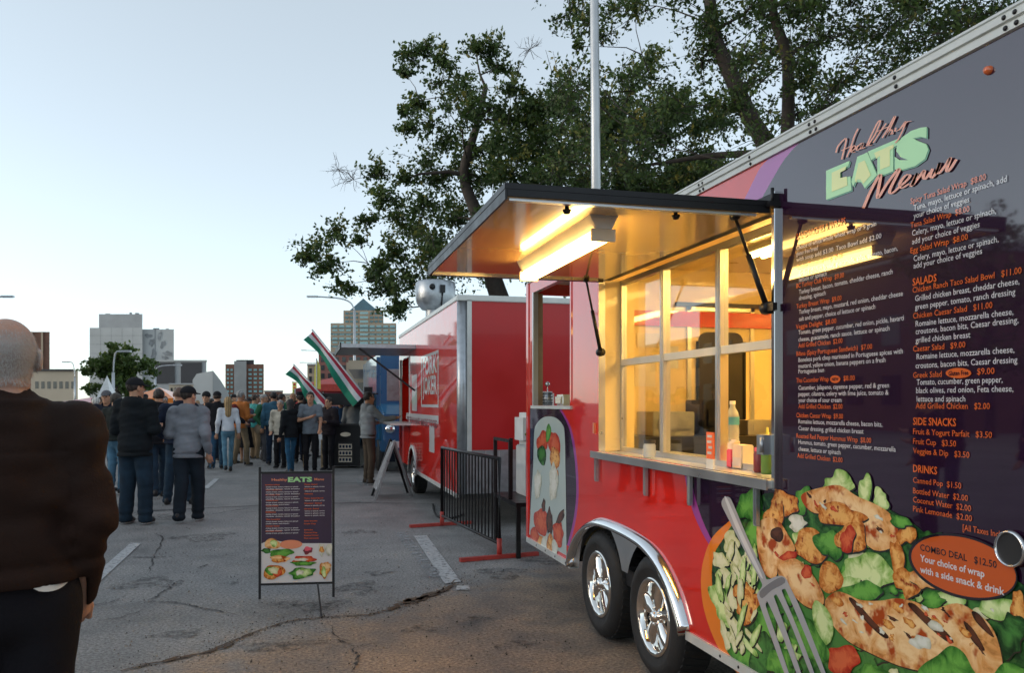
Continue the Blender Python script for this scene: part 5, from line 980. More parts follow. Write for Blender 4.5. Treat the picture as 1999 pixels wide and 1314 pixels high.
    def skincol(v):
        c = np.tile(sk, (len(v), 1)); p = toh(v); lip = np.exp(-((p[:, 0] / .024) ** 2 + ((p[:, 2] + .055) / .008) ** 2)) * (p[:, 1] > .06); c = c * (1 - lip[:, None] * .5) + np.array([.35, .08, .07]) * lip[:, None] * .5
        for q in (1, -1):
            ey = (((p[:, 0] - q * .031) / .015) ** 2 + ((p[:, 2] - .012) / .0075) ** 2 < 1) & (p[:, 1] > .06); c[ey] = (.03, .02, .018)
            br = (np.abs(p[:, 0] - q * .032) < .020) & (np.abs(p[:, 2] - .036) < .006) & (p[:, 1] > .06); c[br] = np.array(hc) * .7 + .02
        if hair == 'stubble': c *= (1 + .05 * np.random.RandomState(2).randn(len(p), 1)); k = np.clip((p[:, 2] * .6 - p[:, 1] * .9 + .02) / .05, 0, 1) * np.clip((.085 - p[:, 2]) / .05, 0, 1) * np.clip((p[:, 2] + .07) / .02, 0, 1); c = c * (1 - .75 * k[:, None]) + np.array([.42, .40, .39]) * .75 * k[:, None]
        if hair == 'buzz': k = np.clip((p[:, 2] * 1.0 - p[:, 1] * .7 - .01) / .02, 0, 1); c = c * (1 - .8 * k[:, None]) + np.array(hc) * .8 * k[:, None]
        return c
    body = mesh_np('body', parts, 'skin', e, skincol)
    # --- top
    pad = {'hoodie': .018, 'jacket': .022, 'puffer': .035, 'denim': .014, 'tee': .008, 'shirt': .010, 'tank': .006}[top]; hz_ = (hem if hem is not None else {'hoodie': .86, 'jacket': .86, 'puffer': .84, 'denim': .92, 'tee': .86, 'shirt': .88, 'tank': .9}[top]) * s
    def folds(P, amp):
        x, y, z = P[..., 0] / s, P[..., 1] / s, P[..., 2] / s
        return amp * (np.sin(31 * z + 9 * x + 2.2 * np.sin(7 * y + ph_[0]) + ph_[1]) * .5 + np.sin(53 * z - 17 * x + 11 * y + ph_[2] + 1.5 * np.sin(9 * x)) * .35 + np.sin(23 * x + 19 * y + 13 * z + ph_[3]) * .4)
    def topf(P):
        bb = b * slim; d = ell(P, J(0, lz(1.3) - .005, 1.29), np.array([.165 * bb + pad, .108 * bb + pad, .215]) * s); d = smin(d, ell(P, J(0, lz(1.1) + (.02 if b > 1.1 else 0), 1.08), np.array([.150 * bb + pad, .105 * bb + pad * .9, .21]) * s), .06 * s)
        d = smin(d, ell(P, J(0, -.005, .90), np.array([.172 * bb + pad, .126 * bb + pad, .32]) * s), .06 * s); d = smin(d, rc(P, sh[1], sh[-1], (.052 + pad) * s, (.052 + pad) * s), .05 * s); d = smin(d, rc(P, nb - J(0, .015, .06), nb - J(0, .008, -.02 if top in JACKET else .01), .085 * s, (.066 + pad * .6) * s), .04 * s)
        for q in (1, -1):
            if top == 'tank': continue
            r_ = (.050 + pad) * (.5 + .5 * b)
            if top == 'tee': m_ = sh[q] + (el[q] - sh[q]) * .62; d = smin(d, rc(P, sh[q], m_, (r_ + .012) * s, (r_ + .010) * s), .035 * s)
            else:
                d = smin(d, rc(P, sh[q], el[q], (r_ + .014) * s, r_ * s), .035 * s); we = el[q] + (wr[q] - el[q]) * (.93 if top != 'shirt' else .85); f_ = rc(P, el[q], we, r_ * s, (.030 + pad) * s); d = smin(d, f_, .02 * s)
        d = d + folds(P, (.0075 if top in JACKET else .005) * s)
        if fine: d = d + folds(P * 1.9 + .7, .0035 * s)
        if hair == 'stubble':          # bomber jacket: ribbed hem, armhole seams, yoke, creases at the elbows
            ang = np.arctan2(P[..., 0], -P[..., 1]); d = d + .0025 * np.sin(ang * 90) * (P[..., 2] < hz_ + .06) * (np.abs(P[..., 0]) < .2)
            d = d + .006 * np.exp(-((np.abs(P[..., 0]) - .150 - .10 * np.clip(1.42 - P[..., 2], 0, .3) ** 1.5) / .005) ** 2) * (P[..., 2] > 1.08) + .004 * np.exp(-((P[..., 2] - 1.36) / .004) ** 2) * (np.abs(P[..., 0]) < .15)
            for q in (1, -1): dd = vlen(P - el[q]); d = d + .004 * np.sin((P[..., 2] - el[q][2]) * 80 + P[..., 0] * 40) * np.exp(-(dd / .12) ** 2)
            d = d + .012 * np.sin(P[..., 2] * 26 + np.abs(P[..., 0]) * 22) * np.exp(-((P[..., 2] - 1.08) / .10) ** 2) * .6 + .006 * np.sin(P[..., 2] * 17 - np.abs(P[..., 0]) * 38 + 1) * np.exp(-((P[..., 2] - 1.27) / .12) ** 2)
        if top == 'hoodie': d = smin(d, ell(P, nb + J(0, -.075, -.005), np.array([.125, .062, .085]) * s), .03 * s); d = np.maximum(d, -ell(P, nb + J(0, -.06, .05), np.array([.075, .04, .06]) * s))
        if top == 'jacket' and fine: d = smin(d, np.maximum(np.abs(vlen((P - nb)[..., :2]) - .088 * s) - .012 * s, np.abs(P[..., 2] - nb[2] - .0) - .045 * s), .015)
        if top in ('jacket', 'puffer', 'hoodie'): d = d + .012 * s * np.exp(-((P[..., 2] - hz_ - .055 * s) / (.015 * s)) ** 2)
        # waist cut, only for the trunk, and the neck hole
        d = np.maximum(d, np.where(np.abs(P[..., 0]) < .215 * b * s, hz_ - P[..., 2], -1)); d = np.maximum(d, -rc(P, nb + J(0, .02, -.0), nb + J(0, .03, .2), .062 * s, .075 * s)); return d
    lo2 = np.array([-ext - .05, -.36 * s, min(hz_, wr[1][2], wr[-1][2]) - .06]); hi2 = np.array([ext + .05, .36 * s + .3 * s * ('reach' in arms), 1.60 * s]); T = np.array(tc); T2 = np.array(tc2 if tc2 is not None else tc)
    def topcol(v):
        c = np.tile(T, (len(v), 1))
        if tc2 is not None: k = (np.sin(v[:, 0] * 70 + np.sin(v[:, 2] * 40) * 2) * np.sin(v[:, 2] * 60 + v[:, 1] * 50) > .25); c[k] = T2
        if top == 'hoodie': k = np.abs(v[:, 2] - hz_ - .05 * s) < .006; c[k] *= .6
        return c
    mesh_np({'tee': 'tee_shirt', 'tank': 'top', 'puffer': 'jacket', 'denim': 'denim_jacket'}.get(top, top), [nets(topf, lo2, hi2, hv)], 'denim' if top == 'denim' else 'cloth', e, topcol)
    # --- legs
    def legf(P):
        bb = b * slim; d = ell(P, J(0, -.01, .94), np.array([.158 * bb, .112 * bb, .14]) * s)
        if leg == 'skirt':
            z = P[..., 2] / s; r_ = .16 + (.95 - z) * .16; return np.maximum(np.maximum(vlen(P[..., :2] / np.array([1, .8])) - r_ * s + folds(P, .006), P[..., 2] - 1.0 * s), .42 * s - P[..., 2])
        w_ = {'jeans': 1.0, 'slim': .84, 'loose': 1.22}[leg] * (.5 + .5 * b)
        for q in (1, -1): d = smin(d, smin(rc(P, hip[q], kn[q], .090 * w_ * s, .068 * w_ * s), rc(P, kn[q], ft[q] - J(0, 0, .03), .068 * w_ * s, .062 * w_ * s), .03 * s), .03 * s)
        z = P[..., 2] / s; d = d + folds(P, .004 * s) + .006 * s * np.sin(70 * z + 5 * P[..., 1] / s) * np.exp(-((z - .12) / .08) ** 2); return np.maximum(np.maximum(d, P[..., 2] - 1.02 * s), .035 * s - P[..., 2])
    pcol = np.array(pc)
    mesh_np('skirt' if leg == 'skirt' else 'trousers', [nets(legf, J(-.42, -.36 - abs(stride) * .5, .0), J(.42, .36 + abs(stride) * .5, 1.06), hv * 1.05)], 'denim' if pc[2] > pc[0] * 1.3 else 'cloth', e, lambda v: np.tile(pcol, (len(v), 1)) * (1 + .35 * np.clip(np.exp(-((v[:, 2:3] / s - .62) / .16) ** 2), 0, 1)))
    for q in (1, -1):
        c = ft[q]; g0 = c[2] - .08 * s
        def shf(P): d = smin(ell(P, c + J(0, .075, -.045), J(.046, .125, .050)), ell(P, c + J(0, -.01, -.02), J(.040, .07, .065)), .03 * s); return np.maximum(d, g0 + .002 - P[..., 2])
        mesh_np('shoe', [nets(shf, c - J(.09, .13, .10), c + J(.09, .24, .09), (.010 if fine else .014) * s)], 'shoe', e, lambda v: np.where((v[:, 2:3] - g0) < .024 * s, np.array(sole), np.array(sc)))
    # --- hair and hats
    if hair in ('short', 'long', 'bob', 'bun') or hat:
        def hairf(P):
            p = toh(P); d = ell(p, (0, -.018, .034), (.085, .100, .096)); d = np.maximum(d, -np.minimum(1, .5 * (np.maximum(-(p[..., 1] - .052 + .0 * p[..., 2]), p[..., 2] - .062)) * -1)) if False else d
            face = np.maximum(.045 - p[..., 1], p[..., 2] - .060); low = (-.055 if hair == 'short' else -.09) - p[..., 2]; ear = np.maximum(np.maximum(-.01 - p[..., 1], p[..., 2] - .01), .05 - np.abs(p[..., 0]))
            d = np.maximum(np.maximum(d, -face), low)
            if hair == 'short': d = np.maximum(d, -ear)
            if hair in ('long', 'bob'): zl = -.30 if hair == 'long' else -.13; d = smin(d, np.maximum(rc(p, (0, -.045, .0), (0, -.075, zl), .088, .072), -(p[..., 1] * -1 - .02) * 0 + p[..., 1] - .045), .03)
            if hair == 'bun': d = smin(d, ell(p, (0, -.09, .09), (.045, .045, .045)), .02)
            d = d + .004 * np.sin(60 * p[..., 0] + 35 * p[..., 1] + 20 * p[..., 2] + ph_[4]) * np.sin(50 * p[..., 2] + ph_[5]); return d * s
        if hair not in ('stubble', 'buzz', 'none'):
            hcol = np.array(hc); mesh_np('hair', [nets(hairf, hcen - J(.16, .20, .42), hcen + J(.16, .16, .17), (.008 if fine else .013) * s)], 'hair', e, lambda v: np.tile(hcol, (len(v), 1)) * (.75 + .5 * (np.sin(v[:, 0:1] * 140 + ph_[6]) > 0)))
    if hat:
        by, bx = cos(brim_yaw), sin(brim_yaw)
        def hatf(P):
            p = toh(P); d = ell(p, (0, -.012, .045), (.092, .108, .094)); d = np.maximum(d, .040 - p[..., 2])
            if hat == 'cap': q = np.stack([p[..., 0] * by + p[..., 1] * bx, -p[..., 0] * bx + p[..., 1] * by, p[..., 2]], -1); br = np.maximum(np.abs(q[..., 2] - .048 + (q[..., 1] - .09) * .18 + q[..., 0] ** 2 * 3) - .006, np.maximum(vlen(q[..., :2] * np.array([1.15, 1]) - np.array([0, .085])) - .088, .02 - q[..., 1])); d = np.minimum(d, br)
            if hat == 'beanie': d = smin(d, ell(p, (0, -.02, .07), (.088, .1, .09)), .03)
            if hat == 'tophat': d = np.minimum(np.maximum(vlen(p[..., :2] - np.array([0, -.01])) - .088, np.abs(p[..., 2] - .11) - .075), np.maximum(vlen(p[..., :2] - np.array([0, -.01])) - .12, np.abs(p[..., 2] - .045) - .007))
            return d * s
        hcol2 = np.array(hatc); mesh_np({'tophat': 'hat'}.get(hat, hat), [nets(hatf, hcen - J(.22, .22, .0), hcen + J(.22, .22, .21), (.007 if fine else .011) * s)], 'cloth', e, lambda v: np.tile(hcol2, (len(v), 1)))
    if extra:
        ec = np.array(extra[1])
        if extra[0] == 'backpack':
            def bpf(P): d = ell(P, J(0, lz(1.2) - .185 * b - pad, 1.22), J(.145, .085, .23)); d = np.minimum(d, ell(P, J(0, lz(1.1) - .255 * b - pad, 1.12), J(.10, .045, .10))); return d + folds(P, .004)
            mesh_np('backpack', [nets(bpf, J(-.2, -.42, .9), J(.2, .0, 1.55), .016)], 'cloth', e, lambda v: np.tile(ec, (len(v), 1)))
        else:
            def bgf(P): d = ell(P, J(.24 * b, .0, .86), J(.05, .13, .12)); return np.minimum(d, np.minimum(rc(P, J(.235 * b, -.04, .9), J(.20 * b, -.02, 1.45), .010, .010), rc(P, J(.235 * b, .06, .9), J(.19 * b, .05, 1.45), .010, .010)))
            mesh_np('shoulder_bag', [nets(bgf, J(.05, -.2, .68), J(.38, .2, 1.52), .014)], 'cloth', e, lambda v: np.tile(ec, (len(v), 1)))
    return e
def face_cam(px): d = ray(px, 787); return atan2(-d.x, d.y)           # rotation that looks straight away from the lens
def at_px(px, py): return on_ground(px, py)
def dz_(px, z): p = at_depth(px, 787, z); return Vector((p.x, p.y, 0))
# the bald man in front
BM = dz_(13, 2.36)
bm_ = person(BM, face_cam(2) + .02, 'bald man with grey stubble in a dark brown jacket seen from behind', 1.745, .94, ('bald', 'down'), .075, leg='loose', top='jacket', tc=(.024, .012, .009), pc=(.010, .009, .012), skin=(.46, .26, .19), hair='stubble', hc=(.3, .28, .26), hem=.985, fine=True, ph=1, head_yaw=-.05)
_b = [c for c in bm_.children if c.name.startswith('body')][0].data; _n = np.empty(len(_b.vertices) * 3); _b.vertices.foreach_get('co', _n); _n = _n.reshape(-1, 3); _nn = np.empty(len(_b.vertices) * 3); _b.vertices.foreach_get('normal', _nn); _nn = _nn.reshape(-1, 3)
rsb = np.random.RandomState(8); hc_ = np.array([0, .015, 1.632]) * 1.745 / 1.75; rel = _n - hc_; pick = np.where((rel[:, 2] > -.075) & (rel[:, 2] < .10) & (rel[:, 2] * .5 - rel[:, 1] * .9 > -.015) & (np.abs(rel[:, 0]) < .082))[0]
hq = MB()                                               # cropped grey hair round the back and sides
for i in rsb.choice(pick, 9000):
    if rsb.rand() < np.clip((rel[i, 2] - .045) / .05, 0, .93): continue
    p = Vector(_n[i]) + Vector(rsb.uniform(-.004, .004, 3)); nv = Vector(_nn[i]); dr_ = (nv * .55 + Vector((0, 0, -.8)) + Vector(rsb.uniform(-.3, .3, 3))).normalized(); sd_ = dr_.cross(nv).normalized() * .0007; hq.add([p - sd_, p + sd_, p + dr_ * rsb.uniform(.005, .011)], [(0, 1, 2)])
mat('grey_hair', (.46, .44, .42), .6); tag(hq.build('hair', 'grey_hair', bm_, local=True), kind='stuff')
sh_ = MB(); vs = []
for i in range(13):
    t = .35 + i / 12 * .95; r1, r2 = .176, .134; w_ = sin(pi * i / 12) ** .6
    for z, rr in ((.982 - .022 * w_, 1.0), (1.01, .98)): vs.append((r1 * rr * sin(t), -r2 * rr * cos(t) - .005, z + .035 * (i / 12) ** 2))
sh_.add(vs, [(2 * i, 2 * i + 1, 2 * i + 3, 2 * i + 2) for i in range(12)], 0, True); o = sh_.build('shirt_hem', 'white_plastic', bm_, local=True)
# people one can pick out
K = (.012, .012, .015); NAVY = (.012, .018, .035); JEAN = (.022, .05, .09); JEANL = (.07, .15, .22); GREY = (.17, .18, .20)
person(at_px(264, 1024), face_cam(264) - .55, 'tall man in dark hooded jacket and black cap with loose jeans', 1.80, 1.12, ('hold', 'hold'), .13, 0, 'hoodie', (.010, .013, .016), (.014, .028, .045), (.012, .012, .014), (.42, .42, .44), hair='short', hat='cap', head_yaw=-.55, fine=True, ph=2, leg='loose', hem=.82)
person(at_px(368, 1020), face_cam(368) - .30, 'man in grey hoodie and black cap walking away down the street', 1.70, 1.02, ('swing', 'hold'), .08, .13, 'hoodie', (.20, .21, .235), (.012, .018, .026), K, (.55, .55, .56), skin=(.50, .26, .17), hair='short', hat='cap', head_yaw=-.5, fine=True, ph=3, leg='loose', hem=.84)
person(at_px(350, 985), face_cam(350) - .1, 'short haired man in dark clothes just behind the grey hoodie man', 1.74, 1.12, ('hip', 'hip'), .17, 0, 'jacket', NAVY, (.018, .035, .055), K, (.05, .05, .05), hair='buzz', hc=(.03, .03, .03), ph=4, hem=.9)
person(at_px(310, 972), face_cam(310) + .1, 'man in black coat walking between the two capped men', 1.72, 1.05, ('hold', 'swing'), .07, .16, 'jacket', K, (.02, .04, .065), K, (.04, .04, .04), hair='short', hc=(.03, .02, .015), ph=5)
person(at_px(226, 966), face_cam(226) - .7, 'person in black leather jacket and light jeans beside the hooded man', 1.66, .95, ('pocket', 'pocket'), .07, .05, 'jacket', (.02, .024, .022), JEANL, K, (.6, .6, .6), hair='short', hc=(.05, .04, .03), ph=6, hem=.93)
person(dz_(208, 15.2), face_cam(208) + 2.8, 'man in cap and dark blue jacket facing the camera near the tree', 1.72, 1.1, ('pocket', 'pocket'), .1, 0, 'jacket', (.012, .014, .025), (.02, .06, .12), K, hair='short', hat='cap', hatc=(.10, .10, .11), ph=7)
person(dz_(187, 17.5), face_cam(187), 'white haired person in tan coat left of the capped man', 1.62, 1.0, ('down', 'down'), .1, 0, 'jacket', (.22, .16, .10), K, K, hair='short', hc=(.55, .53, .5), ph=8)
person(at_px(445, 921), face_cam(445) + .05, 'long haired blond woman in white top and light blue jeans', 1.63, .86, ('down', 'down'), .06, .12, 'shirt', (.62, .64, .68), (.09, .19, .26), K, (.1, .1, .1), hair='long', hc=(.30, .19, .08), ph=9, leg='slim', slim=.92, hem=.95)
person(at_px(424, 917), face_cam(424) - .12, 'man in black jacket with his arm around the blond woman', 1.75, 1.02, ('around', 'down'), .09, .1, 'jacket', K, (.03, .075, .13), K, hair='short', hat='cap', ph=10)
person(at_px(478, 904), face_cam(478) + 2.9, 'woman in flowered cardigan and black skirt right of the blond woman', 1.60, .86, ('hold', 'hold'), .08, 0, 'shirt', (.10, .14, .18), K, (.30, .22, .14), (.3, .22, .14), hair='bob', hc=(.10, .05, .025), ph=11, leg='skirt', tc2=(.20, .02, .05))
person(at_px(497, 897), face_cam(497) - .9, 'man in turquoise shirt and khaki trousers in the crowd', 1.72, 1.0, ('hold', 'hold'), .1, 0, 'tee', (.06, .30, .28), (.24, .17, .10), K, hair='short', hc=(.05, .03, .02), ph=12)
person(at_px(534, 908), face_cam(534), 'man in blue denim jacket with white shirt hem seen from behind', 1.76, 1.02, ('down', 'down'), .11, 0, 'denim', (.045, .12, .18), (.018, .03, .055), K, hair='short', hc=(.015, .012, .01), ph=13, hem=.95)
person(at_px(568, 927), face_cam(568) + .5, 'woman in black top and hood with blue jeans behind the menu stand', 1.58, .88, ('hold', 'down'), .05, .05, 'hoodie', (.012, .014, .017), (.02, .075, .14), K, hair='bob', hc=(.015, .012, .012), ph=14, head_yaw=-.7, leg='slim')
person(at_px(606, 926), face_cam(606) + 3.05, 'young man in grey tee shirt standing with crossed arms behind menu stand', 1.73, .92, ('crossed', 'fore'), .09, 0, 'tee', (.17, .20, .23), (.010, .010, .012), K, hair='short', hc=(.02, .014, .01), ph=15, skin=(.50, .26, .16), leg='slim', fine=True)
person(dz_(586, 20.5), face_cam(586), 'man in tall black hat behind the grey tee shirt man', 1.72, 1.0, ('down', 'down'), .1, 0, 'jacket', K, K, K, hair='short', hat='tophat', ph=16)
person(dz_(642, 18.1), face_cam(642) + 2.4, 'dark haired person in black leaning at the black stall counter', 1.62, 1.0, ('hold', 'hold'), .1, 0, 'jacket', (.02, .016, .02), K, K, hair='short', ph=17)
person(dz_(665, 20.3), face_cam(665) + 3.1, 'vendor in blue shirt standing under the black canopy', 1.66, .95, ('hold', 'hold'), .1, 0, 'tee', (.03, .07, .14), K, K, hair='short', hc=(.14, .08, .04), ph=18)
person(at_px(691, 912), face_cam(691) - .2, 'man in grey shirt and jeans standing at the stall counter', 1.66, 1.14, ('hold', 'hold'), .12, 0, 'shirt', (.25, .26, .26), (.016, .04, .075), K, hair='buzz', hc=(.04, .03, .03), ph=19)
person(at_px(719, 946), face_cam(719) - 1.15, 'man in grey hoodie and brown trousers reaching to the red trailer counter', 1.70, .95, ('reach', 'hold'), .09, 0, 'hoodie', (.20, .22, .23), (.06, .045, .032), K, hair='short', hc=(.015, .012, .01), skin=(.36, .18, .10), ph=20, fine=True, hem=.88)
# the crowd further down the street: each with clothes of its own
TOPS = [('maroon', (.14, .02, .03)), ('olive', (.07, .08, .04)), ('black', (.012, .012, .014)), ('white', (.58, .58, .58)), ('red', (.35, .03, .03)), ('grey', (.16, .16, .17)), ('navy', (.015, .022, .05)), ('tan', (.25, .18, .11)), ('pink', (.45, .20, .22)), ('green', (.04, .14, .07)), ('pale blue', (.22, .32, .42)), ('brown', (.09, .05, .03)), ('plum', (.10, .03, .09)), ('light grey', (.34, .34, .35)), ('cream', (.52, .47, .38)), ('sky blue', (.14, .28, .45)), ('teal', (.05, .22, .22)), ('orange', (.48, .16, .04))]
PANTS = [('blue jeans', (.03, .07, .12)), ('black trousers', (.012, .012, .014)), ('dark jeans', (.015, .025, .045)), ('khaki trousers', (.22, .17, .11)), ('grey trousers', (.10, .10, .11))]
HAIR = [('dark hair', 'short', (.02, .015, .012), None), ('brown hair', 'bob', (.08, .045, .025), None), ('fair hair', 'long', (.26, .17, .08), None), ('a black cap', 'short', (.03, .02, .02), 'cap'), ('grey hair', 'short', (.30, .29, .28), None), ('a knit hat', 'short', (.03, .02, .02), 'beanie')]
RP = random.Random(21); used = set(); spots = []
LOC = [(175, 225), (240, 330), (330, 420), (400, 470), (455, 520), (500, 560), (540, 600), (600, 640), (690, 745)]
for i in range(38):
    for tries in range(60):
        a_, c_ = LOC[i % 7] if i < 34 else LOC[7 + i % 2]; px = RP.uniform(a_, c_); z = RP.uniform(18.5, 33) if i < 34 else RP.uniform(22, 28); p = dz_(px, z)
        if all((p - o).length > .65 for o in spots): break
    spots.append(p)
    while True:
        t_, pn_, h_ = RP.choice(TOPS), RP.choice(PANTS), RP.choice(HAIR); kd = RP.choice(('jacket', 'hoodie', 'tee', 'shirt'))
        if (t_[0], pn_[0], h_[0]) not in used: used.add((t_[0], pn_[0], h_[0])); break
    nm = {'jacket': 'jacket', 'hoodie': 'hoodie', 'tee': 'tee shirt', 'shirt': 'shirt'}[kd]
    person(p, RP.uniform(-1.2, 1.2) + (pi if RP.random() < .5 else 0), f'person with {h_[0]} in {t_[0]} {nm} and {pn_[0]} in the far crowd', RP.uniform(1.56, 1.82), RP.uniform(.85, 1.15), (RP.choice(('down', 'hold', 'pocket')), RP.choice(('down', 'hold', 'pocket', 'phone'))), .1, RP.choice((0, 0, .1)), kd, t_[1], pn_[1], K, skin=RP.choice(((.52, .29, .19), (.45, .24, .15), (.30, .15, .09))), hair=h_[1], hc=h_[2], hat=h_[3], ph=30 + i, hatc=(.02, .02, .022), extra=RP.choice((None, None, None, ('backpack', RP.choice(((.03, .03, .035), (.12, .02, .02), (.02, .05, .10)))), ('bag', RP.choice(((.10, .06, .03), (.02, .02, .02), (.25, .2, .14)))))))
# unseen people added beyond the left frame edge to darken the trailer side's reflection
for i, (x, y, rz, tc_, pc_, nm, hr, ht) in enumerate(((-3.0, 7.6, -1.2, (.015, .015, .018), (.02, .03, .05), 'black coat and dark jeans', 'short', None), (-3.5, 6.6, -1.5, (.03, .02, .05), K, 'plum jacket and black trousers', 'long', None), (-3.9, 8.6, -.9, (.02, .03, .025), JEAN, 'dark green coat and jeans', 'short', 'cap'), (-4.4, 7.4, -1.7, (.05, .03, .02), K, 'brown jacket and black trousers', 'short', None), (-3.3, 5.5, -1.4, (.012, .014, .03), JEAN, 'navy hoodie and jeans', 'bob', None), (-4.8, 9.2, -1.0, (.02, .02, .02), JEAN, 'charcoal jacket and knit hat', 'short', 'beanie'), (-4.2, 5.9, -1.6, (.06, .015, .02), K, 'wine red jacket and black trousers', 'short', None), (-5.2, 8.0, -1.2, (.02, .02, .025), K, 'long black coat', 'bun', None), (-3.6, 4.5, -1.6, (.015, .015, .018), (.02, .03, .05), 'black hoodie and cap', 'short', 'cap'))):
    person(Vector((x, y, 0)), rz, f'person in {nm} added out of frame left of the bald man', 1.62 + .05 * (i % 4), 1.05, ('hold', 'pocket'), .1, 0, ('jacket', 'hoodie')[i % 2], tc_, pc_, K, hair=hr, hat=ht, ph=80 + i)
# ------------------------------------------------------------------ trees
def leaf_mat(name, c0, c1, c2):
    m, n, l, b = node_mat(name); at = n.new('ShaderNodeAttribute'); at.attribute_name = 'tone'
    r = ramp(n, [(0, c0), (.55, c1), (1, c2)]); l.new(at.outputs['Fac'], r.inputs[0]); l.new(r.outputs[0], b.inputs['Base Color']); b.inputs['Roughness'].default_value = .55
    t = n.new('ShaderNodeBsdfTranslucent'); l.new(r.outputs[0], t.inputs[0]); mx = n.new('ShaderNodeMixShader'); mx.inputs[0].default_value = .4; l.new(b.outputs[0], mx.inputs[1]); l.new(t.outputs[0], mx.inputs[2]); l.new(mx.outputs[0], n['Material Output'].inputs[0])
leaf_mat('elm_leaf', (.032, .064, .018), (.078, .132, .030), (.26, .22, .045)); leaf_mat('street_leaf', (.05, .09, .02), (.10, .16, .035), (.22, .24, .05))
mat('bark', (.045, .036, .030), .9, 0, .45, 14, .6, 45)
def tree(base, trunk, clumps, label, seed, leaf=.085, per=26, lm='elm_leaf', r0=.22, twigs=16, group='trees behind the trailers', bare=()):
    """trunk: polyline of (point, radius); clumps: (centre, radius, leaf share); limbs grow from the nearest wood to each clump"""
    R = random.Random(seed); e = empty('tree', base, label, 'tree', group); nodes = [Vector(p) for p, r in trunk]; rad = [r for p, r in trunk]
    q = MB(); q.tube(smooth_loop([tuple(p) for p in nodes], 4, False), [rad[min(len(rad) - 1, i // 4)] * (1 - (i % 4) / 4) + rad[min(len(rad) - 1, i // 4 + 1)] * (i % 4) / 4 for i in range(4 * (len(nodes) - 1) + 1)], 9)
    W_ = [(p, r) for p, r in zip(nodes, rad)]
    D_ = [(nodes[0] - nodes[0]).length]
    par = [i - 1 for i in range(len(nodes))]; pos = list(nodes); rr = list(rad); dist = [0.0]
    for i in range(1, len(nodes)): dist.append(dist[-1] + (nodes[i] - nodes[i - 1]).length)
    lv = []; lt = []
    for c, cr, share in sorted(clumps, key=lambda t: (t[0] - nodes[-1]).length if False else min((t[0] - p).length for p in nodes)):
        c = Vector(c); best = min(range(1, len(pos)), key=lambda i: (pos[i] - c).length * 1.0 + .35 * dist[i] + (1.2 if pos[i].z > c.z + .2 else 0)); a = pos[best]; L = (c - a).length
        if L > .25:
            mid = a.lerp(c, .5) + Vector((R.gauss(0, .10), R.gauss(0, .10), R.uniform(.02, .16))) * L; ra = max(.012, min(rr[best] * .68, .018 + .024 * L + .02 * cr)); n_ = max(3, int(L / .35)); P = []
            for i in range(n_ + 1):
                t = i / n_; p = a.lerp(mid, t).lerp(mid.lerp(c, t), t); p += Vector((R.gauss(0, .02), R.gauss(0, .02), R.gauss(0, .02))) * min(1, L) * (0 < i < n_); P.append(p)
            rs_ = [ra * (1 - .72 * i / n_) for i in range(n_ + 1)]; q.tube(P, rs_, 6, caps=False); k0 = best
            for i in range(1, n_ + 1): pos.append(P[i]); rr.append(rs_[i]); dist.append(dist[k0] + L * i / n_)
            root_r = rs_[-1]
        else: root_r = .015
        for k in range(twigs):
            th = R.uniform(0, 2 * pi); u = R.uniform(-.75, 1); s_ = sqrt(max(0, 1 - u * u)); dv = Vector((s_ * cos(th), s_ * sin(th), u * .9)); tl = cr * R.uniform(.5, 1.55); b1 = c + dv * tl * .5 + Vector((R.gauss(0, .1), R.gauss(0, .1), R.gauss(0, .1))) * cr; b2 = c + dv * tl + Vector((0, 0, -.12 * tl * R.random()))
            q.tube([c, b1, b2], [min(.012, root_r), .007, .003], 4, caps=False)
            if share <= 0: 
                for j in range(2): w_ = b2 + Vector((R.gauss(0, .25), R.gauss(0, .25), R.gauss(.1, .25))) * cr; q.tube([b1.lerp(b2, .5), w_], [.004, .002], 3, caps=False)
                continue
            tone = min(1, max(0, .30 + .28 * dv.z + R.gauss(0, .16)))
            for j in range(int(per * share)):
                t = R.random() ** .6; p = (c.lerp(b1, t * 2) if t < .5 else b1.lerp(b2, t * 2 - 1)) + Vector((R.gauss(0, .10), R.gauss(0, .10), R.gauss(-.03, .10))) * min(1.2, cr + .2)
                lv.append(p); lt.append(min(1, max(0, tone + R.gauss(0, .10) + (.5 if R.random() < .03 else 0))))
    q.build('trunk', 'bark', e)
    N = len(lv); rs = np.random.RandomState(seed); C = np.array([tuple(p) for p in lv]) - np.array(tuple(e.location)); a = rs.randn(N, 3); a /= np.linalg.norm(a, axis=1)[:, None]; b = np.cross(a, rs.randn(N, 3)); b /= np.linalg.norm(b, axis=1)[:, None]; sz_ = leaf * rs.uniform(.6, 1.35, (N, 1)); n = np.cross(a, b)
    V = np.stack([C - a * sz_ * .6, C + b * sz_ * .33 + n * sz_ * .08, C + a * sz_ * .6, C - b * sz_ * .33 + n * sz_ * .08], 1).reshape(-1, 3)
    me = bpy.data.meshes.new('crown'); me.vertices.add(4 * N); me.vertices.foreach_set('co', V.astype(np.float32).ravel()); me.loops.add(4 * N); me.loops.foreach_set('vertex_index', np.arange(4 * N, dtype=np.int32)); me.polygons.add(N); me.polygons.foreach_set('loop_start', np.arange(0, 4 * N, 4, dtype=np.int32)); me.update(calc_edges=True)
    at = me.attributes.new('tone', 'FLOAT', 'POINT'); at.data.foreach_set('value', np.repeat(np.array(lt, np.float32), 4)); me.materials.append(MATS[lm]); o = bpy.data.objects.new('crown', me); COL.objects.link(o); o.parent = e
    return e
RT_ = random.Random(77)
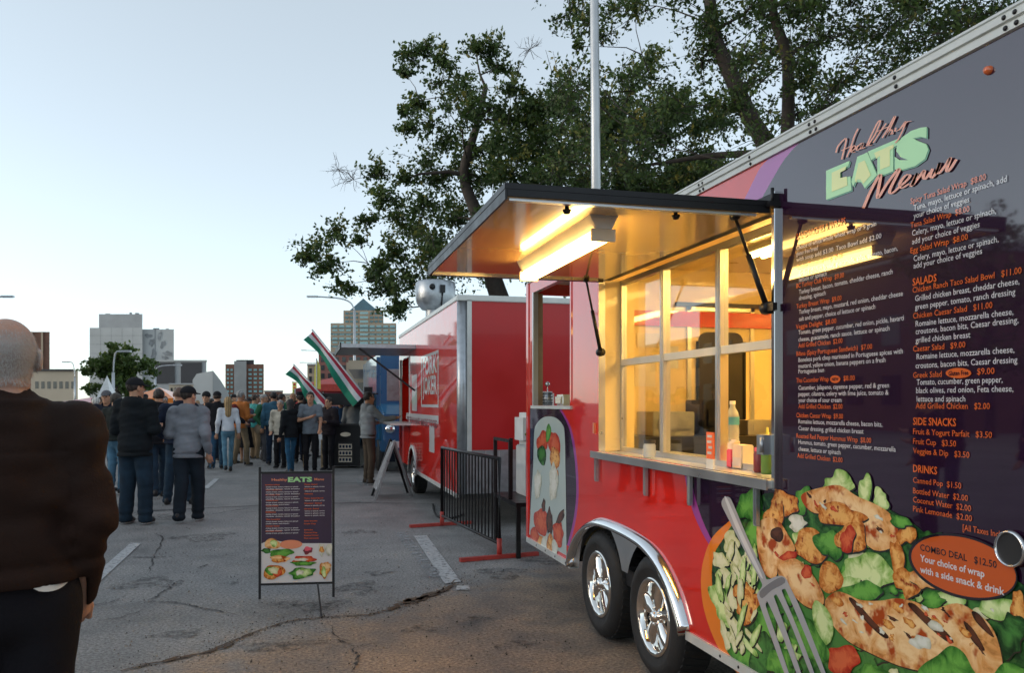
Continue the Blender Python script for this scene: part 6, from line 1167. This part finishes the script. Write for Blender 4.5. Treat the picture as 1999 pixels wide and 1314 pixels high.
def clp(rows, z0, spread):
    """clumps from picture positions: the distance varies through the crown's depth"""
    out = []
    for px, py, rpx, sh_ in rows:
        z = z0 + RT_.uniform(-spread, spread); out.append((at_depth(px, py, z), rpx / F * z, sh_))
    return out
# tree over the red trailer, reaching out to the street
zA = 20.0; bA = dz_(990, zA)
tA = [(bA, .30), (at_depth(985, 640, zA), .26), (at_depth(962, 540, zA), .22), (at_depth(935, 430, zA), .17), (at_depth(905, 340, zA), .12), (at_depth(930, 250, zA), .09), (at_depth(948, 170, zA + .3), .06)]
rows = [(615, 480, 42, .8), (655, 455, 34, .8), (640, 520, 32, .8), (672, 560, 28, .8), (600, 500, 22, .6), (690, 350, 30, 0), (660, 330, 24, 0), (735, 335, 30, .8), (745, 385, 38, 1), (720, 430, 22, .6), (790, 350, 26, .7), (780, 420, 42, 1), (830, 395, 40, 1), (815, 460, 45, 1.2), (770, 500, 34, 1), (850, 350, 32, .9), (760, 560, 40, 1), (730, 545, 24, .8), (800, 545, 45, 1.2), (775, 600, 28, .9), (850, 500, 50, 1.2), (880, 430, 45, 1.2), (850, 560, 40, 1),
    (800, 110, 30, .7), (830, 95, 30, .6), (870, 115, 30, .7), (860, 160, 34, .3), (790, 140, 16, .5), (815, 200, 30, .8), (800, 250, 22, .7), (840, 240, 28, .5), (790, 215, 14, .6), (905, 165, 32, .8), (930, 100, 30, .9), (965, 95, 32, .9), (980, 130, 28, .8), (915, 215, 40, 1), (960, 210, 42, 1), (1000, 170, 32, .8), (880, 270, 45, 1.1), (930, 290, 48, 1.2), (975, 280, 45, 1.1), (1020, 240, 36, .9), (890, 330, 42, 1.1), (945, 350, 48, 1.3), (1000, 340, 50, 1.3), (1030, 290, 42, 1.1), (1035, 95, 24, 0), (870, 205, 20, .1), (1050, 230, 30, .8), (1065, 300, 38, 1), (1085, 255, 30, .8), (1045, 355, 42, 1.1), (1095, 330, 36, 1), (1060, 390, 40, 1), (1015, 300, 44, 1), (985, 240, 40, .9), (1040, 200, 30, .8), (1025, 460, 44, 1), (985, 480, 44, 1), (900, 520, 44, 1), (1010, 420, 45, 1.1), (960, 420, 40, 1), (700, 470, 22, .5), (740, 520, 20, .5)]
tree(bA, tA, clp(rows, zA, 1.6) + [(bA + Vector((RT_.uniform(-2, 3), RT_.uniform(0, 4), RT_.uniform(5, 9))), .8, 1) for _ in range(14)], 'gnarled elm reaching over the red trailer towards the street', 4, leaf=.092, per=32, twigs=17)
# the near elm whose limbs show above the purple trailer
zB = 15.0; bB = dz_(1560, zB)
tB = [(bB, .24), (at_depth(1535, 500, zB), .21), (at_depth(1500, 300, zB), .17), (at_depth(1462, 225, zB), .155), (at_depth(1420, 130, zB), .14), (at_depth(1392, 60, zB), .12), (at_depth(1385, -30, zB), .10), (at_depth(1375, -160, zB), .07)]
rows = []
for i in range(210):
    px = RT_.uniform(1080, 2050); top_ = -330; py = RT_.uniform(top_, 360)
    if px < 1330 and py < 150 and not (py < 40 or (px > 1200 and py > 95 and RT_.random() < .35)): continue
    if px > 1500 and py > 300 - (px - 1500) * .45: continue
    if 1290 < px < 1420 and 90 < py < 190 and RT_.random() < .6: continue
    rows.append((px, py, RT_.uniform(42, 66), RT_.uniform(.5, 1.0)))
rows += [(1115, 20, 40, .7), (1150, 45, 34, .6), (1200, 20, 46, .7), (1240, 15, 40, .7), (1180, 70, 26, .5), (1130, 90, 14, .3)]
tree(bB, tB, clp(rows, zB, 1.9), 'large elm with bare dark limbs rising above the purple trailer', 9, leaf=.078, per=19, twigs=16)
zD = 16.2; bD = dz_(1530, zD)
tD = [(bD, .22), (at_depth(1528, 420, zD), .18), (at_depth(1538, 240, zD), .13), (at_depth(1536, 110, zD), .11), (at_depth(1510, 30, zD), .09), (at_depth(1515, -60, zD), .07)]
rows = [(RT_.uniform(1450, 2000), RT_.uniform(-240, 220), RT_.uniform(40, 60), RT_.uniform(.5, .9)) for _ in range(80)]; rows = [r_ for r_ in rows if r_[1] < 250 - (r_[0] - 1500) * .45] + [(1600, 60, 50, .6), (1660, 10, 50, .7)]
tree(bD, tD, clp(rows, zD, 1.5), 'forked elm directly behind the long roof trim', 13, leaf=.078, per=18, twigs=16)
zC = 21; bC = dz_(1235, zC)
tC = [(bC, .24), (at_depth(1232, 500, zC), .2), (at_depth(1225, 380, zC), .16), (at_depth(1215, 280, zC), .1), (at_depth(1220, 200, zC), .07)]
rows = [(RT_.uniform(1050, 1420), RT_.uniform(200, 560), RT_.uniform(34, 52), RT_.uniform(.9, 1.4)) for _ in range(90)] + [(1230, 150, 34, .9), (1270, 120, 34, .8), (1225, 200, 40, 1), (1075, 210, 26, .7), (1100, 190, 22, .6), (1310, 210, 40, 1), (1400, 230, 40, 1), (1180, 200, 24, .7)]
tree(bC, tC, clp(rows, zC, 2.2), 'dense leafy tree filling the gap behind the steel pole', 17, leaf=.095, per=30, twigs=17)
# street tree by the white tower
zE = 58; bE = dz_(232, zE)
tE = [(bE, .22), (at_depth(232, 765, zE), .2), (at_depth(230, 735, zE), .15), (at_depth(228, 700, zE), .08)]
rows = [(RT_.gauss(232, 36), RT_.uniform(682, 765), RT_.uniform(13, 19), 1) for _ in range(46)]; rows = [r_ for r_ in rows if abs(r_[0] - 232) < 30 + (r_[1] - 665) * .55 and abs(r_[0] - 232) < 66] + [(222, 678, 13, 1), (250, 680, 12, 1), (168, 725, 13, 1), (296, 725, 13, 1), (175, 760, 13, 1), (285, 755, 14, 1)]
tree(bE, tE, clp(rows, zE, 1.8), 'small green street tree in front of the white tower block', 23, leaf=.26, per=13, twigs=13, lm='street_leaf', group='trees along the street')
# trees over the road on the left, outside the frame: the trailer side mirrors them
for k, (x, y, h) in enumerate(((-24, 20, 8.0), (-25, 29, 9.0))):
    b_ = Vector((x, y, 0)); rr_ = random.Random(k); cl = [(b_ + Vector((rr_.uniform(-3, 3), rr_.uniform(-3, 3), rr_.uniform(.35 * h, h))), 1.0, 1) for _ in range(34)]
    tree(b_, [(b_, .25), (b_ + Vector((0, 0, 2)), .2), (b_ + Vector((.2, 0, 4.2)), .14), (b_ + Vector((0, .2, .7 * h)), .08)], cl, ('broad street tree over the road, mirrored in the trailer side', 'taller street tree over the road beyond the broad one')[k], 31 + k, leaf=.22, per=12, twigs=12, lm='street_leaf', group='trees along the street')
# ------------------------------------------------------------------ buildings
mat('concrete_pale', (.42, .43, .43), .85, 0, .14, .12); mat('concrete_grey', (.26, .28, .29), .85, 0, .15, .15); mat('concrete_mid', (.34, .35, .36), .85, 0, .15, .2); mat('brick_brown', (.17, .085, .06), .9, 0, .25, .6); mat('brick_red', (.26, .11, .09), .9, 0, .2, .8); mat('beige_wall', (.42, .36, .28), .85, 0, .12, .3); mat('stone_tan', (.34, .27, .20), .85, 0, .12, .2)
mat('window_dark', (.02, .025, .03), .12, 0, .3, .4, spec=.8); mat('glass_teal', (.015, .10, .12), .12, 0, .3, .3, spec=.9); mat('glass_pale', (.20, .36, .38), .2, 0, .25, .3, spec=.8); mat('roof_teal', (.012, .075, .10), .2, 0, .3, .2, spec=.8); mat('mural_dark', (.24, .25, .26), .8, 0, .5, .5); mat('slate_dark', (.03, .03, .036), .6, 0, .3, .3)
class Bld:
    """a block seen along the view: local axes are across the view and away from it"""
    def __init__(s, px, z, label, cat='building'):
        d_ = ray(px, 787); s.D = Vector((d_.x, d_.y, 0)).normalized(); s.z = z; s.c = dz_(px, z); s.px = px; s.e = empty('building', s.c, label, cat, 'buildings along the skyline')
    def P(s, px, py, back=0.0, sc=1.0): p = at_depth(px, py, s.z); return p + s.D * back
    def slab(s, name, x0, x1, yt, yb, b0, b1, m, parent=None):
        z0 = 0 if yb is None else s.P(x0, yb).z; A = [s.P(x0, yt, b0), s.P(x1, yt, b0), s.P(x1, yt, b1), s.P(x0, yt, b1)]
        q = MB(); q.add([Vector((p.x, p.y, z)) for z in (z0, A[0].z) for p in A], [(0, 3, 2, 1), (4, 5, 6, 7), (0, 1, 5, 4), (1, 2, 6, 5), (2, 3, 7, 6), (3, 0, 4, 7)]); return q.build(name, m, parent or s.e)
    def windows(s, wall, x0, x1, y0, y1, nx, ny, fx=.6, fy=.5, m='window_dark', b=-.06, sill=None):
        """each window its own piece, the mesh shared"""
        w = (x1 - x0) / nx; h = (y1 - y0) / ny; first = None
        for j in range(ny):
            for i in range(nx):
                xa = x0 + w * (i + .5 - fx / 2); ya = y0 + h * (j + .5 - fy / 2)
                p = s.P(xa, ya, b)
                if first is None:
                    q = MB(); W_ = w * fx / F * s.z; H_ = h * fy / F * s.z; q.add([Vector((0, 0, 0)), Rr * W_, Rr * W_ - Vector((0, 0, H_)), Vector((0, 0, -H_)), D * .12, Rr * W_ + D * .12, Rr * W_ - Vector((0, 0, H_)) + D * .12, Vector((0, 0, -H_)) + D * .12], [(0, 1, 2, 3), (4, 7, 6, 5), (0, 4, 5, 1), (1, 5, 6, 2), (2, 6, 7, 3), (3, 7, 4, 0)])
                    first = q.build('window', m, wall, local=True); o = first
                else: o = first.copy(); COL.objects.link(o)
                o.location = p - origin(wall)
b1 = Bld(257, 300, 'pale windowless tower block with a stepped top and mural')
w = b1.slab('wall', 175, 278, 640, None, 0, 30, 'concrete_pale'); b1.slab('upper_block', 193, 278, 613, 640, .5, 29, 'concrete_mid', w); b1.slab('wing', 278.2, 340, 642, None, 2, 28, 'concrete_pale')
q = MB(); q.tube([b1.P(255, 612, 8), b1.P(255, 606, 8)], .5, 6); q.tube([b1.P(268, 612, 8), b1.P(268, 607, 8)], .8, 6); q.build('roof_vent', 'concrete_grey', w)
for k, (cx, cy, rx, ry) in enumerate(((290, 655, 8, 4), (297, 668, 5, 9), (318, 672, 4, 9), (328, 690, 9, 5), (322, 698, 7, 3), (300, 690, 4, 12), (312, 655, 3, 10))):
    q = MB(); P = [b1.P(x, y, 1.9 - .02 * k) for x, y in blob(cx, cy, rx, ry, .3, .3, 16)]; q.add(P, [tuple(range(16))]); q.build('mural', 'mural_dark', b1.e)
q = MB(); q.add([b1.P(x, y, 1.88) for x, y in ((302, 640), (304, 640), (304, 705), (302, 705))], [(0, 1, 2, 3)]); q.build('wall_joint', 'mural_dark', b1.e)
for x in (196, 217, 238, 259): q = MB(); q.add([b1.P(x_, y, -.05) for x_, y in ((x, 640), (x + .5, 640), (x + .5, 760), (x, 760))], [(0, 1, 2, 3)]); q.build('wall_joint', 'mural_dark', w)
for y in (655, 672, 690): q = MB(); q.add([b1.P(x_, y_, -.05) for x_, y_ in ((175, y), (278, y), (278, y + .5), (175, y + .5))], [(0, 1, 2, 3)]); q.build('wall_joint', 'mural_dark', w)
for x0, x1, yt in ((205, 214, 609), (300, 312, 638), (325, 331, 639)): b1.slab('roof_plant', x0, x1, yt, 614 if yt < 620 else 643, 6, 12, 'concrete_grey')
b2 = Bld(354, 190, 'low dark glass building with a pale column beside the tower block')
w = b2.slab('wall', 300, 403, 704, None, .4, 20, 'concrete_mid'); b2.slab('roof_band', 299, 404, 703, 706, .0, 20, 'concrete_pale', w)
for x0, x1 in ((303, 341), (353, 394)): b2.slab('glass_front', x0, x1, 708, 749, .1, .4, 'slate_dark', w)
b3 = Bld(410, 140, 'white gabled wall building between dark block and brown tower')
q = MB(); F0 = [b3.P(x, y, 0) for x, y in ((376, 800), (376, 742), (384, 730), (416, 724), (430, 742), (446, 768), (446, 800))]; q.prism(F0, b3.D * 12); q.build('wall', 'concrete_pale', b3.e)
q = MB(); F0 = [b3.P(x, y, -.2) for x, y in ((415, 800), (415, 724.5), (429.5, 742), (445.5, 768), (445.5, 800))]; q.prism(F0, D * .15); q.build('side_wall', 'concrete_grey', b3.e)
b4 = Bld(478, 380, 'brown brick apartment tower with a blank grey centre strip')
w = b4.slab('wall', 440, 515, 711, None, 1, 18, 'brick_brown'); b4.slab('blank_strip', 457, 481, 705, None, .0, 3, 'concrete_grey', w); b4.slab('roof_house', 461, 496, 702, 711, 4, 14, 'slate_dark', w)
b4.windows(w, 441, 456, 718, 785, 2, 8, .6, .5, 'glass_pale', .7); b4.windows(w, 483, 514, 718, 785, 3, 8, .62, .5, 'glass_pale', .7)
b5 = Bld(710, 340, 'glass office tower with a green pyramid roof')
w = b5.slab('wall', 645, 774, 630, None, 2, 30, 'stone_tan'); u = b5.slab('upper_wall', 670, 749, 604, 630, 4, 28, 'stone_tan')
b5.windows(w, 647, 700, 632, 680, 4, 6, .72, .45, 'glass_pale', 1.8); b5.windows(w, 720, 773, 632, 680, 4, 6, .72, .45, 'glass_pale', 1.8); b5.windows(w, 702, 719, 606, 690, 1, 10, .95, .55, 'glass_pale', 1.6); b5.windows(u, 672, 700, 606, 630, 3, 3, .7, .5, 'glass_teal', 3.8); b5.windows(u, 721, 748, 606, 630, 3, 3, .7, .5, 'glass_teal', 3.8)
for y in (640, 652, 664, 676): q = b5.slab('floor_band', 645, 774, y - 2, y, 1.7, 2.1, 'glass_teal', w)
ap_ = b5.P(709, 573, 16); q = MB(); A = [b5.P(680, 605, 6), b5.P(740, 605, 6), b5.P(740, 605, 26), b5.P(680, 605, 26)]; q.add(A + [ap_], [(0, 1, 4), (1, 2, 4), (2, 3, 4), (3, 0, 4), (0, 3, 2, 1)]); q.build('pyramid_roof', 'roof_teal', b5.e)
b6 = Bld(110, 115, 'low grey building with flat roof behind the bald man')
w = b6.slab('wall', 60, 152, 724, None, 0, 15, 'beige_wall'); b6.slab('roof', 58, 146, 721, 724.5, -.4, 15, 'slate_dark', w); b6.windows(w, 66, 148, 738, 766, 7, 1, .55, .5, 'window_dark', -.04)
b7 = Bld(80, 240, 'tall brown tower edge showing beside the bald head'); b7.slab('wall', 40, 97, 648, None, 0, 20, 'brick_brown')
for x in (60, 80): b7.slab('fin', x, x + 4, 648, None, -.6, -.1, 'stone_tan')
for (px, x0, x1, yt, z, m_, lb, nx, ny) in ((537, 516, 552, 764, 420, 'brick_brown', 'distant brown low block right of the apartment tower', 5, 2), (560, 553, 572, 770, 520, 'beige_wall', 'distant beige block under the traffic light', 3, 2), (595, 574, 618, 761, 460, 'concrete_pale', 'distant pale office block left of the striped flags', 6, 3), (352, 330, 378, 750, 110, 'beige_wall', 'long beige shopfront below the dark glass building', 6, 1), (690, 622, 790, 690, 75, 'brick_red', 'old pinkish brick building rising behind the stalls', 12, 4), (635, 600, 652, 712, 95, 'stone_tan', 'tan stone building left of the pinkish brick one', 5, 4)):
    bb = Bld(px, z, lb); w = bb.slab('wall', x0, x1, yt, None, 0, 12 if z < 200 else 25, m_); bb.slab('cornice', x0 - .6, x1 + .6, yt - 1.5, yt + 1.2, -.3, 12.2, 'concrete_mid', w)
    bb.windows(w, x0 + 1, x1 - 1, yt + 4, min(785, yt + 4 + ny * 16), nx, ny, .5, .6, 'window_dark', -.05)
# buildings over the road on the left, outside the frame, that the glossy trailer side mirrors
for k, (x0, y0, x1, y1, h, m_, lb) in enumerate(((-40, 33, -27, 60, 9.0, 'brick_brown', 'brown brick block across the road, mirrored in the trailer side'), (-42, 4, -28, 17, 7.4, 'concrete_grey', 'grey low block across the road opposite the purple trailer'), (-40, -30, -28, 2, 8.6, 'brick_red', 'red brick block across the road behind the camera'), (-46, 62, -30, 84, 7.0, 'beige_wall', 'beige block across the road beyond the brown brick one'))):
    e = empty('building', ((x0 + x1) / 2, (y0 + y1) / 2, 0), lb, 'building', 'buildings across the road'); q = MB(); q.box((x0, y0, 0), (x1, y1, h)); w = q.build('wall', m_, e); q = MB(); q.box((x0 - .2, y0 - .2, h), (x1 + .25, y1 + .2, h + .35)); q.build('cornice', 'concrete_mid', e)
    f_ = None
    for j in range(2):
        for i in range(int((y1 - y0) / 3)):
            if f_ is None: q = MB(); q.box((0, 0, 0), (.08, 1.4, 1.6)); f_ = q.build('window', 'window_dark', w, local=True); o = f_
            else: o = f_.copy(); COL.objects.link(o)
            o.location = Vector((x1, y0 + .8 + i * 3, 1.4 + j * 3.2)) - origin(w)
# ------------------------------------------------------------------ street lamps, signals, far canopies
def lamp(px, z, htop, arm_px, label, dark=False, curve=True):
    b_ = dz_(px, z); hh = at_depth(px, htop, z).z; e = empty('street_lamp', b_, label, 'street lamp', 'street lamps along the road'); m_ = 'galvanised' if dark else 'steel_pole'
    tip = at_depth(arm_px, htop, z); dv = Vector((tip.x - b_.x, tip.y - b_.y, 0)); k = .11 if not curve else .28
    P = [b_, Vector((b_.x, b_.y, hh * (1 - k))), Vector((b_.x, b_.y, hh * (1 - k * .45))) + dv * .10, Vector((b_.x, b_.y, hh * .985)) + dv * .38, Vector((tip.x, tip.y, hh))]
    q = MB(); q.tube(P[:2], [.11, .085], 8); q.build('pole', m_, e); q = MB(); q.tube(smooth_loop([tuple(p) for p in P[1:]], 5, False), .05, 6); q.build('arm', m_, e)
    q = MB(); d_ = dv.normalized(); q.bar(tip - d_ * .1, tip + d_ * .65, .28, .13); q.build('lamp_head', m_, e, .03)
lamp(692, 55, 579, 618, 'street lamp with long arm in front of the pyramid tower', False, False); lamp(-40, 50, 579, 6, 'street lamp reaching into the left edge above the bald man', True, False)
lamp(221, 52, 686, 236, 'white curved street lamp in front of the street tree'); lamp(146, 90, 707, 133, 'thin street lamp left of the street tree', True); lamp(303, 70, 713, 340, 'street lamp crossing the dark glass building', False, False); lamp(645, 130, 684, 596, 'distant street lamp above the striped flags', True, False); lamp(650, 150, 708, 592, 'farthest street lamp beside the yellow banner', True, False)
lamp(519, 60, 700, 505, 'street lamp right of the brown apartment tower', True) if False else None
b_ = dz_(1167, 12.9); e = empty('steel_pole', b_, 'tall pale steel pole rising behind the awning', 'pole'); q = MB(); q.tube([b_, b_ + Vector((-.04, 0, 6)), b_ + Vector((-.11, 0, 13))], [.082, .072, .055], 14); q.build('shaft', 'steel_pole', e); q = MB(); q.lathe([(.17, 0), (.17, .03), (.11, .05)], b_, n=14); q.build('base_plate', 'steel_pole', e); q = MB(); q.lathe([(.076, 4.55), (.084, 4.56), (.084, 4.62), (.076, 4.63)], b_ + Vector((-.03, 0, 0)), n=14); q.build('band', 'galvanised', e)
zt = 70; b_ = dz_(592, zt); e = empty('traffic_light', b_, 'yellow traffic light hanging over the far end of the street', 'traffic light'); q = MB(); q.tube([b_, at_depth(592, 748, zt), at_depth(570, 746, zt)], .06, 6); q.build('mast', 'steel_pole', e)
hd = at_depth(575, 757, zt); q = MB(); q.box((hd.x - .17, hd.y - .12, hd.z - .5), (hd.x + .17, hd.y + .12, hd.z + .45)); q.build('signal_head', 'yellow_cap', e, .03)
for k, m_ in enumerate(('red_print', 'orange_print', 'green_sauce')): q = MB(); q.lathe([(0, -.03), (.1, -.02), (.11, 0)], (hd.x, hd.y - .121, hd.z + .28 - k * .29), 'y', 12); q.build('lens', m_, e)
def canopy(px, z, w_, hpx, epx, m_, label, legs=True):
    c = dz_(px, z); e = empty('canopy_tent', c, label, 'tent', 'tents in the far crowd'); zt_, ze = at_depth(px, hpx, z).z, at_depth(px, epx, z).z; q = MB(); h = w_ / 2
    A = [c + Rr * sx * h + D * sy * h for sx, sy in ((-1, -1), (1, -1), (1, 1), (-1, 1))]
    q.add([Vector((p.x, p.y, ze)) for p in A] + [Vector((c.x, c.y, zt_))] + [Vector((p.x, p.y, ze - .22)) for p in A], [(0, 1, 4), (1, 2, 4), (2, 3, 4), (3, 0, 4), (0, 5, 6, 1), (1, 6, 7, 2), (2, 7, 8, 3), (3, 8, 5, 0)]); q.build('roof', m_, e)
    for p in A: q = MB(); q.bar(p, Vector((p.x, p.y, ze)), .04, .04); q.build('leg', 'steel_pole', e)
canopy(209, 42, .7, 733, 776, 'white_plastic', 'narrow white peaked tent in front of the street tree'); canopy(178, 36, 1.9, 776, 786, 'red_print', 'red canopy tent at the left of the crowd'); canopy(312, 38, 2.2, 757, 778, 'plate_print', 'orange peaked canopy between the two capped men'); canopy(690, 27, 2.6, 728, 752, 'red_steel', 'dull red canopy behind the black stall'); canopy(650, 30, 2.2, 742, 760, 'maroon', 'maroon canopy left of the dull red one')
# pale trailer between the stalls and the blue van
pt = dz_(722, 24); e = empty('pale_trailer', pt, 'cream food trailer with dark window beyond the black stall', 'food trailer'); q = MB(); A = [pt + Rr * a_ + D * c_ for a_, c_ in ((-.7, 0), (1.8, 0), (1.8, 3), (-.7, 3))]
q.add([Vector((p.x, p.y, z)) for z in (.4, 2.75) for p in A], [(0, 3, 2, 1), (4, 5, 6, 7), (0, 1, 5, 4), (1, 2, 6, 5), (2, 3, 7, 6), (3, 0, 4, 7)]); q.build('body', 'beige_wall', e, .06)
q = MB(); A = [pt + Rr * a_ - D * .02 for a_ in (-.35, .35)]; q.add([Vector((p.x, p.y, z)) for z, p in ((1.2, A[0]), (1.2, A[1]), (2.1, A[1]), (2.1, A[0]))], [(0, 1, 2, 3)]); q.build('window', 'window_dark', e)
q = MB(); A = [pt + Rr * a_ + D * c_ for a_, c_ in ((-.45, -.02), (.5, -.02), (.5, -.9), (-.45, -.9))]; q.add([A[0] + Vector((0, 0, 2.2)), A[1] + Vector((0, 0, 2.2)), A[2] + Vector((0, 0, 2.45)), A[3] + Vector((0, 0, 2.45))], [(0, 1, 2, 3)]); q.build('flap', 'white_print', e)
for a_ in (-.3, 1.3): q = MB(); c = pt + Rr * a_ + Vector((0, 0, .3)); q.lathe([(0, -.1), (.3, -.1), (.3, .1), (0, .1)], c, 'y', 16); q.build('wheel', 'tyre', e)
